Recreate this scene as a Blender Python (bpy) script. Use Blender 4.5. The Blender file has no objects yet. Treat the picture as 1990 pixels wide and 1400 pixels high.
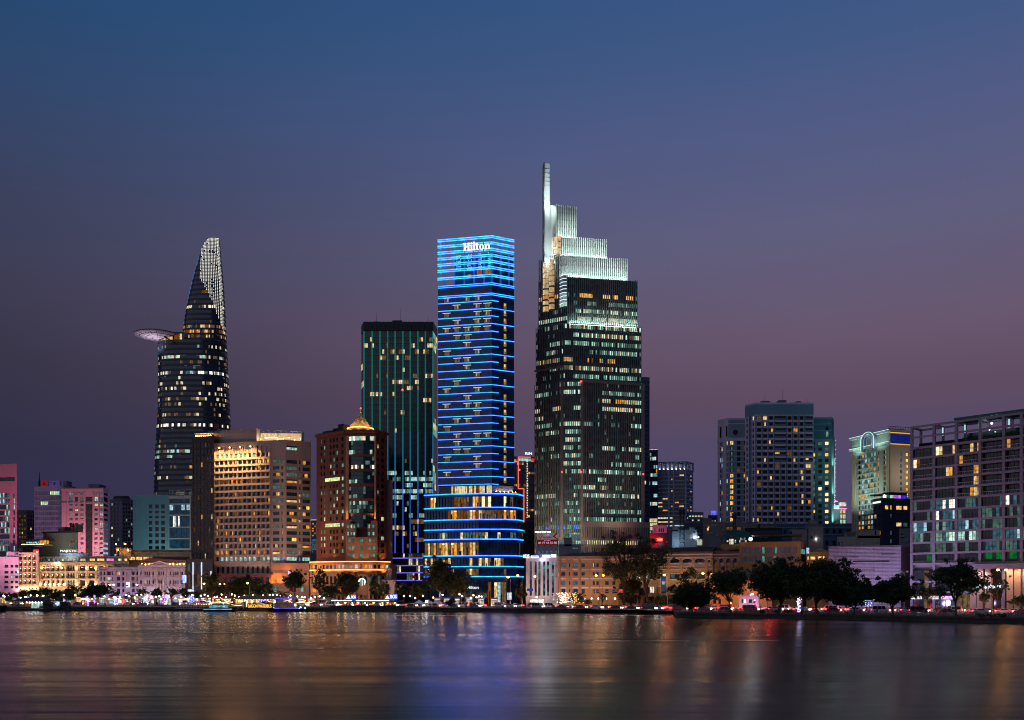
import bpy,math,random
import numpy as np
from mathutils import Vector
R=random.Random(7)
C=bpy.context.scene.collection
SC=bpy.context.scene
# ------------------------------------------------------------------ camera
F,HZ,CX,EYE=1750.0,1147.0,995.0,8.0
cam=bpy.data.cameras.new('camera')
co=bpy.data.objects.new('camera',cam)
C.objects.link(co)
co.location=(0,0,EYE)
co.rotation_euler=(math.radians(90),0,0)
cam.sensor_width=36.0
cam.lens=36.0*F/1990.0
cam.shift_x=0.0
cam.shift_y=(HZ-700.0)/1990.0
cam.clip_start=0.5
cam.clip_end=30000
SC.camera=co
# ------------------------------------------------------------------ dusk sky
def lin(c):
 return tuple(((x/255/12.92) if x/255 <= .04045 else ((x/255+.055)/1.055) ** 2.4) for x in c)
world=bpy.data.worlds.new('World')
SC.world=world
world.use_nodes=True
nt=world.node_tree
nt.nodes.clear()
def N(t,**k):
 n=nt.nodes.new(t)
 for a,b in k.items():
  setattr(n,a,b)
 return n
tc=N('ShaderNodeTexCoord')
sep=N('ShaderNodeSeparateXYZ')
nt.links.new(tc.outputs['Generated'],sep.inputs[0])
def ramp(stops):
 r=N('ShaderNodeValToRGB')
 cr=r.color_ramp
 cr.interpolation='EASE' if False else 'LINEAR'
 while len(cr.elements) < len(stops):
  cr.elements.new(0.5)
 for e,(p,c) in zip(cr.elements,stops):
  e.position=p
  e.color=lin(c)+(1,)
 return r
west=ramp([(0.0,(74,66,104)),(.06,(76,70,106)),(.15,(83,74,104)),(.20,(95,76,98)),(.26,(103,86,109)),
   (.35,(96,94,125)),(.44,(82,92,134)),(.50,(66,89,133)),(.56,(54,85,132)),(1.0,(36,68,118))])
east=ramp([(0.0,(44,44,74)),(.08,(45,45,73)),(.14,(47,46,70)),(.22,(54,52,72)),(.28,(60,59,82)),
   (.36,(58,64,92)),(.44,(48,70,106)),(.52,(33,72,114)),(.6,(30,66,108)),(1.0,(20,48,88))])
nt.links.new(sep.outputs['Z'],west.inputs[0])
nt.links.new(sep.outputs['Z'],east.inputs[0])
dotn=N('ShaderNodeVectorMath',operation='DOT_PRODUCT')
az=math.radians(42)
dotn.inputs[1].default_value=(math.sin(az),math.cos(az),0.0)
nrm=N('ShaderNodeVectorMath',operation='MULTIPLY')
nrm.inputs[1].default_value=(1,1,0)
nn=N('ShaderNodeVectorMath',operation='NORMALIZE')
nt.links.new(tc.outputs['Generated'],nrm.inputs[0])
nt.links.new(nrm.outputs[0],nn.inputs[0])
nt.links.new(nn.outputs[0],dotn.inputs[0])
mr=N('ShaderNodeMapRange',interpolation_type='SMOOTHSTEP')
mr.inputs[1].default_value=.22
mr.inputs[2].default_value=.95
nt.links.new(dotn.outputs['Value'],mr.inputs[0])
mx=N('ShaderNodeMix',data_type='RGBA')
nt.links.new(mr.outputs[0],mx.inputs[0])
nt.links.new(east.outputs[0],mx.inputs[6])
nt.links.new(west.outputs[0],mx.inputs[7])
hn=N('ShaderNodeTexNoise')
hn.inputs['Scale'].default_value=3.0
hn.inputs['Detail'].default_value=3
hmap=N('ShaderNodeMapping')
hmap.inputs['Scale'].default_value=(1,1,4)
nt.links.new(tc.outputs['Generated'],hmap.inputs[0])
nt.links.new(hmap.outputs[0],hn.inputs['Vector'])
hr=N('ShaderNodeMapRange')
hr.inputs[3].default_value=.94
hr.inputs[4].default_value=1.06
nt.links.new(hn.outputs[0],hr.inputs[0])
bg=N('ShaderNodeBackground')
nt.links.new(mx.outputs[2],bg.inputs[0])
nt.links.new(hr.outputs[0],bg.inputs[1])
wo=N('ShaderNodeOutputWorld')
nt.links.new(bg.outputs[0],wo.inputs[0])
# added facade fill: a very soft, weak sun from the left behind the camera
sl=bpy.data.lights.new('afterglow','SUN')
sl.energy=.36
sl.angle=math.radians(70)
sl.color=(.80,.82,1.0)
so=bpy.data.objects.new('afterglow',sl)
C.objects.link(so)
so.rotation_euler=Vector((.62,.70,-.34)).to_track_quat('-Z','Y').to_euler()
vs=SC.view_settings
SC.display_settings.display_device='sRGB'
vs.view_transform='Standard'
vs.look='None'
vs.exposure=0.0
vs.gamma=1.0
vs.use_curve_mapping=False
cy=SC.cycles
cy.use_denoising=True
cy.max_bounces=6
cy.diffuse_bounces=2
cy.glossy_bounces=3
cy.transmission_bounces=2
cy.sample_clamp_indirect=4.0
cy.sample_clamp_direct=12.0
cy.caustics_reflective=False
cy.caustics_refractive=False
cy.use_light_tree=True
cy.filter_width=1.05
# ------------------------------------------------------------------ helpers
def XY(px,Y):
 return Vector(((px-CX)/F*Y,Y))
def ZZ(py,Y):
 return EYE+(HZ-py)/F*Y
def P(px,py,Y):
 a=XY(px,Y)
 return Vector((a.x,a.y,ZZ(py,Y)))
def tag(o,label=None,cat=None,group=None,kind=None):
 if label:o['label']=label
 if cat:o['category']=cat
 if group:o['group']=group
 if kind:o['kind']=kind
 return o
def thing(name,label,cat,loc,group=None,rz=0.0):
 o=bpy.data.objects.new(name,None)
 C.objects.link(o)
 o.location=loc
 o.rotation_euler=(0,0,rz)
 o.empty_display_size=1
 return tag(o,label,cat,group)
def inst(name,me,parent=None,loc=(0,0,0),rz=0.0,sc=None):
 o=bpy.data.objects.new(name,me)
 C.objects.link(o)
 if parent is not None:o.parent=parent
 o.location=loc
 if rz:o.rotation_euler=(0,0,rz)
 if sc:o.scale=sc
 return o
def copy_tree(o,parent=None):
 c=o.copy()
 C.objects.link(c)
 if parent is not None:c.parent=parent
 for ch in o.children:
  copy_tree(ch,c)
 return c
class MB:
 def __init__(s):
  s.v=[]; s.f=[]; s.m=[]
 def quad(s,a,b,c,d,m=0):
  n=len(s.v)
  s.v += [tuple(a),tuple(b),tuple(c),tuple(d)]
  s.f.append((n,n+1,n+2,n+3)); s.m.append(m)
 def poly(s,pts,m=0):
  n=len(s.v)
  s.v += [tuple(p) for p in pts]
  s.f.append(tuple(range(n,n+len(pts)))); s.m.append(m)
 def obox(s,o,ax,ay,az,m=0):
  o,ax,ay,az=Vector(o),Vector(ax),Vector(ay),Vector(az)
  n=len(s.v)
  s.v += [tuple(p) for p in (o,o+ax,o+ax+ay,o+ay,o+az,o+ax+az,o+ax+ay+az,o+ay+az)]
  for q in ((0,3,2,1),(4,5,6,7),(0,1,5,4),(1,2,6,5),(2,3,7,6),(3,0,4,7)):
   s.f.append(tuple(n+i for i in q)); s.m.append(m)
 def box(s,a,b,m=0):
  s.obox(a,(b[0]-a[0],0,0),(0,b[1]-a[1],0),(0,0,b[2]-a[2]),m)
 def prism(s,poly,z0,z1,m=0,mt=None,bottom=False):
  n=len(poly)
  k=len(s.v)
  s.v += [(p[0],p[1],z0) for p in poly]+[(p[0],p[1],z1) for p in poly]
  for i in range(n):
   j=(i+1) % n
   s.f.append((k+i,k+j,k+n+j,k+n+i)); s.m.append(m)
  s.f.append(tuple(k+n+i for i in range(n))); s.m.append(m if mt is None else mt)
  if bottom:
   s.f.append(tuple(k+n-1-i for i in range(n))); s.m.append(m)
 def tube(s,pts,rad,n=6,m=0,cap=True):
  pts=[Vector(p) for p in pts]
  base=len(s.v)
  for i,p in enumerate(pts):
   d=(pts[min(i+1,len(pts)-1)]-pts[max(i-1,0)])
   if d.length < 1e-9:d=Vector((0,0,1))
   d.normalize()
   a=d.cross(Vector((0,0,1)) if abs(d.z) < .9 else Vector((1,0,0))).normalized()
   b=d.cross(a)
   r=rad[i] if isinstance(rad,(list,tuple)) else rad
   for k in range(n):
    t=2*math.pi*k/n
    s.v.append(tuple(p+a*(r*math.cos(t))+b*(r*math.sin(t))))
  for i in range(len(pts)-1):
   for k in range(n):
    k2=(k+1) % n
    s.f.append((base+i*n+k,base+i*n+k2,base+(i+1)*n+k2,base+(i+1)*n+k)); s.m.append(m)
  if cap:
   s.f.append(tuple(base+k for k in reversed(range(n)))); s.m.append(m)
   e=base+(len(pts)-1)*n
   s.f.append(tuple(e+k for k in range(n))); s.m.append(m)
 def lathe(s,c,prof,n=12,m=0):
  s.tube([(c[0],c[1],c[2]+z) for r,z in prof],[max(r,.001) for r,z in prof],n,m)
 def ball(s,c,r,m=0,n=6,k=4):
  s.lathe((c[0],c[1],c[2]),[(r*math.sin(math.pi*i/k),-r*math.cos(math.pi*i/k)) for i in range(k+1)],n,m)
 def mesh(s,name,mats,off=(0,0,0),smooth=False):
  me=bpy.data.meshes.new(name)
  ox,oy,oz=off
  me.from_pydata([(a-ox,b-oy,c-oz) for a,b,c in s.v],[],s.f)
  for mt in (mats if isinstance(mats,(list,tuple)) else [mats]):
   me.materials.append(mt)
  me.polygons.foreach_set('material_index',s.m)
  if smooth:
   me.polygons.foreach_set('use_smooth',[True]*len(s.f))
  me.update()
  return me
 def build(s,name,mats,parent=None,smooth=False,kind=None):
  off=parent_loc(parent)
  o=inst(name,s.mesh(name,mats,off,smooth),parent)
  if kind:o['kind']=kind
  return o
def parent_loc(p):
 l=Vector((0,0,0))
 while p is not None:
  l += Vector(p.location)
  p=p.parent
 return l
# ------------------------------------------------------------------ materials
MATS={}
def newmat(name):
 m=bpy.data.materials.new(name)
 m.use_nodes=True
 m.node_tree.nodes.clear()
 t=m.node_tree
 o=t.nodes.new('ShaderNodeOutputMaterial')
 return m,t,o
def wallmat(name,col,rough=.75,var=.22,scale=.25,spec=.3,metal=0.0,bump=.0):
 if name in MATS:return MATS[name]
 m,t,o=newmat(name)
 b=t.nodes.new('ShaderNodeBsdfPrincipled')
 tcn=t.nodes.new('ShaderNodeTexCoord')
 mp=t.nodes.new('ShaderNodeMapping')
 mp.inputs['Scale'].default_value=(1,1,.35)
 n1=t.nodes.new('ShaderNodeTexNoise')
 n1.inputs['Scale'].default_value=scale
 n1.inputs['Detail'].default_value=6
 n1.inputs['Roughness'].default_value=.65
 rr=t.nodes.new('ShaderNodeMapRange')
 rr.inputs[1].default_value=.25; rr.inputs[2].default_value=.75
 rr.inputs[3].default_value=1-var; rr.inputs[4].default_value=1+var
 mu=t.nodes.new('ShaderNodeMix'); mu.data_type='RGBA'; mu.blend_type='MULTIPLY'
 mu.inputs[0].default_value=1
 mu.inputs[6].default_value=tuple(col)+(1,)
 t.links.new(tcn.outputs['Object'],mp.inputs[0])
 t.links.new(mp.outputs[0],n1.inputs['Vector'])
 t.links.new(n1.outputs[0],rr.inputs[0])
 t.links.new(rr.outputs[0],mu.inputs[7])
 t.links.new(mu.outputs[2],b.inputs['Base Color'])
 b.inputs['Roughness'].default_value=rough
 b.inputs['Metallic'].default_value=metal
 b.inputs['Specular IOR Level'].default_value=spec
 t.links.new(b.outputs[0],o.inputs[0])
 MATS[name]=m
 return m
def glassmat(name,col,rough=.1,spec=.6):
 if name in MATS:return MATS[name]
 m,t,o=newmat(name)
 b=t.nodes.new('ShaderNodeBsdfPrincipled')
 oi=t.nodes.new('ShaderNodeObjectInfo')
 tcn=t.nodes.new('ShaderNodeTexCoord')
 ad=t.nodes.new('ShaderNodeVectorMath')
 sc=t.nodes.new('ShaderNodeMath'); sc.operation='MULTIPLY'; sc.inputs[1].default_value=40
 n1=t.nodes.new('ShaderNodeTexNoise')
 n1.inputs['Scale'].default_value=.45
 n1.inputs['Detail'].default_value=2
 rr=t.nodes.new('ShaderNodeMapRange')
 rr.inputs[1].default_value=.3; rr.inputs[2].default_value=.7
 rr.inputs[3].default_value=.45; rr.inputs[4].default_value=1.6
 mu=t.nodes.new('ShaderNodeMix'); mu.data_type='RGBA'; mu.blend_type='MULTIPLY'
 mu.inputs[0].default_value=1
 mu.inputs[6].default_value=tuple(col)+(1,)
 t.links.new(oi.outputs['Random'],sc.inputs[0])
 t.links.new(tcn.outputs['Object'],ad.inputs[0])
 t.links.new(sc.outputs[0],ad.inputs[1])
 t.links.new(ad.outputs[0],n1.inputs['Vector'])
 t.links.new(n1.outputs[0],rr.inputs[0])
 t.links.new(rr.outputs[0],mu.inputs[7])
 t.links.new(mu.outputs[2],b.inputs['Base Color'])
 b.inputs['Roughness'].default_value=rough
 b.inputs['Specular IOR Level'].default_value=spec
 t.links.new(b.outputs[0],o.inputs[0])
 MATS[name]=m
 return m
def litmat(name,col,s,lo=.35,hi=1.5,scale=1.1,sampled=False,plain=False,stretch=(1,1,.6)):
 if name in MATS:return MATS[name]
 m,t,o=newmat(name)
 e=t.nodes.new('ShaderNodeEmission')
 e.inputs[0].default_value=tuple(col)+(1,)
 e.inputs[1].default_value=s
 if not plain:
  oi=t.nodes.new('ShaderNodeObjectInfo')
  tcn=t.nodes.new('ShaderNodeTexCoord')
  mp=t.nodes.new('ShaderNodeMapping')
  mp.inputs['Scale'].default_value=stretch
  ad=t.nodes.new('ShaderNodeVectorMath')
  sc=t.nodes.new('ShaderNodeMath'); sc.operation='MULTIPLY'; sc.inputs[1].default_value=60
  n1=t.nodes.new('ShaderNodeTexNoise')
  n1.inputs['Scale'].default_value=scale
  n1.inputs['Detail'].default_value=3
  n1.inputs['Roughness'].default_value=.6
  rr=t.nodes.new('ShaderNodeMapRange')
  rr.inputs[1].default_value=.32; rr.inputs[2].default_value=.68
  rr.inputs[3].default_value=s*lo; rr.inputs[4].default_value=s*hi
  t.links.new(oi.outputs['Random'],sc.inputs[0])
  t.links.new(tcn.outputs['Object'],mp.inputs[0])
  t.links.new(mp.outputs[0],ad.inputs[0])
  t.links.new(sc.outputs[0],ad.inputs[1])
  t.links.new(ad.outputs[0],n1.inputs['Vector'])
  t.links.new(n1.outputs[0],rr.inputs[0])
  t.links.new(rr.outputs[0],e.inputs[1])
 t.links.new(e.outputs[0],o.inputs[0])
 m.cycles.emission_sampling='AUTO' if sampled else 'NONE'
 MATS[name]=m
 return m
G_BLACK=glassmat('glass_black',(.012,.013,.016))
G_BLUE=glassmat('glass_blue',(.012,.045,.085))
G_NAVY=glassmat('glass_navy',(.010,.030,.075))
G_TEAL=glassmat('glass_teal',(.012,.05,.055))
G_GREEN=glassmat('glass_green',(.008,.045,.04))
G_GREY=glassmat('glass_grey',(.035,.045,.055))
G_MAUVE=glassmat('glass_mauve',(.17,.13,.20),.2)
G_BROWN=glassmat('glass_brown',(.03,.02,.015))
FRAME_D=wallmat('frame_dark',(.02,.02,.022),.5)
FRAME_L=wallmat('frame_light',(.35,.35,.36),.5)
FRAME_B=wallmat('frame_brown',(.10,.07,.05),.5)
L={
'amber':litmat('lit_amber',(1.0,.42,.06),.80),
'amber2':litmat('lit_amber_bright',(1.0,.55,.14),1.25),
'amberd':litmat('lit_amber_dim',(.9,.33,.06),.16),
'warm':litmat('lit_warm',(1.0,.66,.28),.85),
'warm2':litmat('lit_warm_bright',(1.0,.76,.42),1.7),
'warmd':litmat('lit_warm_dim',(1.0,.62,.30),.14),
'cream':litmat('lit_cream',(1.0,.90,.62),.75),
'lime':litmat('lit_lime',(.86,1.0,.42),.85),
'cool':litmat('lit_cool',(.60,1.0,.80),.62),
'cool2':litmat('lit_cool_bright',(.66,1.0,.84),1.0),
'coold':litmat('lit_cool_dim',(.45,.85,.72),.14),
'coolm':litmat('lit_cool_mid',(.50,.92,.76),.32),
'ice':litmat('lit_ice',(.50,.85,1.0),.75),
'iced':litmat('lit_ice_dim',(.25,.62,.85),.16),
'white':litmat('lit_white',(1.0,.95,.84),1.4),
'teal':litmat('lit_teal',(.10,.75,.60),.45),
'blue':litmat('lit_blue',(.10,.25,1.0),.9),
'orange':litmat('lit_orange',(1.0,.28,.02),1.1),
'green':litmat('lit_green',(.02,.65,.12),.22),
'pink':litmat('lit_pink',(1.0,.22,.62),1.0),
'red':litmat('lit_red',(1.0,.04,.05),1.0),
}
LED_WHITE=litmat('led_white',(.90,.95,1.0),1.4,plain=True)
LED_WARM=litmat('led_warm',(1.0,.55,.15),2.2,plain=True,sampled=True)
LED_BLUE=litmat('led_blue',(.05,.28,1.0),1.5,plain=True,sampled=True)
BULB_WARM=litmat('bulb_warm',(1.0,.55,.18),48,plain=True,sampled=True)
BULB_SODIUM=litmat('bulb_sodium',(1.0,.42,.06),85,plain=True,sampled=True)
BULB_WHITE=litmat('bulb_white',(.85,.93,1.0),45,plain=True,sampled=True)
BULB_SOFT=litmat('bulb_soft',(1.0,.66,.32),26,plain=True,sampled=True)
BULB_RED=litmat('bulb_red',(1.0,.03,.03),8,plain=True)
# ------------------------------------------------------------------ facade kit
GZ=1.2
class Face:
 def __init__(s,a,b):
  s.a,s.b=a,b
  s.A,s.B=XY(*a),XY(*b)
  d=s.B-s.A
  s.W=d.length
  s.u=d.normalized()
  s.n=Vector((s.u.y,-s.u.x))
  s.rz=math.atan2(s.u.y,s.u.x)
 def t(s,px):
  q=(px-CX)/F
  return (q*s.A.y-s.A.x)/(s.u.x-q*s.u.y)
 def z(s,py,px=None):
  Y=s.A.y if px is None else s.A.y+s.u.y*s.t(px)
  return ZZ(py,Y)
 def p(s,t,z,out=0.0):
  a=s.A+s.u*t+s.n*out
  return Vector((a.x,a.y,z))
 def u3(s,k=1.0):return Vector((s.u.x*k,s.u.y*k,0))
 def n3(s,k=1.0):return Vector((s.n.x*k,s.n.y*k,0))
 def slab(s,mb,t0,t1,z0,z1,out0,out1,m=0):
  mb.obox(s.p(t0,z0,out1),s.u3(t1-t0),s.n3(out0-out1),(0,0,z1-z0),m)
def wallgrid(mb,f,z0,z1,rows,cols,depth=.35,m=0,t0=0.0,t1=None):
 t1=f.W if t1 is None else t1
 rows=sorted(rows)
 zc=z0
 def q(a,b,c,d):
  if b-a > 1e-3 and d-c > 1e-3:
   mb.quad(f.p(a,c),f.p(b,c),f.p(b,d),f.p(a,d),m)
 for i,(ra,rb) in enumerate(rows):
  q(t0,t1,zc,ra)
  tcx=t0
  cc=cols(i) if callable(cols) else cols
  for (ca,cb) in cc:
   q(tcx,ca,ra,rb)
   for (x0,y0,x1,y1) in ((ca,ra,cb,ra),(cb,ra,cb,rb),(cb,rb,ca,rb),(ca,rb,ca,ra)):
    mb.quad(f.p(x0,y0),f.p(x0,y0,-depth),f.p(x1,y1,-depth),f.p(x1,y1),m)
   tcx=cb
  q(tcx,t1,ra,rb)
  zc=rb
 q(t0,t1,zc,z1)
WCACHE={}
def window_mesh(w,h,style,lit,glass,frame,bars):
 key=(round(w,1),round(h,1),style,lit,glass.name,frame.name,bars)
 if key in WCACHE:return WCACHE[key],key
 w,h=key[0],key[1]
 mb=MB()
 mats=[glass,frame]+([L[lit]] if lit else [])
 if not lit or style == 'full':
  mb.quad((0,0,0),(w,0,0),(w,0,h),(0,0,h),2 if lit else 0)
 else:
  a,b={'left':(.06,.45),'right':(.5,.95),'mid':(.3,.72),'low':(.05,.95),'top':(.05,.95)}[style]
  if style == 'low':
   mb.quad((0,0,0),(w,0,0),(w,0,h*.62),(0,0,h*.62),2)
   mb.quad((0,0,h*.62),(w,0,h*.62),(w,0,h),(0,0,h),0)
  elif style == 'top':
   mb.quad((0,0,0),(w,0,0),(w,0,h*.6),(0,0,h*.6),0)
   mb.quad((0,0,h*.6),(w,0,h*.6),(w,0,h),(0,0,h),2)
  else:
   for x0,x1,mi in ((0,a*w,0),(a*w,b*w,2),(b*w,w,0)):
    mb.quad((x0,0,0),(x1,0,0),(x1,0,h),(x0,0,h),mi)
 t=min(.09,w*.06)
 for x0,x1,y0,y1 in ((0,t,0,h),(w-t,w,0,h),(t,w-t,0,t),(t,w-t,h-t,h)):
  mb.box((x0,-.07,y0),(x1,-.01,y1),1)
 for k in range(1,bars+1):
  x=w*k/(bars+1)
  mb.box((x-t*.45,-.06,t),(x+t*.45,-.01,h-t),1)
 WCACHE[key]=mb.mesh('window',mats)
 return WCACHE[key],key
def put_windows(root,f,rows,cols,pick,depth=.3,glass=G_BLACK,frame=FRAME_D,bars=1,name='window'):
 rl=parent_loc(root)
 for i,(ra,rb) in enumerate(rows):
  cc=cols(i) if callable(cols) else cols
  for j,(ca,cb) in enumerate(cc):
   r=pick(i,j)
   style,lit=r if isinstance(r,tuple) else ('full',r)
   me,key=window_mesh(cb-ca,rb-ra,style,lit,glass,frame,bars)
   inst(name,me,root,f.p(ca,ra,-depth)-rl,f.rz,((cb-ca)/key[0],1,(rb-ra)/key[1]))
def band(root,f,z0,z1,t0,t1,n,pick,mats,out=-.3,fin=None,name='window_band',fdepth=.12):
 mb=MB()
 w=(t1-t0)/n
 for k in range(n):
  a,b=t0+k*w+.03,t0+(k+1)*w-.03
  mb.quad(f.p(a,z0,out),f.p(b,z0,out),f.p(b,z1,out),f.p(a,z1,out),pick(k))
 if fin is not None:
  fw=min(.16,w*.1)
  for k in range(n+1):
   x=t0+k*w
   f.slab(mb,x-fw/2,x+fw/2,z0,z1,out-.02,out+fdepth,fin)
 return mb.build(name,mats,root)
def runs(n,p,opts,off,rnd=R,mean=4):
 out=[]
 while len(out) < n:
  k=max(1,int(rnd.expovariate(1.0/mean))+1)
  on=rnd.random() < p
  out += [rnd.choice(opts) if on else rnd.choice(off) for _ in range(k)]
 return out[:n]
def inset(poly,d):
 n=len(poly)
 out=[]
 for i in range(n):
  p0,p1,p2=Vector(poly[i-1]),Vector(poly[i]),Vector(poly[(i+1) % n])
  e1,e2=(p1-p0).normalized(),(p2-p1).normalized()
  n1,n2=Vector((-e1.y,e1.x)),Vector((-e2.y,e2.x))
  k=n1+n2
  out.append(p1+k*(d/max(.35,1+n1.dot(n2))))
 return out
class Building:
 def __init__(s,name,label,cat,chain,depth,top,mat,ref=0,base=GZ,group=None,roofmat=None,parapet=.9,core=None,ztop=None):
  s.f=[Face(chain[i],chain[i+1]) for i in range(len(chain)-1)]
  pts=[XY(*c) for c in chain]
  u0,u1=s.f[0].u,s.f[-1].u
  r0,r1=pts[0].normalized(),pts[-1].normalized()
  s.poly=pts+[pts[-1]+r1*depth-u1*.6,pts[0]+r0*depth+u0*.6]
  s.z1=ZZ(top,chain[ref][1]) if ztop is None else ztop
  s.z0=base
  s.mat=mat
  c=(pts[0]+pts[-1])/2
  s.root=thing(name,label,cat,(c.x,c.y,base),group)
  s.wall=MB()
  s.roofmat=roofmat or ROOF
  s.parapet=parapet
  s.coremat=core or CORE
  s.mats=[mat]
 def plain(s,i,z0=None,z1=None,m=0):
  wallgrid(s.wall,s.f[i],s.z0 if z0 is None else z0,s.z1 if z1 is None else z1,[],[],m=m)
 def finish(s,wallname='wall',extra=0):
  n=len(s.poly)
  k=len(s.f)
  for i in range(k,n):
   a,b=s.poly[i],s.poly[(i+1) % n]
   s.wall.quad((a.x,a.y,s.z0),(b.x,b.y,s.z0),(b.x,b.y,s.z1),(a.x,a.y,s.z1),0)
  s.wall.build(wallname,s.mats,s.root)
  mb=MB()
  ins=inset(s.poly,getattr(s,'core_in',.8))
  mb.prism(ins,s.z0-.3,s.z1-.05,0,1)
  mb.build('core',[s.coremat,s.roofmat],s.root)
  if s.parapet:
   mb=MB()
   o,ii=s.poly,inset(s.poly,.35)
   for i in range(n):
    j=(i+1) % n
    z0,z1=s.z1+.002,s.z1+s.parapet
    A,B,Ci,Di=o[i],o[j],ii[j],ii[i]
    mb.quad((A.x,A.y,z0),(B.x,B.y,z0),(B.x,B.y,z1),(A.x,A.y,z1))
    mb.quad((A.x,A.y,z1),(B.x,B.y,z1),(Ci.x,Ci.y,z1),(Di.x,Di.y,z1))
    mb.quad((Di.x,Di.y,z1),(Ci.x,Ci.y,z1),(Ci.x,Ci.y,z0),(Di.x,Di.y,z0))
   mb.build('parapet',[s.mat],s.root)
  return s.root
def rowsz(f,y0,pitch,n,h,px=None):
 return sorted([(f.z(y0+pitch*k+h/2,px),f.z(y0+pitch*k-h/2,px)) for k in range(n)])
def colst(f,cs,w=None):
 if w is None:return [(f.t(a),f.t(b)) for a,b in cs]
 return [(f.t(c-w/2),f.t(c+w/2)) for c in cs]
ROOF=wallmat('roof_concrete',(.09,.09,.095),.9)
CORE=wallmat('dark_core',(.012,.012,.014),.9)
CONC=wallmat('concrete',(.20,.19,.18),.85)
def text(s,root,f,px0,px1,py0,py1,mat,out=.3,name='lettering',bold=.0,depth=.15,align=None):
 cu=bpy.data.curves.new(name,'FONT')
 cu.body=s
 cu.extrude=depth
 cu.offset=bold
 cu.size=1.0
 cu.resolution_u=3
 cu.materials.append(mat)
 o=bpy.data.objects.new(name,cu)
 C.objects.link(o)
 t0,t1=f.t(px0),f.t(px1)
 z0,z1=f.z(py1,px0),f.z(py0,px0)
 me=bpy.data.meshes.new_from_object(o.evaluated_get(bpy.context.evaluated_depsgraph_get()))
 bpy.data.objects.remove(o)
 me.name=name
 if not me.materials:me.materials.append(mat)
 o=bpy.data.objects.new(name,me)
 C.objects.link(o)
 bb=[v.co for v in me.vertices]
 x0,x1=min(v.x for v in bb),max(v.x for v in bb)
 y0,y1=min(v.y for v in bb),max(v.y for v in bb)
 sx,sy=(t1-t0)/(x1-x0),(z1-z0)/(y1-y0)
 o.parent=root
 o.rotation_euler=(math.radians(90),0,f.rz)
 o.scale=(sx,sy,1)
 o.location=f.p(t0-x0*sx,z0-y0*sy,out)-parent_loc(root)
 return o
def flood(loc,target,col,power,size=2.0,spread=120):
 l=bpy.data.lights.new('floodlight','AREA')
 l.shape='DISK'
 l.size=size
 l.energy=power
 l.color=col
 l.spread=math.radians(spread)
 o=bpy.data.objects.new('floodlight',l)
 C.objects.link(o)
 o.location=loc
 o.rotation_euler=(Vector(target)-Vector(loc)).to_track_quat('-Z','Y').to_euler()
 return o
# ------------------------------------------------------------------ the setting
def sheet(name,pts,z,mat,kind='structure'):
 mb=MB()
 mb.poly([(p[0],p[1],z) for p in pts])
 o=mb.build(name,mat)
 o['kind']=kind
 return o
SHORE=[XY(*p) for p in ((-500,352),(0,352),(400,347),(640,343),(880,338),(1000,322),(1308,317))]
PARK=[XY(*p) for p in ((1314,266),(1450,256),(1640,243),(1990,212),(2300,190),(2900,170))]
m,t,o=newmat('river_water')
b=t.nodes.new('ShaderNodeBsdfPrincipled')
b.inputs['Base Color'].default_value=(.006,.010,.013,1)
b.inputs['IOR'].default_value=1.33
b.inputs['Anisotropic'].default_value=.76
b.inputs['Specular IOR Level'].default_value=.19
tg=t.nodes.new('ShaderNodeCombineXYZ'); tg.inputs[0].default_value=1.0
t.links.new(tg.outputs[0],b.inputs['Tangent'])
tcn=t.nodes.new('ShaderNodeTexCoord')
def wnoise(scale,sx,sy,detail=3):
 mp=t.nodes.new('ShaderNodeMapping'); mp.inputs['Scale'].default_value=(sx,sy,1)
 n=t.nodes.new('ShaderNodeTexNoise'); n.inputs['Scale'].default_value=scale; n.inputs['Detail'].default_value=detail
 t.links.new(tcn.outputs['Object'],mp.inputs[0]); t.links.new(mp.outputs[0],n.inputs['Vector'])
 return n
n1=wnoise(1.0,.012,.055,4)
rr=t.nodes.new('ShaderNodeMapRange')
rr.inputs[1].default_value=.3; rr.inputs[2].default_value=.7
rr.inputs[3].default_value=.18; rr.inputs[4].default_value=.28
t.links.new(n1.outputs[0],rr.inputs[0])
t.links.new(rr.outputs[0],b.inputs['Roughness'])
n2=wnoise(1.0,.010,.10,3)
n3=wnoise(1.0,.03,.5,1)
ad=t.nodes.new('ShaderNodeMath'); ad.operation='MULTIPLY_ADD'; ad.inputs[1].default_value=.07
t.links.new(n3.outputs[0],ad.inputs[0]); t.links.new(n2.outputs[0],ad.inputs[2])
bp=t.nodes.new('ShaderNodeBump'); bp.inputs['Strength'].default_value=.35; bp.inputs['Distance'].default_value=.6
t.links.new(ad.outputs[0],bp.inputs['Height'])
t.links.new(bp.outputs[0],b.inputs['Normal'])
t.links.new(b.outputs[0],o.inputs[0])
WATER=m
sheet('river',[(-4000,-600),(4000,-600),(4000,700),(-4000,700)],0.0,WATER)
GROUND=wallmat('city_ground',(.06,.06,.06),.9,.3,.08)
ASPH=wallmat('asphalt',(.05,.05,.052),.8,.25,.2)
PAVE=wallmat('promenade_paving',(.16,.15,.14),.85,.25,.3)
GRASSM=wallmat('park_lawn',(.03,.055,.02),.95,.4,.4)
QUAY=wallmat('quay_wall',(.06,.055,.05),.85,.4,.6)
mb=MB()
edge=SHORE+PARK
pts=edge+[Vector((9000,60)),Vector((9000,9000)),Vector((-9000,9000)),Vector((-9000,352))]
mb.poly([(p.x,p.y,GZ) for p in pts])
mb.build('ground',GROUND)['kind']='structure'
mb=MB()
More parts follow.
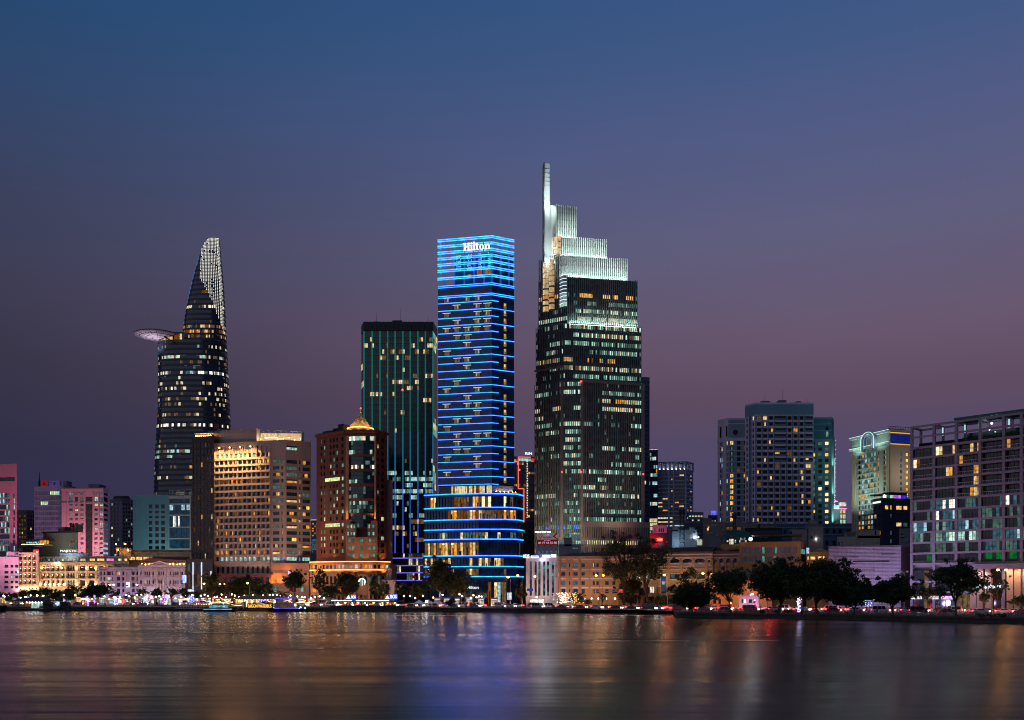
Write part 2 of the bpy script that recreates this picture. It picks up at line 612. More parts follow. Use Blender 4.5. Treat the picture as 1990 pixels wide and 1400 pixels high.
for a,b_ in zip(edge[:-1],edge[1:]):
 mb.quad((a.x,a.y,-2),(b_.x,b_.y,-2),(b_.x,b_.y,GZ),(a.x,a.y,GZ))
 d=(b_-a).normalized(); n=Vector((d.y,-d.x))
 mb.obox((a.x,a.y,GZ-.25),(b_.x-a.x,b_.y-a.y,0),(n.x*.35,n.y*.35,0),(0,0,.45))
mb.build('embankment',QUAY)['kind']='structure'
ROADC=[XY(*p) for p in ((-500,428),(0,415),(400,402),(700,376),(880,358),(1000,350),(1310,306),(1640,282),(1990,258),(2500,236))]
def offset_line(line,d):
 out=[]
 for i,p in enumerate(line):
  a=line[max(i-1,0)]; b_=line[min(i+1,len(line)-1)]
  e=(b_-a).normalized(); out.append(p+Vector((e.y,-e.x))*d)
 return out
def strip(name,line,d0,d1,z,mat):
 mb=MB()
 a,b_=offset_line(line,d0),offset_line(line,d1)
 for i in range(len(line)-1):
  mb.quad((a[i].x,a[i].y,z),(a[i+1].x,a[i+1].y,z),(b_[i+1].x,b_[i+1].y,z),(b_[i].x,b_[i].y,z))
 mb.build(name,mat)['kind']='structure'
def road_at(s,off=0.0):
 for a,b_ in zip(ROADC[:-1],ROADC[1:]):
  l=(b_-a).length
  if s <= l:
   d=(b_-a)/l
   return a+d*s+Vector((d.y,-d.x))*off,math.atan2(d.y,d.x)
  s -= l
 return ROADC[-1],0
ROADLEN=sum((b_-a).length for a,b_ in zip(ROADC[:-1],ROADC[1:]))
def along_px(line,px):
 q=(px-CX)/F
 for a,b_ in zip(line[:-1],line[1:]):
  d=b_-a
  den=d.x-q*d.y
  if abs(den) < 1e-9:continue
  k=(q*a.y-a.x)/den
  if -1e-6 <= k <= 1+1e-6 and (a.y+d.y*k) > 0:
   return a+d*k,d.normalized()
 return line[-1],(line[-1]-line[-2]).normalized()
strip('road',ROADC,-7,7,GZ+.004,ASPH)
strip('far_pavement',ROADC,-12,-7,GZ+.13,PAVE)
strip('near_pavement',ROADC,7,11,GZ+.13,PAVE)
LINEM=wallmat('road_paint',(.75,.75,.72),.7)
mb=MB()
sx=0
while sx < ROADLEN-4:
 for off in (-3.4,0,3.4):
  p,h=road_at(sx,off)
  d=Vector((math.cos(h),math.sin(h))); n=Vector((d.y,-d.x))
  q=[p-n*.08,p-n*.08+d*3,p+n*.08+d*3,p+n*.08]
  mb.poly([(v.x,v.y,GZ+.009) for v in q][::-1])
 sx += 7
mb.build('lane_marking',LINEM)['kind']='structure'
mb=MB()
lawn=offset_line([p for p in PARK],-2.5)
lawn2=offset_line(ROADC,11.5)
lp=[p for p in lawn if p.x < 190]+[XY(2300,255),XY(1990,246),XY(1640,269),XY(1330,290)]
mb.poly([(p.x,p.y,GZ+.02) for p in lp])
mb.build('park_lawn',GRASSM)['kind']='structure'
# railing along the quay: posts and rails
STEEL=wallmat('grey_steel',(.22,.22,.23),.5,metal=.0)
def railing(label,line,px0,px1,n,h=1.05):
 p0,_=along_px(line,px0)
 r=thing('railing',label,'railing',(p0.x,p0.y,GZ),'railings along the river edge')
 last=None
 rl=MB()
 pm=MB(); pm.box((-.07,-.07,0),(.07,.07,h)); pm.box((-.11,-.11,h),(.11,.11,h+.1))
 me=pm.mesh('post',STEEL)
 for k in range(n+1):
  p,d=along_px(line,px0+(px1-px0)*k/n)
  nn_=Vector((d.y,-d.x)); p=p-nn_*.5
  if last is not None:
   for z in (.35,.65,.95):
    rl.tube([(last.x,last.y,GZ+z),(p.x,p.y,GZ+z)],.035,4)
  inst('post',me,r,Vector((p.x,p.y,GZ+.2))-Vector(r.location),math.atan2(d.y,d.x))
  last=p
 rl.build('rail',STEEL,r)
railing('low steel railing along the quay in front of the hotel tower and colonial offices',SHORE,878,1306,52)
railing('steel railing at the park edge under the big dark riverside trees',offset_line(PARK,-9),1325,2050,62)
railing('railing on the lit promenade in front of the cream colonial hotel',SHORE,140,330,36)
def mats_for(glass,fin,spandrel=None):
 keys=['cool2','amber','amber2','amberd','warm','warm2','warmd','cream','lime','cool','coold','coolm','ice','iced','white','teal','blue','orange','green','pink']
 ms=[glass,fin,spandrel or glass]+[L[k] for k in keys]
 ix={k:i+3 for i,k in enumerate(keys)}
 ix[None]=0
 return ms,ix
# ================================================================== tall stepped tower with the spire
def stepped_tower():
 A_=thing('stepped_tower','tallest tower, stepped back in glowing white tiers under a flat spire','skyscraper',(XY(1140,436).x,445,GZ))
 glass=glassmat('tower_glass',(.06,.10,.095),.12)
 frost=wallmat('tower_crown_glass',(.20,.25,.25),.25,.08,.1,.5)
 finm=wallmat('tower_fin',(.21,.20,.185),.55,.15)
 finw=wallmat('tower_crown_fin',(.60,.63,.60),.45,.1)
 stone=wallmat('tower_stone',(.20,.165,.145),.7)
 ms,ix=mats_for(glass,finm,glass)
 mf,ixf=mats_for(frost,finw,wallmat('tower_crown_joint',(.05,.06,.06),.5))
 roof=ROOF
 strip_m=litmat('crown_floodlight',(.82,1.0,.93),760,plain=True,sampled=True)
 core=MB()
 def tier(chain,yt,yb,ref,nfl,npan,sched,m=ms,i_=ix,fins=True,finmat=finm,fin_step=1,fw=.09,depth=34,gap=.48):
  fs=[Face(chain[i],chain[i+1]) for i in range(len(chain)-1)]
  z1,z0=ZZ(yt,chain[ref][1]),(GZ if yb is None else ZZ(yb,chain[ref][1]))
  fh=(z1-z0)/nfl
  pts=[XY(*c) for c in chain]
  r0,r1=pts[0].normalized(),pts[-1].normalized()
  poly=pts+[pts[-1]+r1*depth-fs[-1].u,pts[0]+r0*depth+fs[0].u]
  core.prism(inset(poly,.5),z0,z1-.1)
  fm=MB()
  for fi,f in enumerate(fs):
   for k in range(nfl):
    a,bz=z0+k*fh,z0+(k+1)*fh
    pk=sched(fi,k,npan[fi])
    mb=MB()
    w=f.W/npan[fi]
    sp=a+fh*gap
    mb.quad(f.p(0,a,-.12),f.p(f.W,a,-.12),f.p(f.W,sp,-.12),f.p(0,sp,-.12),2)
    mb.quad(f.p(0,sp,-.12),f.p(f.W,sp,-.12),f.p(f.W,sp,-.3),f.p(0,sp,-.3),2)
    for j in range(npan[fi]):
     mb.quad(f.p(j*w+.16,sp,-.3),f.p((j+1)*w-.16,sp,-.3),f.p((j+1)*w-.16,bz,-.3),f.p(j*w+.16,bz,-.3),i_[pk[j]])
    mb.build('storey_glazing',m,A_)
   if fins:
    w=f.W/npan[fi]
    for j in range(0,npan[fi]+1,fin_step):
     f.slab(fm,j*w-fw,j*w+fw,z0,z1+.5,-.1,.28)
  if fins:fm.build('facade_fins',finmat,A_,kind='stuff')
  return fs,z0,z1
 cool=['cool','coolm','coolm','cool','coolm','coold','coold','cool2','cream']
 rr_=random.Random(11)
 def sched_main(p0,special={}):
  def s(fi,k,n):
   if k in special:
    p,opts=special[k]
   else:
    p=rr_.choice([.12,.3,.5,.6,.85,.9,.9])*(.55 if fi == 0 else 1)
    opts=rr_.choice([cool,cool,cool,['coolm','coold','cool'],['cream','warmd','coolm','cool2']])
    p *= p0
   if p >= .5 and fi != 0:return [(rr_.choice(opts) if rr_.random() < .9 else None) if q > cut else None for cut in [n*rr_.choice([-1,-1,.1,.3,.45])] for q in range(n)]
   return runs(n,p,opts,[None]*7+['coold'] if p > 0 else [None],rr_,3)
  return s
 lo=[(1039.5,441),(1094,431.5),(1131,431),(1251,439)]
 fs,z0,z1=tier(lo,742,None,2,28,[16,9,28],sched_main(.95,{2:(.0,cool),3:(.45,['lime','cream']),4:(0.05,cool),9:(.3,['blue','coold','coolm']),25:(.35,['warm','amber','cool']),24:(.6,['warm','cream','cool'])}))
 top_lo=z1
 mb=MB()
 for f,t in ((fs[0],fs[0].W-.5),(fs[1],fs[1].W-.1),(fs[2],fs[2].W-.6)):
  f.slab(mb,t-.6,t+.8,GZ,z1+.6,-.2,.6)
 mb.build('stone_pier',stone,A_)
 mb=MB()
 fs[2].slab(mb,0,fs[2].W,z1-.3,z1+1.0,-.3,.45)
 fs[0].slab(mb,0,fs[0].W,ZZ(722,441)-.4,ZZ(722,441)+.4,-.3,.45)
 mb.build('ledge',stone,A_)
 mid=[(1042,442),(1098,433),(1246,440.5)]
 _,_,zmid=tier(mid,629,742,1,7,[17,38],sched_main(1.1,{2:(.4,['amber','warm','amberd','coolm'])}))
 up=[(1047,443.5),(1103,435),(1238.5,441.5)]
 _,_,zup=tier(up,538,629,1,6,[16,36],sched_main(1,{0:(1.0,['cool','cool','cream']),1:(.85,cool),2:(.25,['coolm','coold']),3:(.4,['amber','warm','amber2']),4:(.0,cool),5:(0,cool)}))
 dark=lambda fi,k,n:[None]*n
 t3=[(1047.5,444.5),(1088,437.5),(1218.5,443.5)]
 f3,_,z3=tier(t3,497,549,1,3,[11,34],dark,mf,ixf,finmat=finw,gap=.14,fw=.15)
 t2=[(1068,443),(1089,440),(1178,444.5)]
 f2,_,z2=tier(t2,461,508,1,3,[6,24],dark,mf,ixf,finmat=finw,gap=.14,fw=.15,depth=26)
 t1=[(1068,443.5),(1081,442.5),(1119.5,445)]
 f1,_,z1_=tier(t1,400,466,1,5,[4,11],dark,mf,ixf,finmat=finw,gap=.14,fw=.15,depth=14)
 core.build('core',CORE,A_)
 strip_w=litmat('ledge_floodlight',(.82,1.0,.90),110,plain=True,sampled=True)
 def trough(f,z,t0,t1,out,strip_m=strip_m):
  mb=MB()
  f.slab(mb,t0,t1,z,z+.45,out+.78,out+.9,1)
  mb.quad(f.p(t0,z+.15,out+.75),f.p(t1,z+.15,out+.75),f.p(t1,z+.02,out+.1),f.p(t0,z+.02,out+.1),0)
  mb.build('floodlight_trough',[strip_m,FRAME_D],A_)
 trough(f3[1],zup+.1,1.0,f3[1].W-.5,.45)
 trough(f2[1],z3+.1,.5,f2[1].W-.5,.55)
 trough(f1[1],z2+.1,.3,f1[1].W-.3,.55)
 fu=Face(up[1],up[2])
 trough(fu,zmid+.1,1,fu.W-1,.4,strip_w)
 slabm=wallmat('spire_metal',(.42,.45,.45),.4,.1)
 fsx=Face((1056.5,440),(1082,441.2))
 mb=MB()
 q=fsx
 zs0,zs1=ZZ(512,440),ZZ(398,440)
 q.slab(mb,q.t(1059),q.t(1081.5),zs0,zs1,-4,0)
 mb.build('spire_base',slabm,A_)
 mb=MB()
 q.slab(mb,q.t(1056.7),q.t(1067.8),zs0+2,ZZ(318,440),-3.2,.5)
 for k in range(9):
  z=ZZ(330+k*8.2,440)
  q.slab(mb,q.t(1059),q.t(1067.9),z,z+.12,.45,.56)
 mb.build('spire',slabm,A_)
 mb=MB()
 q.slab(mb,q.t(1056.2),q.t(1058.8),zs0,ZZ(317,440),-.2,.75)
 mb.build('spire_edge',wallmat('spire_edge_metal',(.10,.10,.10),.5),A_)
 def ledge_lamp(f,px0,px1,z,out,s=1.0):
  mb=MB()
  mb.quad(f.p(f.t(px0),z,out+.9),f.p(f.t(px1),z,out+.9),f.p(f.t(px1),z,out+.1),f.p(f.t(px0),z,out+.1),0)
  mb.build('floodlight_trough',strip_m,A_)
 ledge_lamp(fsx,1060,1081,zs0+.6,.6)
 ledge_lamp(fsx,1060,1067.5,zs1+.2,.7)
 gold=litmat('bay_gold',(1.0,.66,.30),.95,lo=.55,hi=1.35,scale=.8)
 gold2=litmat('bay_orange',(1.0,.45,.12),1.0)
 bronze=wallmat('bay_band',(.10,.08,.06),.5)
 f=Face((1047,443.5),(1103,435))
 for (pa,pb,yt,yb) in ((1054.2,1066,512,609),(1067,1077.2,506,604),(1069,1087,462,497)):
  za=ZZ(yb,f.A.y+f.u.y*f.t(pa)); zb=ZZ(yt,f.A.y+f.u.y*f.t(pa))
  n=9 if yb > 550 else 3
  bay=None
  for k in range(n):
   z0_=za+(zb-za)*k/n; z1_b=za+(zb-za)*(k+1)/n
   mb=MB()
   t0,t1=f.t(pa),f.t(pb); w=t1-t0
   prof=[(t0,0),(t0+w*.22,.9),(t1-w*.22,.9),(t1,0)]
   if yb < 550:prof=[(a,o_-1.4) for a,o_ in prof]
   for (a,o1),(b_,o2) in zip(prof[:-1],prof[1:]):
    hb=.8 if k in (1,2,4) else .25
    mb.quad(f.p(a,z0_+hb,o1),f.p(b_,z0_+hb,o2),f.p(b_,z1_b,o2),f.p(a,z1_b,o1),0)
    mb.quad(f.p(a,z0_,o1+.12),f.p(b_,z0_,o2+.12),f.p(b_,z0_+hb,o2+.12),f.p(a,z0_+hb,o1+.12),1)
    for j in range(3):
     c=a+(b_-a)*j/2.5
     oo=o1+(o2-o1)*j/2.5
     f.slab(mb,c-.07,c+.07,z0_,z1_b,oo-.1,oo+.15,2)
   mb.build('lit_bay',[gold if k != 2 else gold2,bronze,finm],A_)
 ice=litmat('bay_ice',(.62,.88,1.0),.32)
 lw=litmat('bay_line',(.8,.95,1.0),1.3,plain=True)
 for k in range(9):
  za=ZZ(597-k*6.8,436); zb=ZZ(597-(k+1)*6.8,436)
  t0,t1,tm=f.t(1088),f.t(1102.6),f.t(1097)
  mb=MB()
  mb.quad(f.p(t0,za,.2),f.p(tm,za,1.3),f.p(tm,zb,1.3),f.p(t0,zb,.2),0)
  mb.quad(f.p(tm,za,1.3),f.p(t1,za,.6),f.p(t1,zb,.6),f.p(tm,zb,1.3),0)
  mb.quad(f.p(t0,zb-.3,.3),f.p(tm,zb-.3,1.4),f.p(tm,zb,1.4),f.p(t0,zb,.3),1)
  mb.quad(f.p(tm,zb-.3,1.4),f.p(t1,zb-.3,.7),f.p(t1,zb,.7),f.p(tm,zb,1.4),1)
  mb.build('corner_bay',[L['cool'] if k == 0 else (ice if k < 4 else frost if k % 3 else L['iced']),lw],A_)
 f=Face((1131,424),(1263,432))
 zp=ZZ(1017,424)
 pod=MB()
 cols_=[(f.W*(k+.28)/30,f.W*(k+.72)/30) for k in range(30)]
 rw=[(f.z(1074),f.z(1064)),(f.z(1058),f.z(1050)),(f.z(1046),f.z(1024))]
 wallgrid(pod,f,GZ,zp,rw,cols_,.5)
 pts=[f.A,f.B,f.B+f.B.normalized()*10,f.A+f.A.normalized()*10]
 pod.prism(inset([Vector(p) for p in pts],.6),GZ,zp-.1)
 pod.build('podium',stone,A_)
 for ri,(ra,rb) in enumerate(rw):
  pk=runs(30,.8,['lime','cream','coolm'],[None],rr_,3) if ri == 1 else [None]*30
  mb=MB()
  for j,(a,b_) in enumerate(cols_):
   mb.quad(f.p(a,ra,-.5),f.p(b_,ra,-.5),f.p(b_,rb,-.5),f.p(a,rb,-.5),ix[pk[j]])
  mb.build('podium_glazing',ms,A_)
 mb=MB()
 f.slab(mb,0,f.W,zp,zp+1.0,-.3,.15)
 mb.build('podium_cornice',stone,A_)
 mb=MB()
 for px,py,z in ((1131,742,0),(1094,918,0),(1131,918,0),(1249,922,0)):
  p=f.p(f.t(px),ZZ(py,430),0)
  mb.ball((p.x,429.5,p.z),.45)
 mb.build('red_beacon',BULB_RED,A_)
 flood(fsx.p(fsx.t(1070),zs0+1,3.0),fsx.p(fsx.t(1070),zs0+30,.3),(.85,1,.95),5200,1,90)
 flood(fsx.p(fsx.t(1063),zs1+.5,2.6),fsx.p(fsx.t(1063),zs1+26,.4),(.85,1,.97),2600,.8,80)
 for px,Y,z,tx,e in ((1075,412,24,1070,3600),(1115,410,24,1115,1500),(1200,418,36,1195,700)):  # added warm lamps standing in for street glow on the lower tower
  flood(XYZ(px,Y,z),XYZ(tx,434,z+22),(1,.74,.55),e,2,130)
 return A_
def XYZ(px,Y,z):
 a=XY(px,Y); return Vector((a.x,a.y,z))
stepped_tower()
# ================================================================== dark hotel tower with blue light lines
def line_tower():
 A_=thing('hotel_tower','slim dark blue glass hotel tower ringed by glowing blue lines and an open lit crown','skyscraper',(XY(925,405).x,412,GZ))
 glass=glassmat('hotel_glass',(.008,.042,.085),.12)
 fr=wallmat('hotel_mullion',(.02,.03,.05),.5)
 ms,ix=mats_for(glass,fr,glass)
 YC=401.0
 chain=[(851.5,406),(956,YC),(998.8,406)]
 fl,fr_=Face(chain[0],chain[1]),Face(chain[1],chain[2])
 pts=[XY(*c) for c in chain]
 poly=pts+[pts[2]+pts[2].normalized()*30-fr_.u,pts[0]+pts[0].normalized()*30+fl.u]
 ztop=ZZ(549,YC)
 mb=MB(); mb.prism(inset(poly,.4),GZ,ztop-.2); mb.build('core',CORE,A_)
 ys=[553.5,573.5]+[584.5+14.86*k for k in range(25)]
 zs=[ZZ(y,YC) for y in ys]
 rr_=random.Random(5)
 for k in range(len(zs)-1):
  for f,n in ((fl,30),(fr_,11)):
   band(A_,f,zs[k+1],zs[k],0,f.W,n,lambda j:0,ms,out=-.05,fin=1,name='storey_glazing',fdepth=.05)
 led=MB
 def line(f,t0,t1,z,mat,name='light_line',h=.21):
  mb=MB()
  f.slab(mb,t0,t1,z-h/2,z+h/2,.0,.38,0)
  mb.build(name,mat,A_)
 LB=litmat('line_blue',(.012,.155,1.0),5.2,lo=.65,hi=1.35,scale=.35,sampled=True)
 for k,z in enumerate(zs):
  line(fl,0,fl.W+.2,z,LB)
  full=(k < 2) or k % 2 == 1
  line(fr_,-.2,fr_.W if full else fr_.t(968.5),z,LB)
  if k < 2:
   line(fl,0,fl.W+.2,z+.75,LB); line(fr_,-.2,fr_.W,z+.75,LB)
 cove=litmat('room_cove',(1.0,.86,.72),.8,plain=True)
 rooml=litmat('room_glow',(1.0,.70,.45),.11,lo=.4,hi=1.8)
 lampl=litmat('room_lamp',(1.0,.85,.65),.45,plain=True)
 W_,H_=3.1,2.1
 def room_mesh(v):
  mb=MB()
  mb.quad((0,0,0),(W_,0,0),(W_,0,H_),(0,0,H_),0)
  mb.quad((-.3,-.03,H_-.28),(W_+.3,-.03,H_-.28),(W_+.3,-.03,H_),(-.3,-.03,H_),1)
  mb.box((0,-.06,0),(W_*.12,-.01,H_-.3),3)
  mb.box((W_*.88,-.06,0),(W_,-.01,H_-.3),3)
  for q in range(3):
   x=W_*(.3+.2*q)
   mb.box((x,-.05,0),(x+.05,-.01,H_-.3),3)
  if v:mb.quad((W_*.3*v,-.02,.3),(W_*.3*v+.5,-.02,.3),(W_*.3*v+.5,-.02,1.7),(W_*.3*v,-.02,1.7),2)
  return mb.mesh('window',[rooml,cove,lampl,fr])
 RM=[room_mesh(v) for v in (0,1,2)]
 cols=[868.5,888,908,927.5,947]
 seq=[[0,2,3],[1,3,4],[0,3,4],[1,3,4],[0,1,2,3,4],[1,2],[2],[0,3],[1,2],[2],[3],[1],[0,3],[2],[0,2,3],[3],[1,2],[0],[1,3,4],[1,3],[1,2],[0,3],[3],[0,2]]
 rl=Vector(A_.location)
 for k,row in enumerate(seq):
  if k+3 >= len(zs):break
  z=zs[k+1]-2.75 if k else zs[1]-2.7
  zc=zs[k+2]+.45
  for c in row:
   inst('window',rr_.choice(RM),A_,fl.p(fl.t(cols[c])-W_/2+rr_.uniform(-.2,.2),zc,.02)-rl,fl.rz)
 wm=MB()
 wm.quad((0,0,0),(1.3,0,0),(1.3,0,2.3),(0,0,2.3),0)
 wm.quad((.1,-.02,1.1),(.9,-.02,1.1),(.9,-.02,2.2),(.1,-.02,2.2),1)
 wm.box((.95,-.06,0),(1.05,-.01,2.3),2)
 wme=wm.mesh('window',[litmat('stair_glow',(1.0,.62,.25),.28),L['warm'],fr])
 for k in range(25):
  if k in (0,10,12):continue
  inst('window',wme,A_,fr_.p(fr_.t(979),zs[k+1]-3.0+.35 if k else zs[1]-2.6,.03)-rl,fr_.rz)
 cyan=litmat('crown_led',(.03,.28,1.0),3.0,lo=.55,hi=1.45,scale=.5,sampled=True)
 for y in (458.8,462.3,470.9,474.3,483,486.7,494.8,498.2,506.6,510.2,518.8,522.3,534,537.4):
  z=ZZ(y,YC)
  line(fl,-.2,fl.W+.2,z,cyan,'crown_louvre',.34)
  line(fr_,-.2,fr_.W,z,cyan,'crown_louvre',.34)
 colm=wallmat('crown_column',(.30,.36,.42),.5)
 mb=MB()
 for px in (863,882.5,902,921,940.5):
  t=fl.t(px)
  fl.slab(mb,t-.35,t+.35,ztop,ZZ(459,YC),-.9,-.3)
 for px in (957,974,990):
  t=fr_.t(px)
  fr_.slab(mb,t-.35,t+.35,ztop,ZZ(459,YC),-.9,-.3)
 mb.build('crown_column',colm,A_)
 f2=Face((884,411),(960,406))
 mb=MB()
 a,b_=f2.A,f2.B
 pp=[a,b_,XY(995,412),XY(993,426),XY(890,428)]
 mb.prism(pp,ztop-.2,ZZ(491,406))
 mb.build('crown_plant_block',wallmat('plant_blue',(.02,.07,.16),.6),A_)
 dots=MB()
 for px in (888,890.5,893,895.5,908.5,911,913.5,916,923,931,933.5,936,942,949,951.5,954):
  for k in range(9):
   if rr_.random() < .18:continue
   t=f2.t(px); z=ZZ(494+k*3.5,408)
   f2.slab(dots,t-.18,t+.18,z-.22,z+.22,.05,.15)
 dots.build('led_dots',litmat('dot_blue',(.12,.45,1.0),1.6,plain=True),A_,kind='stuff')
 mb=MB()
 for px0,px1,y0,y1 in ((927,937,524.5,535),(942,954,524,534.5),(909.5,916,530,536.5)):
  f2.slab(mb,f2.t(px0),f2.t(px1),ZZ(y1,407),ZZ(y0,407),.02,.1)
 mb.build('warm_panel',litmat('panel_copper',(1.0,.28,.09),.32),A_)
 f3=Face((958,403),(999,407.5))
 mb=MB()
 f3.slab(mb,f3.t(966),f3.t(997.5),ztop,ZZ(494,405),-.8,-.4)
 mb.build('crown_side_screen',wallmat('screen_navy',(.015,.03,.05),.5),A_)
 mb=MB()
 for k in range(7):
  z0_,z1_=ZZ(546-11.3*k,406),ZZ(546-11.3*(k+1)+2.5,406)
  a=fl.p(.15,z0_,-.1); b_=fl.p(1.6,z0_,-.4)
  mb.obox(a,b_-a,(0,.3,0),(-.3*fl.u.x,0,z1_-z0_))
 mb.build('crown_edge_panel',wallmat('edge_cream',(.75,.62,.46),.6),A_)
 sg=MB()
 f=fl
 z0_,z1_=ZZ(487.5,402.5),ZZ(472.5,402.5)
 h=z1_-z0_
 def bar(px0,px1,v0,v1):
  f.slab(sg,f.t(px0),f.t(px1),z0_+h*v0,z0_+h*v1,.55,.95)
 sl=.0
 for a,b_ in ((902.3,905.6),(909.6,912.9)):bar(a,b_,.07,.93)
 bar(905.6,909.6,.44,.57)
 for a in (901.4,908.7):
  bar(a,a+5.1,0,.08); bar(a,a+5.1,.92,1.0)
 bar(915.6,918.5,.05,.66); bar(914.6,919.4,0,.07); bar(914.6,917,.6,.68); bar(915.4,918.7,.8,1.0)
 bar(921,923.9,.05,1.06); bar(920,924.8,0,.07); bar(920,922,1.0,1.08)
 bar(926.4,929.2,.06,.92); bar(925,931.4,.62,.71); bar(928,931.4,0,.1)
 def ring(cx,cy_,rx,ry,tx,ty,a0=0,a1=2*math.pi,n=18):
  for k in range(n):
   t0,t1=a0+(a1-a0)*k/n,a0+(a1-a0)*(k+1)/n
   pts_=[]
   for (tt,rxx,ryy) in ((t0,rx,ry),(t1,rx,ry),(t1,rx-tx,ry-ty),(t0,rx-tx,ry-ty)):
    pts_.append((f.t(cx+rxx*math.cos(tt)),z0_+h*(cy_+ryy*math.sin(tt))))
   for o_ in (.95,):
    sg.poly([f.p(a,z,o_) for a,z in pts_])
   for i in range(4):
    a,b_=pts_[i],pts_[(i+1) % 4]
    sg.quad(f.p(a[0],a[1],.55),f.p(b_[0],b_[1],.55),f.p(b_[0],b_[1],.95),f.p(a[0],a[1],.95))
 ring(936.8,.34,4.4,.36,2.6,.1)
 bar(943.4,946.2,.05,.66); bar(942.4,947.1,0,.07); bar(942.4,944.4,.6,.68)
 ring(948.6,.42,3.7,.27,2.7,.1,0,math.pi,10)
 bar(949.6,952.3,.05,.44); bar(948.6,953.3,0,.07)
 sg.build('lettering',litmat('sign_white',(1,.97,.93),1.3,plain=True),A_)
 mb=MB()
 for px in (903,921,940,951):
  t=f.t(px); f.slab(mb,t-.12,t+.12,z0_-1,z1_,.3,.5)
 mb.build('sign_frame',FRAME_D,A_)
 pc=[(824.5,402),(870,397.5),(930,394.5),(985,394.5),(1005,396.5),(1016.5,403)]
 pf=[Face(pc[i],pc[i+1]) for i in range(len(pc)-1)]
 pp=[XY(*c) for c in pc]
 pp=pp+[pp[-1]+pp[-1].normalized()*34-pf[-1].u*5,pp[0]+pp[0].normalized()*34+pf[0].u]
 yls=[960.5,987,1010.5,1029.5,1048.5,1080.5,1101.5,1121]
 zl=[ZZ(y,396) for y in yls]+[GZ]
 mb=MB(); mb.prism(inset(pp,.9),GZ,zl[0]-.1); mb.build('podium_core',CORE,A_)
 lineP=LB
 mb_=None
 for k in range(8):
  mb=MB()
  for f in pf:
   f.slab(mb,-.02,f.W+.02,zl[k]-.22,zl[k]+.22,.0,.4)
  mb.build('light_line',lineP,A_)
 pal={0:(.55,['warmd','warm','amberd','warmd','amber','warm2']),1:(.55,['warmd','warmd','warm','amberd','amber']),2:(0,['warmd']),3:(.3,['cream','coold','warmd']),
  4:(.8,['warm','warmd','warm','amber','warmd']),5:(.6,['warmd','warm','amberd']),6:(.35,['warmd','warm']),7:(.5,['warm','warmd','amberd','ice'])}
 for k in range(8):
  for fi,f in enumerate(pf):
   n=max(3,int(f.W/1.35))
   p,opts=pal[k]
   if fi >= 2 and k in (4,5):p=.05 if fi > 2 else .3
   if fi == 4:p=.12
   pk=runs(n,p,opts,[None],rr_,2.2)
   zb,zt=zl[k+1]+.25,zl[k]-.25
   head=.28 if k in (2,3) else .18
   h_=zt-zb
   mb=MB()
   mb.quad(f.p(0,zt-h_*head,-.1),f.p(f.W,zt-h_*head,-.1),f.p(f.W,zt,-.1),f.p(0,zt,-.1),0)
   w=f.W/n
   for j in range(n):
    mb.quad(f.p(j*w+.03,zb,-.55),f.p((j+1)*w-.03,zb,-.55),f.p((j+1)*w-.03,zt,-.55),f.p(j*w+.03,zt,-.55),ix[pk[j]])
    f.slab(mb,j*w-.06,j*w+.06,zb,zt,-.6,-.05,1)
    if pk[j] in ('warm','amber','warm2') and rr_.random() < .5:
     f.slab(mb,j*w+.1,(j+1)*w-.1,zt-h_*.3,zt-h_*.22,-.54,-.5,ix['warm2'])
    if pk[j] and rr_.random() < .45:
     x=j*w+rr_.random()*w*.6; hh=h_*rr_.uniform(.25,.6)
     f.slab(mb,x,x+w*.35,zb,zb+hh,-.54,-.45,1)
   mb.build('storey_glazing',ms,A_)
 mb=MB()
 for px in range(966,1014,8):
  f=pf[3] if px < 1005 else pf[4]
  mb.ball(f.p(f.t(px),zl[0]+.9,-1),.22)
 mb.build('terrace_lamp',BULB_SOFT,A_)
 mb=MB(); f=pf[3]
 f.slab(mb,f.t(966),f.t(1000),zl[0]+1,zl[0]+3.6,-6,-2)
 mb.build('terrace_pavilion',wallmat('pavilion_beige',(.5,.42,.33),.7),A_)
 f=pf[0]
 bd=Face((852,403),(998,403))
 pk=runs(34,.75,['warm','warmd','amberd','cream'],[None],rr_,3)
 f0=Face((851.5,405.8),(956,400.8))
 band(A_,f0,zl[0]+.3,zs[-1]-.6,.5,f0.W,30,lambda j:ix[pk[j]] if j > 6 else 0,ms,out=.02,fin=1,name='storey_glazing',fdepth=.1)
 text('Hilton',A_,pf[2],908,930,1139,1145,LED_WHITE,.6)
 return A_
line_tower()
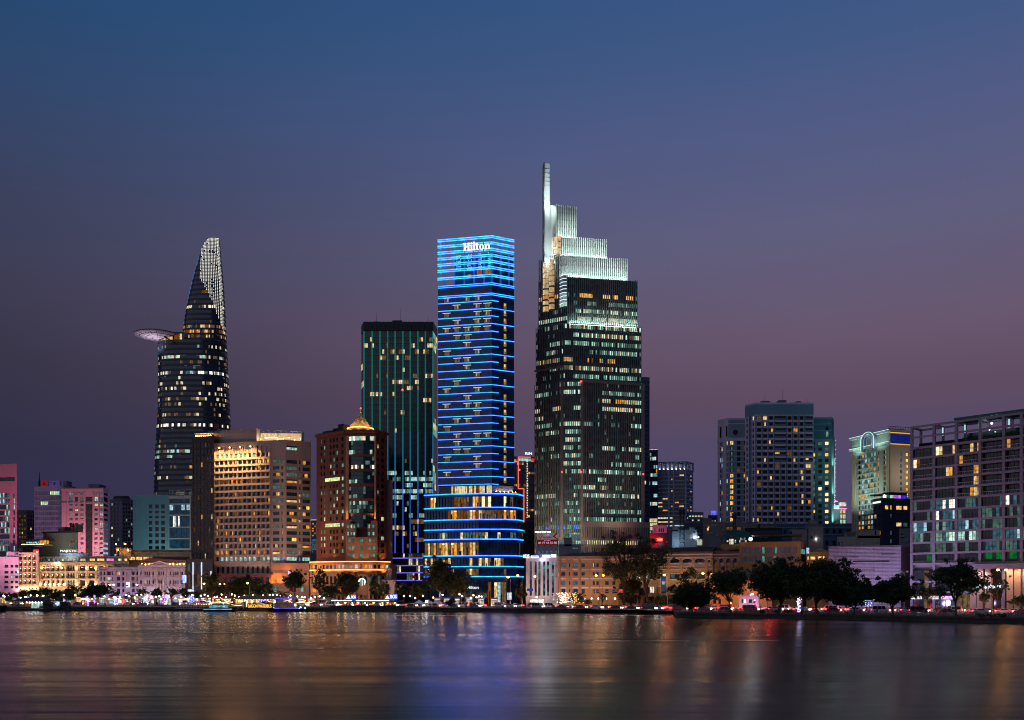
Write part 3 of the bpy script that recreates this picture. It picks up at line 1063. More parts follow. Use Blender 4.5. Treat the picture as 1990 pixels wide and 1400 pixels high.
# ================================================================== green-lit office slab
def green_tower():
 A_=thing('office_tower','dark rectangular office tower with thin vertical light lines, green above and violet below','skyscraper',(XY(772,470).x,474,GZ))
 glass=glassmat('green_tower_glass',(.006,.042,.050),.12)
 fr=wallmat('green_tower_mullion',(.008,.016,.018),.5)
 ms,ix=mats_for(glass,fr,glass)
 chain=[(702,474),(707,470),(841.5,470),(850,476)]
 fs=[Face(chain[i],chain[i+1]) for i in range(3)]
 pts=[XY(*c) for c in chain]
 pts[3]=XY(846,500);
 z1=ZZ(625.5,470)
 poly=[XY(702,478),XY(707,470),XY(842,470),XY(850,484),XY(850,505),XY(704,505)]
 mb=MB(); mb.prism(inset(poly,.35),GZ,z1-.5); mb.build('core',CORE,A_)
 fs=[Face((702,478),(707,470)),Face((707,470),(842,470)),Face((842,470),(850,484))]
 rr_=random.Random(3)
 f=fs[1]
 zc=ZZ(644,470)
 n=34
 zs=[zc-3.17*k for k in range(37)]
 for k in range(36):
  zt,zb=zs[k],zs[k+1]
  y=HZ-(zt-EYE)*F/470
  if zb < GZ+12:break
  p,opts=.04,['warmd','warm','cream','warmd']
  if 652 < y < 700:p,opts=.32,['warm','cream','warmd','warmd']
  if 905 < y < 965:p,opts=.55,['cool','coolm','coolm','coold','ice']
  if 995 < y < 1008:p,opts=.7,['cool','coolm']
  if 1008 < y < 1050:p,opts=.4,['warm','warmd','amberd']
  if 965 < y < 995:p,opts=.3,['coold','cool','green']
  pk=runs(n,p,opts,[None],rr_,1.3)
  mb=MB()
  w=f.W/n
  mb.quad(f.p(0,zb,-.02),f.p(f.W,zb,-.02),f.p(f.W,zb+1.0,-.02),f.p(0,zb+1.0,-.02),2)
  for j in range(n):
   mb.quad(f.p(j*w+.06,zb+1.0,-.25),f.p((j+1)*w-.06,zb+1.0,-.25),f.p((j+1)*w-.06,zt,-.25),f.p(j*w+.06,zt,-.25),ix[pk[j]])
   f.slab(mb,j*w-.05,j*w+.05,zb+1,zt,-.3,-.03,1)
  mb.build('storey_glazing',ms,A_)
  for ff,nn_ in ((fs[0],2),(fs[2],3)):
   pk2=runs(nn_,.15,['warm','coolm'],[None],rr_,1)
   band(A_,ff,zb,zt,0,ff.W,nn_,lambda j:ix[pk2[j]],ms,out=-.05,fin=None,name='storey_glazing')
 mb=MB()
 for ff,nn_ in ((fs[0],2),(f,16),(fs[2],3)):
  w=ff.W/nn_
  for j in range(nn_):
   ff.slab(mb,j*w+.06,(j+1)*w-.06,zc+.3,z1,-.4,.05)
 mb.build('crown_panel',wallmat('green_crown',(.012,.025,.03),.4),A_)
 mb=MB(); mb.prism(inset(poly,.6),z1-.5,z1-.3); mb.build('roof',ROOF,A_)
 for px,w_,h in ((722,3.5,1.6),(760,5,2.2),(805,4,1.4)):
  mb=MB(); f.slab(mb,f.t(px),f.t(px)+w_,z1-.3,z1+h,-9,-5); mb.build('rooftop_unit',FRAME_D,A_)
 mb=MB()
 for px,h in ((728,7),(776,9),(830,5)):p=f.p(f.t(px),z1-.3,-6); mb.tube([p,p+Vector((0,0,h))],[.12,.05],5)
 mb.build('antenna',FRAME_D,A_)
 cols=[((.02,.60,.40),.36),((.02,.50,.42),.36),((.02,.32,.60),.6),((.03,.16,.85),.75),((.10,.12,1.0),1.0)]
 lm=[litmat('tube_%d' % i,c,s,plain=True,sampled=True) for i,(c,s) in enumerate(cols)]
 for px in (707.6,723.4,738.5,753.5,768,783,797.4,812.2,826.8,841):
  t=f.t(px)
  mb=MB()
  zb=GZ+10
  for i in range(5):
   a,b_=zc-(zc-zb)*i/5,zc-(zc-zb)*(i+1)/5
   for dx in (-.28,.10):
    f.slab(mb,t+dx,t+dx+.16,b_,a,.02,.2,i)
  mb.build('light_tube',lm,A_)
 fp=Face((757,432),(823.5,428))
 pz=ZZ(1075,430)
 pk=[None]
 vio=litmat('line_violet',(.20,.16,1.0),.75,plain=True)
 bm=MB()
 pts=[fp.A,fp.B,fp.B+fp.B.normalized()*20,fp.A+fp.A.normalized()*20]
 bm.prism(inset(pts,.5),GZ,pz)
 bm.build('podium',wallmat('podium_black',(.02,.018,.02),.5),A_)
 prev=pz
 for y in (1085,1099.5,1113.5,1128.5,1146):
  z=ZZ(y,430)
  pk=runs(18,.22,['warmd','cream','coold'],[None],rr_,1.5)
  band(A_,fp,z+.3,prev-.3,0,fp.W,18,lambda j:ix[pk[j]],[G_BROWN]+ms[1:],out=-.3,fin=1,name='podium_glazing')
  if y < 1140:
   mb=MB(); fp.slab(mb,.3,fp.W-.3,z-.25,z+.25,0,.3); mb.build('light_line',vio,A_)
  prev=z
 mb=MB(); mb.ball(P(782,758,469),.5); mb.build('red_beacon',BULB_RED,A_)
 return A_
green_tower()
# ================================================================== curved tower with a round landing deck
def bud_tower():
 A_=thing('curved_tower','tapering curved glass tower with a round landing deck jutting from its side','skyscraper',(XY(375,640).x,640,GZ))
 glass=glassmat('bud_glass',(.014,.028,.055),.12)
 sp=wallmat('bud_spandrel',(.030,.036,.050),.35)
 ms,ix=mats_for(glass,sp,sp)
 YC=640.0
 def lerp(tab,y):
  for (y0,x0),(y1,x1) in zip(tab[:-1],tab[1:]):
   if y <= y1:return x0+(x1-x0)*(y-y0)/(y1-y0)
  return tab[-1][1]
 right=[(463,426),(513,430),(556,434),(610,437),(648,438.6),(679,439.6),(710,441),(760,443.4),(787,445),(850,447),(964,448),(1150,446)]
 leftu=[(463,408),(468,403),(473,398.5),(479,394.5),(513,384.6),(548,375),(583,367),(617,360.7),(648,356.5),(680,354)]
 leftl=[(665,309),(768,310.3),(799,309.4),(845,306.3),(876,304.4),(922,302.5),(964,301.7),(1150,302)]
 NS=110
 ex=2.6
 def ringf(y,left):
  l,r=lerp(left,y),lerp(right,y)
  cx=(XY(l,YC).x+XY(r,YC).x)/2
  a=(XY(r,YC).x-XY(l,YC).x)/2
  b_=a*.45
  z=ZZ(y,YC)
  out=[]
  for k in range(NS):
   th=2*math.pi*k/NS
   c,s=math.cos(th),math.sin(th)
   out.append(Vector((cx+a*math.copysign(abs(c) ** (2/ex),c),YC+b_*math.copysign(abs(s) ** (2/ex),s),z)))
  return out,cx,a,b_
 rr_=random.Random(21)
 litl={628:(.65,['cream','cream','coolm']),682:(.6,['ice','cool','cream']),705:(.25,['warm','warmd']),755:(.7,['white','cream','ice']),780:(.3,['cream','warmd']),806:(.55,['cream','cream','warmd']),
   832:(.4,['cream','white','warmd']),858:(.25,['cream']),885:(.6,['cream','cream','warmd']),912:(.5,['cream']),940:(.12,['warm']),965:(.55,['cream','warmd','amberd']),1013:(.75,['cream','white']),
   1040:(.15,['cool']),1120:(.35,['ice','cool','coold']),1145:(.45,['cool','ice']),1172:(.5,['cool','coolm']),1200:(.15,['cool']),1225:(.25,['amber','warmd']),1255:(.2,['cream','warm']),1280:(.15,['cream'])}
 def storey(y0,y1,left,p,opts,off=[None]):
  lo,*_=ringf(y1,left); hi,*_=ringf(y0,left)
  cut=.42
  mb=MB()
  pk=runs(NS,p,opts+[None,opts[-1]+'d' if opts[-1]+'d' in ix else None,'warmd'],off,rr_,1.3)
  cen=sum(lo,Vector())/NS
  for k in range(NS):
   j=(k+1) % NS
   m0,m1=lo[k].lerp(hi[k],cut),lo[j].lerp(hi[j],cut)
   def outp(v,d=.25):
    q=Vector((v.x-cen.x,v.y-cen.y,0)).normalized()
    return v+q*d
   mb.quad(m0,m1,hi[j],hi[k],ix[pk[k]])
   mb.quad(outp(lo[k]),outp(lo[j]),outp(m1),outp(m0),1)
   mb.quad(outp(m0),outp(m1),m1,m0,1)
  mb.build('storey',ms,A_)
 pitch=10.05
 ys=[668+pitch*k for k in range(48)]
 for k in range(len(ys)-1):
  yz=(ys[k]+5-440)*2.593
  near=min(litl,key=lambda q:abs(q-yz))
  p,opts=litl[near] if abs(near-yz) < 12 else (.05,['warmd','coold'])
  if ys[k] > 970:p=0
  storey(ys[k],ys[k+1],leftl,p,opts)
 litu={430:(.35,['cream','warm2']),535:(.85,['amber','warm','amberd']),575:(.5,['amberd','warm','amber']),600:(.02,['warm'])}
 k=0
 y=463.0
 while y < 678:
  y1=min(y+pitch*.96,680)
  yz=(y+5-440)*2.593
  near=min(litu,key=lambda q:abs(q-yz))
  p,opts=litu[near] if abs(near-yz) < 13 and yz > 420 else (.03,['amberd'])
  storey(y,y1,leftu,p,opts)
  y=y1
 mb=MB()
 top,*_=ringf(463,leftu)
 mb.poly(top); mb.poly(ringf(668,leftl)[0])
 mb.build('roof',ROOF,A_)
 mb=MB()
 pts,cx,a,b_=ringf(668,leftl)
 zb,zt=ZZ(667,YC),ZZ(656,YC)
 for k in range(NS // 2+2,NS):
  p0,p1=pts[k-1],pts[k]
  if p0.x > XY(362,YC).x:continue
  p0=Vector((p0.x*.995,p0.y+1.5,0)); p1=Vector((p1.x*.995,p1.y+1.5,0))
  mb.quad((p0.x,p0.y,zb),(p1.x,p1.y,zb),(p1.x,p1.y,zt),(p0.x,p0.y,zt),ix[rr_.choice(['amber','warm','amberd',None,'amberd'])])
  mb.quad((p0.x,p0.y-.3,zt),(p1.x,p1.y-.3,zt),(p1.x,p1.y-.3,zt+1.2),(p0.x,p0.y-.3,zt+1.2),1)
 mb.build('restaurant_storey',ms,A_)
 c=P(307,652.5,634)
 Rd=15.6
 mb=MB()
 mb.lathe((c.x,c.y,c.z),[(0,-2.2),(Rd*.35,-2.0),(Rd*.75,-1.3),(Rd,-.35)],40,0)
 mb.lathe((c.x,c.y,c.z),[(Rd,-.35),(Rd+.2,.1),(Rd,.45),(Rd-.6,.45),(0,.3)],40,1)
 for k in range(20):
  th=2*math.pi*k/20
  mb.tube([(c.x+3*math.cos(th),c.y+3*math.sin(th),c.z-2.2),(c.x+Rd*.76*math.cos(th),c.y+Rd*.76*math.sin(th),c.z-1.45),(c.x+(Rd-.1)*math.cos(th),c.y+(Rd-.1)*math.sin(th),c.z-.45)],.13,4,1)
 for r_ in (.5,.76):
  mb.tube([(c.x+Rd*r_*math.cos(2*math.pi*k/32),c.y+Rd*r_*math.sin(2*math.pi*k/32),c.z-(1.85 if r_ < .6 else 1.4)) for k in range(33)],.13,4,1)
 mb.build('landing_deck',[wallmat('deck_soffit',(.52,.47,.46),.6),wallmat('deck_rim',(.16,.17,.19),.5)],A_)
 mb=MB()
 for dx in (-4,0,4):
  mb.tube([(c.x+6,c.y+dx,c.z-2),(XY(352,YC).x,YC-8+dx,c.z-6.5)],.5,6)
 mb.build('deck_bracket',sp,A_)
 flood(P(296,686,628),P(296,655,634),(.85,.72,1.0),2000,2,150)
 bound=[(467,396),(513,386),(538,386),(556,400),(575,409.7),(594,419),(613.5,425),(629,432),(651,438)]
 mb=MB()
 def lerpb(y):
  for (y0,x0),(y1,x1) in zip(bound[:-1],bound[1:]):
   if y <= y1:return x0+(x1-x0)*max(0,(y-y0))/(y1-y0)
  return 999
 y=465.5
 while y < 652:
  _,cx,a,b_=ringf(y,leftu)
  z=ZZ(y,YC)
  r=lerp(right,y)
  ks=0
  for k in range(16):
   wsc=.72+.28*min(1,(y-463)/120)
   d=(0.5+(k*1.0) if k < 4 else .5+4+(k-4)*3.5)*wsc
   px=r-d
   if px < lerpb(y) or px < lerp(leftu,y)+1.5:continue
   if rr_.random() < .06:continue
   X=XY(px,YC).x
   u=max(-1,min(1,(X-cx)/a))
   yy=YC-b_*(1-abs(u) ** ex) ** (1/ex)-.45
   wd=.36 if k >= 4 else .2
   mb.quad((X-wd/2*1.1,yy,z-.28),(X+wd/2*1.1,yy,z-.28),(X+wd/2*1.1,yy,z+.28),(X-wd/2*1.1,yy,z+.28))
  y += 2.85
 mb.build('led_dots',litmat('dot_white',(1.0,.97,.86),1.3,plain=True),A_,kind='stuff')
 mb=MB()
 y=500.0
 while y < 646:
  px=lerp(leftu,y)
  if rr_.random() < .7 and not 585 < y < 600:
   X=XY(px+.8,YC).x
   zt,zb=ZZ(y,YC),ZZ(y+4.5,YC)
   X2=XY(lerp(leftu,y+4.5)+.8,YC).x
   mb.quad((X2-.5,YC-1.5,zb),(X2+.25,YC-2.8,zb),(X+.25,YC-2.8,zt),(X-.5,YC-1.5,zt))
  y += 5
 mb.build('edge_light',litmat('edge_blue',(.12,.42,1.0),.6),A_)
 return A_
bud_tower()
def picker(p,opts,off=(None,),styles=('full',),seed=0,special=None):
 r_=random.Random(seed)
 def f(i,j):
  if special:
   s=special(i,j)
   if s is not None:return s
  if r_.random() < p:return (r_.choice(styles),r_.choice(opts))
  return ('full',r_.choice(off))
 return f
def rooftop(root,f,items,zt,mat,name='rooftop_unit'):
 for px0,px1,h,sb,d in items:
  mb=MB()
  t0,t1=f.t(px0),f.t(px1)
  f.slab(mb,t0,t1,zt,zt+h,-sb-d,-sb)
  f.slab(mb,t0-.15,t1+.15,zt+h,zt+h+.2,-sb-d-.15,-sb+.15)
  mb.build(name,mat,root)
def air_conditioners(root,f,pts,mat):
 for px,py in pts:
  Y=f.A.y+f.u.y*f.t(px); t,z=f.t(px),ZZ(py,Y)
  mb=MB(); f.slab(mb,t-.42,t+.42,z-.3,z+.3,.03,.38); f.slab(mb,t-.5,t+.5,z-.36,z-.31,0,.42); mb.build('air_conditioner',mat,root)
def cornice(root,f,z,h,out,mat,t0=0,t1=None,name='cornice'):
 mb=MB(); f.slab(mb,t0,f.W if t1 is None else t1,z,z+h,0,out); mb.build(name,mat,root)
# ================================================================== big riverside hotel (pale slab with balconies)
def pale_hotel():
 wallm=wallmat('hotel_beige',(.36,.27,.235),.8,.15)
 chain=[(416.5,440),(527,431),(555,429),(604.5,436)]
 b=Building('pale_hotel','broad beige hotel block with rows of amber windows and a floodlit upper balcony wall','hotel',chain,26,858,wallm,ref=2,base=GZ,parapet=.8)
 f0,f1,f2=b.f
 n=17
 y0=780+346/3.333
 pitch=12.63
 cs0=[(419.5+8.95*k,419.5+8.95*k+6.9) for k in range(12)]
 rz=[(f0.z(y0+pitch*k+4.2,500),f0.z(y0+pitch*k-3.8,500)) for k in range(n)][::-1]
 zbot=f0.z(1092,500)
 cols0=colst(f0,cs0)
 base_rows=[(f0.z(1115,500),f0.z(1101,500))]
 bcols=colst(f0,[(421+9.7*k,426.3+9.7*k) for k in range(11)])
 wallgrid(b.wall,f0,b.z0,b.z1,base_rows+rz,lambda i:bcols if i == 0 else cols0,.55)
 rr_=random.Random(31)
 def pk(i,j):
  if i == 0:return ('full',rr_.choice(['ice','cool','coolm','cool','iced'])) if j > 0 else ('full',None)
  if i == 1:return (rr_.choice(['left','mid','full']),'amber')if rr_.random() < .55 else ('full',None)
  if i == 12:return ('full','amberd') if rr_.random() < .5 else ('mid','orange') if rr_.random() < .3 else ('full',None)
  if rr_.random() < .22:return (rr_.choice(['left','mid','right']),rr_.choice(['amber','warm','amber2','amber']))
  return ('full','amberd' if rr_.random() < .07 else None)
 put_windows(b.root,f0,rz,cols0,pk,.5,G_TEAL,FRAME_B)
 put_windows(b.root,f0,base_rows,bcols,lambda i,j:('full',None),.5,G_BLACK,FRAME_B,name='shutter')
 rib=MB(); bal=MB()
 for c in range(13):
  t=f0.t(418.3+8.95*c)
  f0.slab(rib,t-.22,t+.22,f0.z(1094,500),f0.z(867,500),0,.55)
 rib.build('rib',wallm,b.root)
 for (za,zb) in rz:
  for (a,c) in cols0:
   mb=MB(); f0.slab(mb,a-.2,c+.2,za-1.15,za-.25,0,.75); mb.build('balcony_front',wallm,b.root)
 rz1=[(f1.z(y0+pitch*k+4.0,540),f1.z(y0+pitch*k-3.0,540)) for k in range(1,n)][::-1]
 c1=colst(f1,[(530,543),(546.5,550.5)])
 wallgrid(b.wall,f1,b.z0,b.z1,rz1,c1,.4)
 rz2=[(f2.z(y0+pitch*k+4.0),f2.z(y0+pitch*k-3.2)) for k in range(1,n)][::-1]
 c2=colst(f2,[(557,577.5),(581,584.2),(588,602.5)])
 trow=(f2.z(874),f2.z(865.5))
 wallgrid(b.wall,f2,b.z0,b.z1,rz2+[trow],lambda i:c2 if i < len(rz2) else [c2[0]],.4)
 wide=picker(.26,['amber','amber2','amber','warm'],(None,None,None,None,'coold'),('right','mid','left','low'),8)
 def pk2(i,j):
  if i == 0:return ('full',['cool','ice','cool'][j] if j != 1 else 'blue')
  return wide(i,j)
 put_windows(b.root,f1,rz1,c1,pk2,.35,G_TEAL,FRAME_B,2)
 put_windows(b.root,f2,rz2,c2,pk2,.35,G_TEAL,FRAME_B,3)
 put_windows(b.root,f2,[trow],[c2[0]],lambda i,j:('low','cool'),.35,G_TEAL,FRAME_B,3)
 for f,rz_ in ((f1,rz1),(f2,rz2)):
  mb=MB()
  for (za,zb) in rz_:
   f.slab(mb,-.02,f.W+.02,zb+.12,zb+.35,0,.18)
  mb.build('string_course',wallm,b.root)
 b.finish()
 mb=MB()
 fs=Face((416.5,442),(498,434.5))
 fs.slab(mb,0,fs.W,b.z1-.2,ZZ(834,436),-2.2,.0)
 fs.slab(mb,0,fs.W,b.z1-2.0,ZZ(866,436),.0,.25)
 mb.build('screen_wall',wallm,b.root)
 mb=MB()
 fb=Face((498,434),(587,436))
 zr=b.z1+.9
 fb.slab(mb,0,fb.W,zr,ZZ(838,436),-7.5,-7)
 fb.slab(mb,fb.W-.4,fb.W,zr,ZZ(838.5,436),-7,0)
 fb.slab(mb,0,.5,zr,ZZ(834,436),-7,0)
 mb.build('bar_screen',wallmat('bar_cream',(.62,.52,.40),.7),b.root)
 mb=MB()
 for k in range(9):
  a=fb.p(fb.W*k/8.0,ZZ(837+.6*(k % 2),436),-.4); c=fb.p(fb.W*k/8.0,ZZ(838,436),-7)
  mb.tube([a,c],.07,4)
 mb.tube([fb.p(.2,ZZ(836,436),-.4),fb.p(fb.W,ZZ(839,436),-.4)],.08,4)
 mb.build('pergola_bar',FRAME_L,b.root)
 mb=MB()
 for k in range(8):
  mb.ball(fb.p(fb.W*(k+.5)/8,zr+1.6+(k % 3)*.5,-4),.2)
 mb.build('bar_lamp',BULB_WARM,b.root)
 mb=MB()
 fb.slab(mb,fb.t(505),fb.t(540),zr+2.6,zr+4.4,-6,-3,0)
 fb.slab(mb,fb.t(512),fb.t(538),zr+2.0,zr+2.5,-3,-2.9,1)
 mb.build('bar_counter',[L['warm'],LED_WHITE],b.root)
 for px in (510,540,570):flood(fb.p(fb.t(px),zr+.6,1),fb.p(fb.t(px),zr+3,-7),(1,.78,.5),420,.8,160)
 ls=MB()
 for px in (431,451,471,491):
  p=f0.p(f0.t(px),f0.z(868.5,500),2.0)
  mb=MB(); mb.ball(p,.32,n=8); mb.build('floodlight_head',BULB_WARM,b.root)
  f0.slab(ls,f0.t(px)-.08,f0.t(px)+.08,p.z+.2,p.z+.36,0,2.0)
  flood(p+Vector((0,-.5,-.2)),f0.p(f0.t(px),p.z-16,.2),(1.0,.62,.26),8500,.8,140)
 ls.build('lamp_arm',FRAME_D,b.root)
 mb=MB()
 for px in (432,452,472,500):
  f0.slab(mb,f0.t(px)-.9,f0.t(px)+.5,f0.z(872,500),f0.z(866.5,500),-.1,.12)
 mb.build('vent_slot',FRAME_D,b.root)
 en=MB()
 fe=Face((527,427),(601,426))
 org=wallmat('entrance_render',(.24,.13,.09),.8)
 zt=ZZ(1098,427)
 c_e=colst(fe,[(531.5,538),(584,590)])
 wallgrid(en,fe,GZ,zt,[(ZZ(1132,427),ZZ(1121,427))],c_e,.3)
 pts=[fe.A,fe.B,fe.B+fe.B.normalized()*4,fe.A+fe.A.normalized()*4]
 en.prism(inset(pts,.35),GZ,zt-.1)
 fe.slab(en,-.2,fe.W+.2,zt,zt+.8,-1,.4)
 fe.slab(en,0,fe.W,ZZ(1114,427),ZZ(1113,427),0,.45)
 en.build('entrance_block',org,b.root)
 put_windows(b.root,fe,[(ZZ(1132,427),ZZ(1121,427))],c_e,lambda i,j:('full','orange'),.25,G_BROWN,FRAME_B)
 put_windows(b.root,Face((527,426.4),(601,425.4)),[(ZZ(1151,427),ZZ(1140,427))],c_e,lambda i,j:('full','coolm'),-.05,G_BROWN,FRAME_B)
 for px in (530,545,597):
  flood(fe.p(fe.t(px),ZZ(1136,427),2.5),fe.p(fe.t(px),ZZ(1118,427),0),(1,.30,.03),520,.4,110)
 flood(fe.p(fe.t(560),ZZ(1108,427),2.5),fe.p(fe.t(562),ZZ(1096,427),-1),(1,.33,.05),160,.6,150)
 text('R',b.root,fe,561,567.5,1110,1118,litmat('sign_lilac',(.6,.6,1),1.6,plain=True),.5,bold=.02)
 mb=MB()
 for k in range(9):
  px=549+k*2.9
  fe.slab(mb,fe.t(px),fe.t(px+1.9),ZZ(1127.5,427),ZZ(1124.8,427),.3,.4)
 mb.build('lettering',LED_WHITE,b.root)
 bs=Face((424,430),(527,425.5))
 bb=MB()
 cb=colst(bs,[(436+10.1*k,442+10.1*k) for k in range(9)])
 zb_=ZZ(1117,427)
 rb_=[(ZZ(1137,427),ZZ(1122,427))]
 wallgrid(bb,bs,GZ,zb_,rb_,cb,.4)
 bb.prism(inset([bs.A,bs.B,bs.B+Vector((0,4)),bs.A+Vector((0,4))],.45),GZ,zb_-.05)
 bs.slab(bb,-.3,bs.W+.3,zb_,zb_+.6,-2,.5)
 bb.build('dark_base_storey',wallmat('base_maroon',(.10,.035,.035),.8),b.root)
 put_windows(b.root,bs,rb_,cb,lambda i,j:('full',None),.35,G_BLACK,FRAME_D)
 flood(XYZ(470,395,4),XYZ(480,436,45),(1,.74,.62),3800,4,140)
 flood(XYZ(560,395,4),XYZ(570,436,45),(1,.73,.61),3800,4,140)
 return b
pale_hotel()
def dark_wing():
 m_=wallmat('wing_bronze',(.05,.042,.04),.6)
 b=Building('dark_hotel_wing','narrow dark bronze hotel wing with pinpoint window lights beside the beige hotel','hotel',[(373.3,440),(416.3,437)],20,853,m_,base=GZ)
 f=b.f[0]
 cs=colst(f,[(375.5+6.9*k,380.2+6.9*k) for k in range(6)])
 rz=rowsz(f,866.5,12.63,18,9.5)
 wallgrid(b.wall,f,b.z0,b.z1,rz,cs,.3)
 put_windows(b.root,f,rz,cs,picker(.10,['amber','warm','amberd'],(None,),('right','left','mid'),4),.25,G_BLACK,FRAME_D)
 b.finish()
 mb=MB()
 for k in range(9):mb.ball(f.p(f.t(376+k*3.6),b.z1+1.6,-2),.26)
 mb.build('roof_lamp',BULB_WARM,b.root)
 mb=MB(); f.slab(mb,f.t(374),f.t(416),b.z1+.9,b.z1+1.2,-6,-1.2); f.slab(mb,f.t(374),f.t(416),b.z1+2.6,b.z1+2.9,-6,-1.2)
 mb.build('roof_canopy',wallmat('canopy_tan',(.35,.26,.17),.7),b.root)
 for px in (395,408):
  mb=MB(); f.slab(mb,f.t(px),f.t(px+9),b.z1+3,b.z1+4.2,-8,-4); mb.build('rooftop_unit',CONC,b.root)
 fs=Face((415,450),(447,448))
 mb=MB()
 for k in range(6):
  x=fs.t(418+k*5.2); fs.slab(mb,x-.1,x+.1,ZZ(836,449),ZZ(812,449),-.5,-.3)
 for y in (834,826,818):fs.slab(mb,fs.t(417),fs.t(447),ZZ(y,449),ZZ(y,449)+.2,-.3,-.1)
 mb.build('sign_frame',FRAME_D,b.root)
 redd=wallmat('sign_red_unlit',(.25,.02,.025),.5)
 mb=MB(); disc(mb,fs,421.5,828.5,5.0,.1); mb.build('emblem',redd,b.root)
 text('SCB',b.root,fs,428,446,813,826,wallmat('sign_black',(.02,.02,.03),.5),.2,bold=.03)
 return b
def disc(mb,f,px,py,rpx,out,thick=.3,m=0,n=20):
 Y=f.A.y+f.u.y*f.t(px)
 r=rpx/F*Y; t=f.t(px); z=ZZ(py,Y)
 ring=[f.p(t+r*math.cos(2*math.pi*k/n),z+r*math.sin(2*math.pi*k/n),out) for k in range(n)]
 mb.poly(ring,m)
 back=[v-f.n3(thick) for v in ring]
 for k in range(n):
  mb.quad(ring[k],back[k],back[(k+1) % n],ring[(k+1) % n],m)
dark_wing()
# ================================================================== red-brown tower with a glass bow and lit cupola
def brown_tower():
 br=wallmat('red_granite',(.155,.055,.03),.6,.2)
 br2=wallmat('tan_granite',(.38,.20,.11),.65,.15)
 chain=[(615,428),(672,417),(731,416),(752.5,423)]
 b=Building('brown_tower','red-brown granite tower with a tall glass bow and a glowing pyramid cupola','tower',chain,20,840,br,ref=1,parapet=1.0)
 f0,f1,f2=b.f
 y_rows=[780+(246+42.6*k)/3.333 for k in range(18)]
 cs=colst(f0,[(623,626),(629,632),(641,644),(647.5,650.5),(653.5,656.5),(663.5,667.5)])
 cs_p=colst(f0,[(631,660.5),(663.5,667.5)])
 rz=[(f0.z(y+4,660),f0.z(y-3.6,660)) for y in y_rows][::-1]
 n=len(rz)
 def cc(i):return cs_p if (n-1-i) in (6,13) else cs
 rz=[r for r in rz if r[0] > ZZ(1085,420)]
 n=18
 off=n-len(rz)
 def cc(i):return cs_p if (n-1-(i+off)) in (6,13) or (n-1-(i+off)) == 13 else cs
 wallgrid(b.wall,f0,b.z0,b.z1,rz,cc,.3)
 rr_=random.Random(17)
 def pk(i,j):
  k=n-1-(i+off)
  if k in (6,13):return ('full','lime' if j == 0 else 'cool')
  if rr_.random() < .42:return ('full',rr_.choice(['coolm','cool','coold','coolm','cream']))
  return ('full',None)
 put_windows(b.root,f0,rz,cc,pk,.25,G_BLACK,FRAME_D,1)
 rz2=[(f2.z(y+4),f2.z(y-3.6)) for y in y_rows if y < 1085][::-1]
 c2=colst(f2,[(733.5,736.5),(741,746.5)])
 wallgrid(b.wall,f2,b.z0,b.z1,rz2,c2,.3)
 put_windows(b.root,f2,rz2,c2,picker(.2,['coolm','lime','cool'],(None,),seed=3),.25,G_BLACK,FRAME_D,1)
 stages=[(849,884),(888.5,912.5),(917.5,940.5),(946.5,969.5),(974.5,998),(1002.5,1026)]
 wallgrid(b.wall,f1,b.z0,b.z1,sorted([(f1.z(bm),f1.z(tp)) for tp,bm in stages]),[(f1.t(678.5),f1.t(727.5))],1.0)
 bow=glassmat('bow_glass',(.012,.04,.042),.1)
 ms,ix=mats_for(bow,FRAME_D,br)
 NB=12
 for si,(tp,bm) in enumerate(stages):
  zt,zb=f1.z(tp),f1.z(bm)
  nr=4 if si == 0 else 3
  for r_ in range(nr):
   za,zc=zb+(zt-zb)*r_/nr,zb+(zt-zb)*(r_+1)/nr
   mb=MB()
   t0,t1=f1.t(678.5),f1.t(727.5)
   lit={0:{3:(.9,['cream','white','cool']),0:(.2,['cool'])},1:{0:(.7,['white','cream','warmd',None])},2:{2:(.6,['warmd','warm','cream',None]),0:(.3,['cool','coold',None])},
    3:{2:(.3,['coolm','lime',None]),0:(.3,['coolm',None])},4:{2:(.4,['cool','coolm','coold',None]),1:(.2,['coold','coolm']),0:(.3,['coold','coolm'])},5:{0:(.15,['coolm'])}}.get(si,{}).get(r_,(.03,['coold']))
   pk_=runs(NB,lit[0],lit[1],[None]*9+['coold'],rr_,2)
   for k in range(NB):
    a,c=t0+(t1-t0)*k/NB,t0+(t1-t0)*(k+1)/NB
    oa,ob=[1.5*(1-((x-(t0+t1)/2)/((t1-t0)/2)) ** 2)-.4 for x in (a,c)]
    mb.quad(f1.p(a,za+.14,oa),f1.p(c,za+.14,ob),f1.p(c,zc,ob),f1.p(a,zc,oa),ix[pk_[k]])
    mb.quad(f1.p(a,za,oa+.06),f1.p(c,za,ob+.06),f1.p(c,za+.14,ob+.06),f1.p(a,za+.14,oa+.06),1)
   mb.build('bow_glazing',ms,b.root)
  mb=MB()
  t0,t1=f1.t(678.5),f1.t(727.5)
  for k in range(NB):
   a,c=t0+(t1-t0)*k/NB,t0+(t1-t0)*(k+1)/NB
   oa,ob=[1.6*(1-((x-(t0+t1)/2)/((t1-t0)/2)) ** 2)-.2 for x in (a,c)]
   nz=f1.z(stages[si+1][0]) if si+1 < len(stages) else zb-.6
   mb.quad(f1.p(a,nz,oa),f1.p(c,nz,ob),f1.p(c,zb,ob),f1.p(a,zb,oa),0)
  mb.build('bow_band',br,b.root)
 for px0,px1 in ((672.5,678),(728,731)):
  mb=MB(); f1.slab(mb,f1.t(px0),f1.t(px1),GZ,b.z1-2,0,.7); mb.build('pilaster',br2,b.root)
 mb=MB()
 for f in b.f:f.slab(mb,-.1,f.W+.1,b.z1-.6,b.z1+.5,0,1.1)
 f0.slab(mb,0,f0.W,f0.z(940,660)-.3,f0.z(940,660)+.3,0,.25)
 mb.build('cornice',br,b.root)
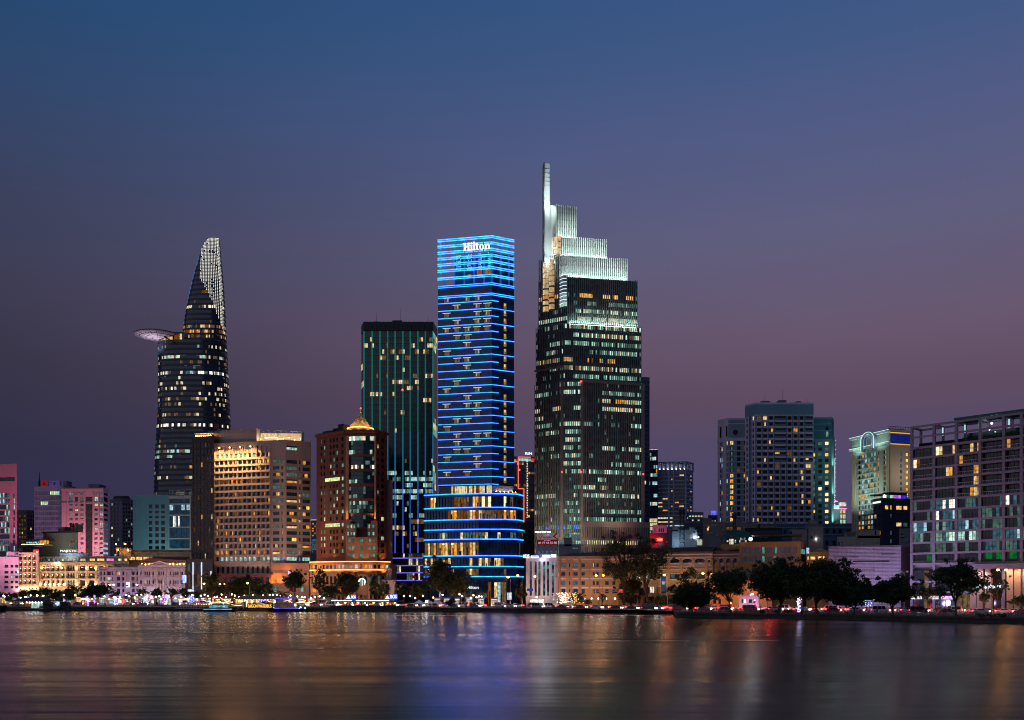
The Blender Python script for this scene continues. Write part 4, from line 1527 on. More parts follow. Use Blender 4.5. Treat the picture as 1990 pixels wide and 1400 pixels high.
 lf=Face((672,413.5),(732.5,413.5))
 blocks=[((672,680),1012,1044),((680,692),1018,1044),((714,721),1018,1044),((721,732.5),1012,1044)]
 for (pa,pb),tp,bm in blocks:
  mb=MB(); lf.slab(mb,lf.t(pa)+.01,lf.t(pb),ZZ(bm,413.5),ZZ(tp,413.5),-3,0); mb.build('stepped_front',br2,b.root)
 mb=MB()
 zt=ZZ(1044,411)
 lf2=Face((672,411),(732.5,411))
 lr=[(ZZ(1083,411),ZZ(1076.5,411)),(ZZ(1069,411),ZZ(1062,411)),(ZZ(1054,411),ZZ(1047,411))]
 lc=colst(lf2,[(677,681),(684.5,688.5),(699,706),(717,720.5),(725,728.5)])
 wallgrid(mb,lf2,GZ,zt,lr,lc,.3)
 pts=[lf2.A,lf2.B,lf2.B+Vector((0,5)),lf2.A+Vector((0,5))]
 mb.prism(inset(pts,.35),GZ,zt-.05)
 mb.build('lower_front',br2,b.root)
 put_windows(b.root,lf2,lr,lc,lambda i,j:('full','teal' if (i+j) % 3 else 'coold'),.25,G_TEAL,FRAME_D)
 lrs=[(ZZ(1027,413.5),ZZ(1020,413.5)),(ZZ(1041,413.5),ZZ(1034,413.5))]
 put_windows(b.root,Face((672,413.3),(732.5,413.3)),lrs,colst(lf,[(675,678),(681.5,684.5),(687,690),(716,719),(724,727.5)]),lambda i,j:('full','cool' if (i+j) % 2 else 'coolm'),-.03,G_TEAL,FRAME_D)
 pc=[(603,414),(670,406),(733,406),(757,412)]
 pfs=[Face(pc[i],pc[i+1]) for i in range(3)]
 pod=MB()
 zp,zq=ZZ(1094,407),ZZ(1110,407)
 mixr=random.Random(9)
 for fi,f in enumerate(pfs):
  nn=max(3,int(f.W/2.0))
  cols_=[(f.W*(k+.2)/nn,f.W*(k+.8)/nn) for k in range(nn)]
  low=[(GZ+.3,GZ+4.5),(ZZ(1136,407),ZZ(1120,407))]
  up=[(ZZ(1105.5,407),ZZ(1097.5,407))]
  wallgrid(pod,f,GZ,zp,low+up,cols_,.4)
  put_windows(b.root,f,low+up,cols_,lambda i,j:('full',mixr.choice(['ice','iced','coolm',None,'amberd','amber']) if i == 2 else mixr.choice([None,'coold',None,'amberd',None])),.3,G_BLACK,FRAME_B)
 pts=[XY(*c) for c in pc]
 pts=pts+[pts[-1]+Vector((2,14)),pts[0]+Vector((3,14))]
 pod.prism(inset(pts,.45),GZ,zp-.1)
 pod.build('podium',br2,b.root)
 led_o=litmat('cornice_amber',(1.0,.42,.08),5.0,lo=.7,hi=1.3,scale=.3,sampled=True)
 for (z,o_) in ((zp,.6),(zq,.5)):
  mb=MB()
  for f in pfs:f.slab(mb,-.05,f.W+.05,z-.5,z+.35,-.1,o_)
  mb.build('podium_cornice',br2,b.root)
  mb=MB()
  for f in pfs:f.slab(mb,-.05,f.W+.05,z+.36,z+.62,o_-.35,o_)
  mb.build('light_line',led_o,b.root)
 fa=pfs[1]
 ar=MB()
 Yc=405.5
 ce,rzc,ro,ri=704,1131,15.5,12.5
 nA=18
 for k in range(nA):
  t0,t1=math.pi*k/nA,math.pi*(k+1)/nA
  ps=[(ce+r_*math.cos(a),rzc-r_*math.sin(a)) for a,r_ in ((t0,ro),(t1,ro),(t1,ri),(t0,ri))]
  front=[fa.p(fa.t(px),ZZ(py,Yc),.9) for px,py in ps]
  back=[v-fa.n3(1.0) for v in front]
  ar.poly(front)
  for i in range(4):ar.quad(front[i],back[i],back[(i+1) % 4],front[(i+1) % 4])
 for s in (-1,1):
  a0,a1=sorted((ce+s*ri,ce+s*ro))
  fa.slab(ar,fa.t(a0),fa.t(a1),GZ,ZZ(rzc,Yc),0,.9)
 ar.build('entrance_arch',wallmat('arch_cream',(.55,.40,.25),.7),b.root)
 mb=MB(); disc(mb,fa,ce,1131,7.3,1.0,.4); mb.build('emblem',litmat('emblem_white',(.92,1.0,.88),1.15,plain=True),b.root)
 mb=MB()
 for px,w,y0,y1 in ((701,1.6,1130,1138),(704,2.0,1127.5,1138),(707,1.7,1129,1138)):
  fa.slab(mb,fa.t(px-w/2),fa.t(px+w/2),ZZ(y1,Yc),ZZ(y0,Yc),1.02,1.15)
  mb.ball(fa.p(fa.t(px),ZZ(y0-.8,Yc),1.1),.28)
 mb.build('emblem_figures',FRAME_D,b.root)
 for px in (660,612):
  mb=MB(); disc(mb,pfs[0],px,1146,5,.25,.2); mb.build('arched_doorway',L['orange'],b.root)
 c=XYZ(701,424,0)
 zb,zt=b.z1+.9,ZZ(803,424)
 k8=[(math.cos(math.pi/8+math.pi/4*k),math.sin(math.pi/8+math.pi/4*k)) for k in range(8)]
 mb=MB()
 poly=[(c.x+6.0*x,c.y+6.0*y) for x,y in k8]
 mb.prism(poly,b.z1-.2,zb+2.0)
 mb.build('cupola_base',br2,b.root)
 gold=wallmat('cupola_gold',(.50,.30,.13),.45,.15)
 mb=MB()
 rr2=[(c.x+5.6*x,c.y+5.6*y,zb+2.0) for x,y in k8]
 for k in range(8):
  mb.poly([rr2[k],rr2[(k+1) % 8],(c.x,c.y,zt)])
  mb.tube([rr2[k],(c.x,c.y,zt)],[.16,.08],4)
  mid=(Vector(rr2[k])+Vector(rr2[(k+1) % 8]))/2
  mb.tube([mid,(c.x,c.y,zt)],[.08,.05],4)
 mb.lathe((c.x,c.y,zt),[(.25,-.3),(.3,.3),(.08,.6),(.08,2.0)],6)
 mb.build('cupola',gold,b.root)
 mb=MB()
 for k in range(8):
  x,y=k8[k]; x2,y2=k8[(k+1) % 8]
  for r_ in (6.3,):
   a=Vector((c.x+r_*x,c.y+r_*y,zb+1.5)); d=Vector((c.x+r_*x2,c.y+r_*y2,zb+1.5))
   mb.obox(a,d-a,Vector((x,y,0))*.2,(0,0,.35))
 mb.build('cupola_light',led_o,b.root)
 for k in range(8):
  a=math.pi/4*k
  if math.sin(a) > .5:continue
  flood((c.x+6.8*math.cos(a),c.y+6.8*math.sin(a),zb+2.1),(c.x,c.y,zb+5),(1,.72,.38),330,.5,150)
 mb=MB(); mb.ball((c.x,c.y,zt+2.2),.4); mb.build('red_beacon',BULB_RED,b.root)
 b.finish()
 rooftop(b.root,f0,[(618,640,1.6,3,7),(645,654,4.2,4,6),(632,642,2.8,5,5)],b.z1+.6,wallmat('plant_dark',(.035,.03,.03),.8))
 mb=MB()
 for px,h in ((622,5),(652,7),(741,4)):p=f0.p(f0.t(px),b.z1,-5) if px < 700 else f2.p(f2.t(px),b.z1,-3); mb.tube([p,p+Vector((0,0,h))],[.1,.04],5)
 mb.build('antenna',FRAME_D,b.root)
 for px,f,z0_,e in ((634,f0,1086,130),(649,f0,1086,150),(675,f1,1010,150),(729.5,f1,1010,130),(743,f2,1090,110),(692,lf2,1088,160),(712,lf2,1088,160)):
  flood(f.p(f.t(px),f.z(z0_),1.1),f.p(f.t(px),f.z(z0_)+12,.25),(1,.50,.18),e*3.2,.3,130)
 for px in (615,640,660,690,715,745):
  f=pfs[0] if px < 668 else pfs[1] if px < 732 else pfs[2]
  flood(f.p(f.t(px),ZZ(1112,407),1.4),f.p(f.t(px),ZZ(1098,407),0),(1,.36,.05),380,.4,160)
 flood(XYZ(690,396,3),XYZ(690,412,12),(1,.5,.2),350,1,160)
 return b
brown_tower()
# ================================================================== simple neighbours, as a table
def grid_building(name,label,cat,chain,depth,top,mat,faces,ref=0,base=GZ,glass=G_BLACK,frame=FRAME_D,ztop=None,parapet=.9,bars=1,wdepth=.3,group=None):
 b=Building(name,label,cat,chain,depth,top,mat,ref,base,ztop=ztop,parapet=parapet,group=group)
 for f,fd in zip(b.f,faces):
  if fd is None:
   wallgrid(b.wall,f,b.z0,b.z1,[],[])
   continue
  cs,rows,pick=fd[:3]
  Yr=chain[ref][1]
  rz=sorted([(ZZ(yb,Yr),ZZ(ya,Yr)) for ya,yb in rows])
  rz=[r for r in rz if r[1] < b.z1 and r[0] > b.z0]
  c=colst(f,cs)
  c=[x for x in c if x[0] > .02 and x[1] < f.W-.02]
  wallgrid(b.wall,f,b.z0,b.z1,rz,c,wdepth)
  put_windows(b.root,f,rz,c,pick,wdepth-.05,fd[3] if len(fd) > 3 else glass,frame,bars)
 b.finish()
 return b
def rows_px(y0,pitch,n,h):return [(y0+pitch*k,y0+pitch*k+h) for k in range(n)]
def cols_px(x0,pitch,n,w):return [(x0+pitch*k,x0+pitch*k+w) for k in range(n)]
def band_building(name,label,cat,chain,depth,top,wall,glass,y0,pitch,n,h,npan,p,opts,seed,off=(None,),ref=0,spand=True,fin=True,base=GZ,special={},margin=.4,parapet=.9,group=None,mean=2.5):
 b=Building(name,label,cat,chain,depth,top,wall,ref,base,parapet=parapet,group=group)
 rr_=random.Random(seed)
 ms,ix=mats_for(glass,wall,wall)
 Yr=chain[ref][1]
 for fi,f in enumerate(b.f):
  rz=sorted([(ZZ(y0+pitch*k+h,Yr),ZZ(y0+pitch*k,Yr)) for k in range(n)])
  rz=[r for r in rz if r[0] > b.z0]
  np_=npan[fi]
  if not np_:
   wallgrid(b.wall,f,b.z0,b.z1,[],[]); continue
  wallgrid(b.wall,f,b.z0,b.z1,rz,[(margin,f.W-margin)],.3)
  for i,(za,zb) in enumerate(rz):
   k=len(rz)-1-i
   pp,oo=special.get(k,(p,opts))
   pk=runs(np_,pp,oo,list(off),rr_,mean)
   band(b.root,f,za,zb,margin,f.W-margin,np_,lambda j:ix[pk[j]],ms,out=-.28,fin=1 if fin else None,fdepth=.06)
 b.finish()
 return b
# ------------------------------------------------------------------ left group
PINK=wallmat('pink_render',(.58,.23,.30),.75,.12)
b=Building('pink_framed_tower','pink framed tower with dark blue glass and cyan lit windows at the picture edge','tower',[(-60,455),(33,450)],25,905,PINK,ref=1)
f=b.f[0]
rz=sorted([(ZZ(958+11.5*k+8.5,450),ZZ(958+11.5*k,450)) for k in range(13)]+[(ZZ(935,450),ZZ(927,450))])
cA=[(f.t(-58),f.t(-30)),(f.t(-28),f.t(18.5)),(f.t(25.5),f.t(28.8))]
wallgrid(b.wall,f,b.z0,b.z1,rz,lambda i:cA if i < 13 else [(f.t(-58),f.t(28.8))],.5)
ms,ix=mats_for(G_NAVY,FRAME_D)
for i,(za,zb) in enumerate(rz):
 for (a,c) in (cA if i < 13 else [(f.t(-58),f.t(28.8))]):
  n=max(1,int((c-a)/1.05))
  pk=runs(n,.55 if i < 13 else .1,['ice','iced','cool','iced'],[None],R,1.6)
  band(b.root,f,za,zb,a,c,n,lambda j:ix[pk[j]],ms,out=-.45,fin=1,fdepth=.1)
b.finish()
flood(XYZ(10,425,20),XYZ(12,450,45),(1,.45,.62),3800,3,150)
flood(XYZ(22,430,44),XYZ(20,450,66),(1,.30,.30),900,2,150)
grid_building('dark_apartment_block','distant dull brown apartment block left of the purple glass office','apartment block',[(33.5,700),(52,700),(74,704)],30,994,wallmat('dull_brown',(.12,.085,.085),.8),
 [(cols_px(37,5,3,2.6),rows_px(1001,8.2,12,4.5),picker(.2,['amber','warm'],(None,'amberd'),seed=2)),(cols_px(54,5,4,2.6),rows_px(1001,8.2,12,4.5),picker(.1,['amber','warm'],(None,),seed=3))],ref=1)
b=band_building('purple_office','purple-grey panelled office block with a red disc sign on its roof','office block',[(66.5,562),(120,560)],25,948,wallmat('lilac_frame',(.38,.28,.40),.7),G_MAUVE,955,9.9,12,6.6,[14],.04,['cool','lime'],5,
 special={2:(.75,['lime','cream','cool','coolm'])},ref=1)
f=b.f[0]
mb=MB()
for px in range(70,118,4):f.slab(mb,f.t(px)-.08,f.t(px)+.08,b.z1+.9,ZZ(934,560),-2.2,-2)
for y in (947,942,937):f.slab(mb,f.t(70),f.t(117),ZZ(y,560),ZZ(y,560)+.2,-2,-1.9)
mb.tube([f.p(f.t(70.5),b.z1,-3),f.p(f.t(70.5),ZZ(916,560),-3)],[.5,.15],6)
mb.build('sign_frame',FRAME_D,b.root)
mb=MB(); disc(mb,f,83.5,939.5,6.8,-1.2); mb.build('emblem',litmat('sign_red_dim',(1.0,.04,.05),.22,plain=True),b.root)
mb=MB()
for s in (-1,1):
 Y=560; c=f.t(83.5); z=ZZ(939.5,Y); k=3.4/F*Y
 mb.poly([f.p(c-k,z+s*.12*k,-1.18),f.p(c+k,z+s*.12*k,-1.18),f.p(c,z+s*k,-1.18)][::s])
mb.build('emblem_mark',wallmat('mark_dark',(.10,.03,.05),.6),b.root)
text('SCB',b.root,f,92,113,934,946,litmat('sign_violet_dim',(.20,.10,.55),.35,plain=True),-1.4,bold=.03)
rooftop(b.root,f,[(114,121,3.5,5,5)],b.z1+.9,CONC)
flood(XYZ(90,530,14),XYZ(92,560,52),(.95,.50,1.0),2400,3,150)
PINKB=wallmat('pink_stone',(.62,.28,.33),.75,.1)
b=Building('pink_block','bright pink stone block with a dark central glass strip and rows of small windows','office block',[(120,541),(201,540),(210.5,548)],20,951,PINKB,ref=1)
f,f2=b.f
pr=[(957.2,961.8,0),(965.7,974.4,0)]+[(979+9.36*k,983.6+9.36*k,1) for k in range(11)]
cs=[(134.6,141),(145.8,151.8),(156.3,162.5),(183.5,189.7),(193.8,200)]
mid=(166.4,180)
rzp=sorted([(ZZ(yb,540),ZZ(ya,540)) for ya,yb,_ in pr])
zs0=ZZ(979,540)
cols_=colst(f,cs)
# wall left and right of the strip, then the strip itself
ta,tb=f.t(mid[0]),f.t(mid[1])
wallgrid(b.wall,f,b.z0,b.z1,rzp,[c for c in cols_ if c[1] < ta],.35,t1=ta)
wallgrid(b.wall,f,b.z0,b.z1,rzp,[c for c in cols_ if c[0] > tb],.35,t0=tb)
wallgrid(b.wall,f,b.z0,b.z1,[(b.z0+1,zs0),rzp[-2]],[(ta,tb)],.35,t0=ta-.001,t1=tb+.001)
put_windows(b.root,f,rzp,cols_,picker(.62,['ice','coolm','iced','iced','coold','cool','lime'],(None,'coold'),('full','low','full'),12),.3,G_NAVY,FRAME_D)
ms,ix=mats_for(G_BROWN,FRAME_D)
for i in range(14):
 za=b.z0+1+(zs0-b.z0-1)*i/14; zb=b.z0+1+(zs0-b.z0-1)*(i+1)/14
 band(b.root,f,za,zb,ta,tb,5,lambda j:0,ms,out=-.3,fin=1,name='glass_strip')
 mb=MB()
 if i % 1 == 0:
  for j in (1,3):f.slab(mb,ta+(tb-ta)*j/5+.3,ta+(tb-ta)*j/5+.9,zb-.7,zb-.5,-.29,-.2)
 mb.build('strip_lamp',L['iced'],b.root)
put_windows(b.root,f,[rzp[-2]],[(ta,tb)],lambda i,j:('full',None),.3,G_BROWN,FRAME_D,4)
rz2=[(a,c) for a,c in rzp]
wallgrid(b.wall,f2,b.z0,b.z1,rz2,[(.3,f2.W-.3)],.3)
put_windows(b.root,f2,rz2,[(.3,f2.W-.3)],picker(.6,['iced','ice','iced'],(None,),seed=9),.25,G_NAVY,FRAME_D,3)
for px in (131.5,143.3,154,164.5,181.7,191.8):
 mb=MB(); f.slab(mb,f.t(px)-.45,f.t(px)+.45,b.z0,b.z1-2.2,0,.35); mb.build('pilaster',PINKB,b.root)
cornice(b.root,f,b.z1-.6,.9,.5,PINKB)
cornice(b.root,f,ZZ(978.5,540),.5,.42,PINKB)
b.finish()
rooftop(b.root,f,[(167,188,2.6,3,8),(121,132,1.6,3,6)],b.z1+.5,wallmat('grey_plant',(.16,.14,.17),.8))
for px in (128,160,195):
 flood(XYZ(px,522,26),XYZ(px,540,44),(1,.55,.62),2600,2,150)
b=grid_building('classical_apartments','mauve classical apartment tower with a mansard top behind the pink block','apartment block',[(213.5,652),(237,650),(259,653)],25,972,wallmat('mauve_stone',(.20,.15,.20),.8),
 [(cols_px(216,6.2,4,3.2),rows_px(978,7.6,14,4.8),picker(.25,['ice','coolm','cream'],(None,),seed=2)),(cols_px(239.5,5,4,2.8),rows_px(978,7.6,14,4.8),picker(.1,['coolm'],(None,),seed=4))],ref=1,parapet=.5)
f=b.f[0]
mb=MB()
k=inset(b.poly,1.2); k2=inset(b.poly,3.0)
for i in range(len(k)):
 j=(i+1) % len(k)
 mb.quad((k[i].x,k[i].y,b.z1),(k[j].x,k[j].y,b.z1),(k2[j].x,k2[j].y,b.z1+3.4),(k2[i].x,k2[i].y,b.z1+3.4))
mb.poly([(p.x,p.y,b.z1+3.4) for p in k2])
mb.build('mansard_roof',wallmat('mansard_dark',(.05,.04,.05),.8),b.root)
for ff in b.f:cornice(b.root,ff,b.z1-.4,.6,.6,MATS['mauve_stone'])
TEALP=wallmat('teal_panel',(.14,.30,.33),.55,.1)
b=Building('teal_panel_block','plain teal panelled block with three columns of dark square windows','office block',[(258.5,521),(327.5,520)],24,965,TEALP,ref=1)
f=b.f[0]
tr=[(980.6,988.3),(992.7,997.8),(1002.8,1007.6),(1012.6,1020),(1024.7,1032.5),(1036.6,1044),(1049.2,1056.7),(1061.3,1068)]
rz=sorted([(ZZ(b_,520),ZZ(a,520)) for a,b_ in tr])
cs=colst(f,[(289.1,296.2),(301.7,308.6),(313.1,320.5)])
wallgrid(b.wall,f,b.z0,b.z1,rz,cs,.3)
put_windows(b.root,f,rz,cs,lambda i,j:('full',None),.25,G_BLACK,FRAME_D,2)
mb=MB()
for k in range(14):
 for q in range(19):
  a,c=f.W*k/14+.06,f.W*(k+1)/14-.06
  z0_,z1_=b.z1-1-(q+1)*1.75,b.z1-1-q*1.75-.1
  hit=any(a < c2 and c > c1 for c1,c2 in cs) and any(z0_ < r2 and z1_ > r1 for r1,r2 in rz)
  if not hit:f.slab(mb,a,c,z0_,z1_,0,.09)
mb.build('cladding_panels',TEALP,b.root,kind='stuff')
b.finish()
b=Building('blue_glass_office','small blue glass office with cream floor bands and a steel roof frame','office block',[(327.6,517),(371.5,515)],24,966,wallmat('band_cream',(.40,.38,.33),.7),ref=1)
f=b.f[0]
tr=[(969,978.3),(981,1000),(1003,1023.5),(1026,1045.5),(1048,1066)]
rz=sorted([(ZZ(b_,515),ZZ(a,515)) for a,b_ in tr])
wallgrid(b.wall,f,b.z0,b.z1,rz,[(.5,f.W-.9)],.3)
BL=glassmat('sea_blue_glass',(.012,.085,.15),.15)
ms,ix=mats_for(BL,FRAME_D)
for i,(za,zb) in enumerate(rz):
 n=12; pk=[None]*n
 if i == 3:pk=['ice','ice','iced',None,None,None,None,'ice','ice',None,'ice','ice']
 if i == 2:pk=[None]*2+['white','ice',None,'white']+[None]*6
 h=(zb-za)
 band(b.root,f,za+h*.45 if i == 3 else za,zb,.5,f.W-.9,n,lambda j:ix[pk[j]] if i in (2,3) else 0,ms,out=-.25,fin=1)
 if i == 3:band(b.root,f,za,za+h*.45,.5,f.W-.9,n,lambda j:0,ms,out=-.25,fin=1)
b.finish()
mb=MB()
for px in (328.5,334,346,358,370.5):
 f.slab(mb,f.t(px)-.15,f.t(px)+.15,b.z1,ZZ(952,515),-1,-.7)
for y in (952.5,959):f.slab(mb,0,f.W,ZZ(y,515),ZZ(y,515)+.3,-1,-.6)
mb.tube([f.p(f.t(329),ZZ(965,515),-.8),f.p(f.t(336),ZZ(953,515),-.8)],.15,4)
mb.build('roof_frame',wallmat('frame_teal',(.30,.38,.40),.6),b.root)
flood(XYZ(300,495,12),XYZ(300,520,42),(.75,.95,1.0),4200,3,150)
# ------------------------------------------------------------------ the cream hotel and its neighbours on the waterfront
CREAM=wallmat('cream_stucco',(.62,.50,.36),.8,.1)
LILAC=wallmat('lilac_stucco',(.48,.42,.50),.8,.1)
IRON=wallmat('balcony_iron',(.04,.035,.03),.5)
def lamp_on(root,f,t,z,out=.45,r=.13,mat=None,name='wall_lamp'):
 mb=MB(); mb.ball(f.p(t,z,out),r,n=6,k=4); mb.build(name,mat or BULB_WARM,root)
def classic_front(name,label,chain,depth,top,mat,cs,rows,lampy=None,pil=None,balc=False,pick=None,glass=G_BROWN,cat='hotel',parapet=.7,lampmat=None,lampcols=None,extra_cornice=()):
 b=Building(name,label,cat,chain,depth,top,mat,ref=1,parapet=parapet)
 f=b.f[0]
 Y=chain[1][1]
 rz=sorted([(ZZ(yb,Y),ZZ(ya,Y)) for ya,yb in rows])
 cc=colst(f,cs)
 wallgrid(b.wall,f,b.z0,b.z1,rz,cc,.45)
 put_windows(b.root,f,rz,cc,pick or (lambda i,j:('full','amberd' if (i*7+j*3) % 4 == 0 else None)),.4,glass,FRAME_B)
 if balc:
  for (za,zb) in rz:
   for (a,c) in cc:
    mb=MB()
    f.slab(mb,a-.3,c+.3,za-.25,za-.05,0,.7)
    f.slab(mb,a-.25,c+.25,za+.85,za+.95,.6,.68)
    n=7
    for k in range(n+1):
     x=a-.25+(c-a+.5)*k/n
     f.slab(mb,x-.03,x+.03,za-.05,za+.9,.62,.66)
    mb.build('balcony',IRON,b.root)
 if pil:
  for px in pil:
   mb=MB()
   f.slab(mb,f.t(px)-.4,f.t(px)+.4,rz[0][0]-.6,b.z1-.8,0,.35)
   f.slab(mb,f.t(px)-.6,f.t(px)+.6,b.z1-1.3,b.z1-.8,0,.5)
   f.slab(mb,f.t(px)-.6,f.t(px)+.6,rz[0][0]-1.1,rz[0][0]-.6,0,.5)
   mb.build('pilaster',mat,b.root)
 cornice(b.root,f,b.z1-.5,.5,.7,mat)
 cornice(b.root,f,b.z1,.45,.95,mat)
 for y in extra_cornice:cornice(b.root,f,ZZ(y,Y),.35,.4,mat)
 if lampy:
  for y in lampy:
   for px in lampcols:
    lamp_on(b.root,f,f.t(px),ZZ(y,Y),mat=lampmat)
 b.finish()
 return b
b1=classic_front('cream_hotel_wing','tall cream hotel wing with little lamps at every balcony',[(36.5,441),(76,440)],18,1076,CREAM,[(39.5,43.2),(47.8,51.8),(56,60),(64.7,69.2)],
 [(1078.6,1087),(1091.2,1099.3),(1102.5,1110.4),(1114.5,1122.5),(1126.5,1134)],lampy=[1081,1093.5,1105,1117,1129],lampcols=[41.3,50,58,67],balc=True,pil=[37.8,45.6,54,62.3,73])
f=b1.f[0]
for px in (36.5,44.5,52.5,61,69.5):lamp_on(b1.root,f,f.t(px),ZZ(1143.5,440),.6,.4,BULB_SOFT)
mb=MB(); f.slab(mb,f.t(65),f.t(75),b1.z1+.7,b1.z1+1.9,-.2,.2); mb.build('roof_sign',litmat('roof_sign_red',(1,.05,.06),1.2,plain=True),b1.root)
text('M',b1.root,Face((36.5,440.7),(76,439.7)),72,75,1072,1076,LED_WHITE,.4)
b2=classic_front('cream_hotel','long cream colonial hotel lit by rows of warm wall lamps behind the promenade',[(76,443),(250,440)],20,1094,CREAM,
 [(83,87.6),(92,96.6),(101,105.8),(110.8,115.6),(120,125.4),(131,134.2),(136.5,139.5),(141.5,144.6),(155,165.5),(173,183.5),(191,201),(209,219),(227,236)],
 [(1100.5,1108),(1114.5,1122.5),(1128,1137)],lampy=[1103,1117.5],lampcols=[85,94,103.5,113,122.5,160,178,196,214],balc=True,pil=[80,89.8,98.8,108.3,118,128.5,147.5,151,168,187,204,223],extra_cornice=(1111.5,1126,1140))
f=b2.f[0]
for px in (80,89.5,98.5,107,116,126,151,169,187):lamp_on(b2.root,f,f.t(px),ZZ(1136,440),.8,.42,BULB_SOFT)
for px in (83,122,150,169,187,204):lamp_on(b2.root,f,f.t(px),ZZ(1104,440),.9,.35,BULB_WARM)
for px in (84,108,135,162,188,212):flood(f.p(f.t(px),ZZ(1150,440),5),f.p(f.t(px),ZZ(1115,440),0),(1,.72,.42),330,1,150)
for px in (44,66):flood(b1.f[0].p(b1.f[0].t(px),ZZ(1150,440),5),b1.f[0].p(b1.f[0].t(px),ZZ(1105,440),0),(1,.70,.42),520,1,150)
mb=MB()
for k in range(14):
 px=82+k*10.3
 f.slab(mb,f.t(px),f.t(px+5.5),ZZ(1163,440),ZZ(1147,440),.02,.1)
mb.build('shopfront',L['warm'],b2.root)
flood(f.p(f.t(137),ZZ(1141,440),3),f.p(f.t(137),ZZ(1110,440),0),(.95,1,.6),420,.6,120)
# attic storey set back on the roof, with the roof sign
b3=classic_front('attic_storey','long pale attic storey with terrace windows on top of the cream hotel',[(76,448),(249,446)],12,1084,wallmat('attic_grey',(.42,.42,.38),.8),
 [(79,81.5),(83.5,88),(92,97),(101.5,106.5),(110.5,115),(119,125),(130.5,135),(140.5,145),(155,166),(173.5,184.5),(188,202.5),(206,221),(229,236),(241,247)],[(1085.5,1090.5)],
 pick=lambda i,j:('full',(['coold','coold','coolm','coolm','coolm','lime','cream','cream','warm','amber2','amber2','pink','cream','amber2']+[None]*9)[j]),cat='hotel storey')
flood(XYZ(110,440,ZZ(1095,440)),XYZ(112,447,ZZ(1086,446)),(.9,1,.75),260,1.5,160)
sg=thing('roof_sign','glowing white letters on a curved lit pedestal atop the cream hotel roof','sign',XYZ(144,450,b3.z1))
fs=Face((116,450),(172,449.5))
mb=MB()
n=14
for k in range(n):
 a,c=fs.W*k/n,fs.W*(k+1)/n
 oa,oc=[2.2*(1-((x-fs.W/2)/(fs.W/2)) ** 2) for x in (a,c)]
 z0_,zm,z1_=b3.z1-.2,ZZ(1079,449.5),ZZ(1075.5,449.5)
 mb.quad(fs.p(a,z0_,oa*.8),fs.p(c,z0_,oc*.8),fs.p(c,zm,oc),fs.p(a,zm,oa))
 mb.quad(fs.p(a,zm,oa+.5),fs.p(c,zm,oc+.5),fs.p(c,z1_,oc+.5),fs.p(a,z1_,oa+.5))
 mb.quad(fs.p(a,z1_,oa+.5),fs.p(c,z1_,oc+.5),fs.p(c,z1_,-2),fs.p(a,z1_,-2))
mb.build('sign_base',wallmat('sign_base_grey',(.5,.52,.45),.7),sg)
text('MAJESTIC',sg,fs,122.5,155,1069.3,1074.8,litmat('sign_pale',(.95,1.0,.85),1.2,plain=True),2.4)
mb=MB()
for k in range(30):
 px=125+k*1.25
 if R.random() < .85:fs.slab(mb,fs.t(px),fs.t(px+.8),ZZ(1078.8,449.5),ZZ(1076.6+.5*(k % 2),449.5),2.75,2.85)
mb.build('lettering',litmat('sign_blue_letters',(.25,.35,1.0),1.0,plain=True),sg)
flood(fs.p(fs.W/2,ZZ(1083,449.5),6),fs.p(fs.W/2,ZZ(1076,449.5),1),(.8,1,.9),260,1,150)
# grey building behind with the roof bar
bz=Building('grey_blank_building','blank grey-green rendered building with a dark roof edge behind the cream hotel','building',[(84,470),(152,462)],20,1035,wallmat('grey_render',(.22,.23,.19),.85),ref=1)
f=bz.f[0]
rz=[(ZZ(1066,462),ZZ(1063,462)),(ZZ(1054,462),ZZ(1050.5,462))]
cs=colst(f,[(139,141.5),(144,146.5)])
wallgrid(bz.wall,f,bz.z0,bz.z1,rz,cs,.3)
put_windows(bz.root,f,rz,cs,lambda i,j:('full','amberd'),.25,G_BROWN,FRAME_B)
bz.finish()
cornice(bz.root,f,bz.z1,.8,.8,wallmat('edge_dark',(.03,.03,.03),.8))
rooftop(bz.root,f,[(104,116,2.4,3,4),(128,138,3.6,3,5)],bz.z1+.8,CONC)
mb=MB()
for px in (128,131,134):mb.tube([f.p(f.t(px),bz.z1,-3),f.p(f.t(px),ZZ(1018,462),-3)],.12,4); mb.obox(f.p(f.t(px),ZZ(1024,462),-2.8),f.u3(.5),f.n3(.2),(0,0,2.2))
mb.build('antenna',FRAME_D,bz.root)
flood(XYZ(110,452,27),XYZ(112,466,36),(1,.95,.75),500,2,150)
bt=Building('roof_bar_building','dark building with a blue and gold lit roof bar above the cream hotel wing','building',[(43,462),(88,460)],15,1066,wallmat('bar_dark',(.06,.05,.05),.8),ref=1)
f=bt.f[0]; bt.plain(0); bt.finish()
mb=MB()
f.slab(mb,0,f.W,ZZ(1060,460),ZZ(1058,460),-6,.8,0)
f.slab(mb,0,f.W,ZZ(1049.5,460),ZZ(1048.5,460),-8,.5,2)
for k in range(6):f.slab(mb,f.W*k/5-.1,f.W*k/5+.1,ZZ(1060,460),ZZ(1049,460),-1.2,-1,2)
f.slab(mb,f.t(44),f.t(68),ZZ(1055,460),ZZ(1052.5,460),-3,-2.8,1)
f.slab(mb,f.t(70),f.t(87),ZZ(1057,460),ZZ(1050,460),-3,-2.8,3)
mb.build('roof_bar',[CREAM,L['ice'],FRAME_D,L['amber']],bt.root)
mb=MB()
for k in range(16):mb.ball(f.p(f.W*(k+.5)/16,ZZ(1058.2,460),.7),.18)
mb.build('bar_lamp',BULB_WARM,bt.root)
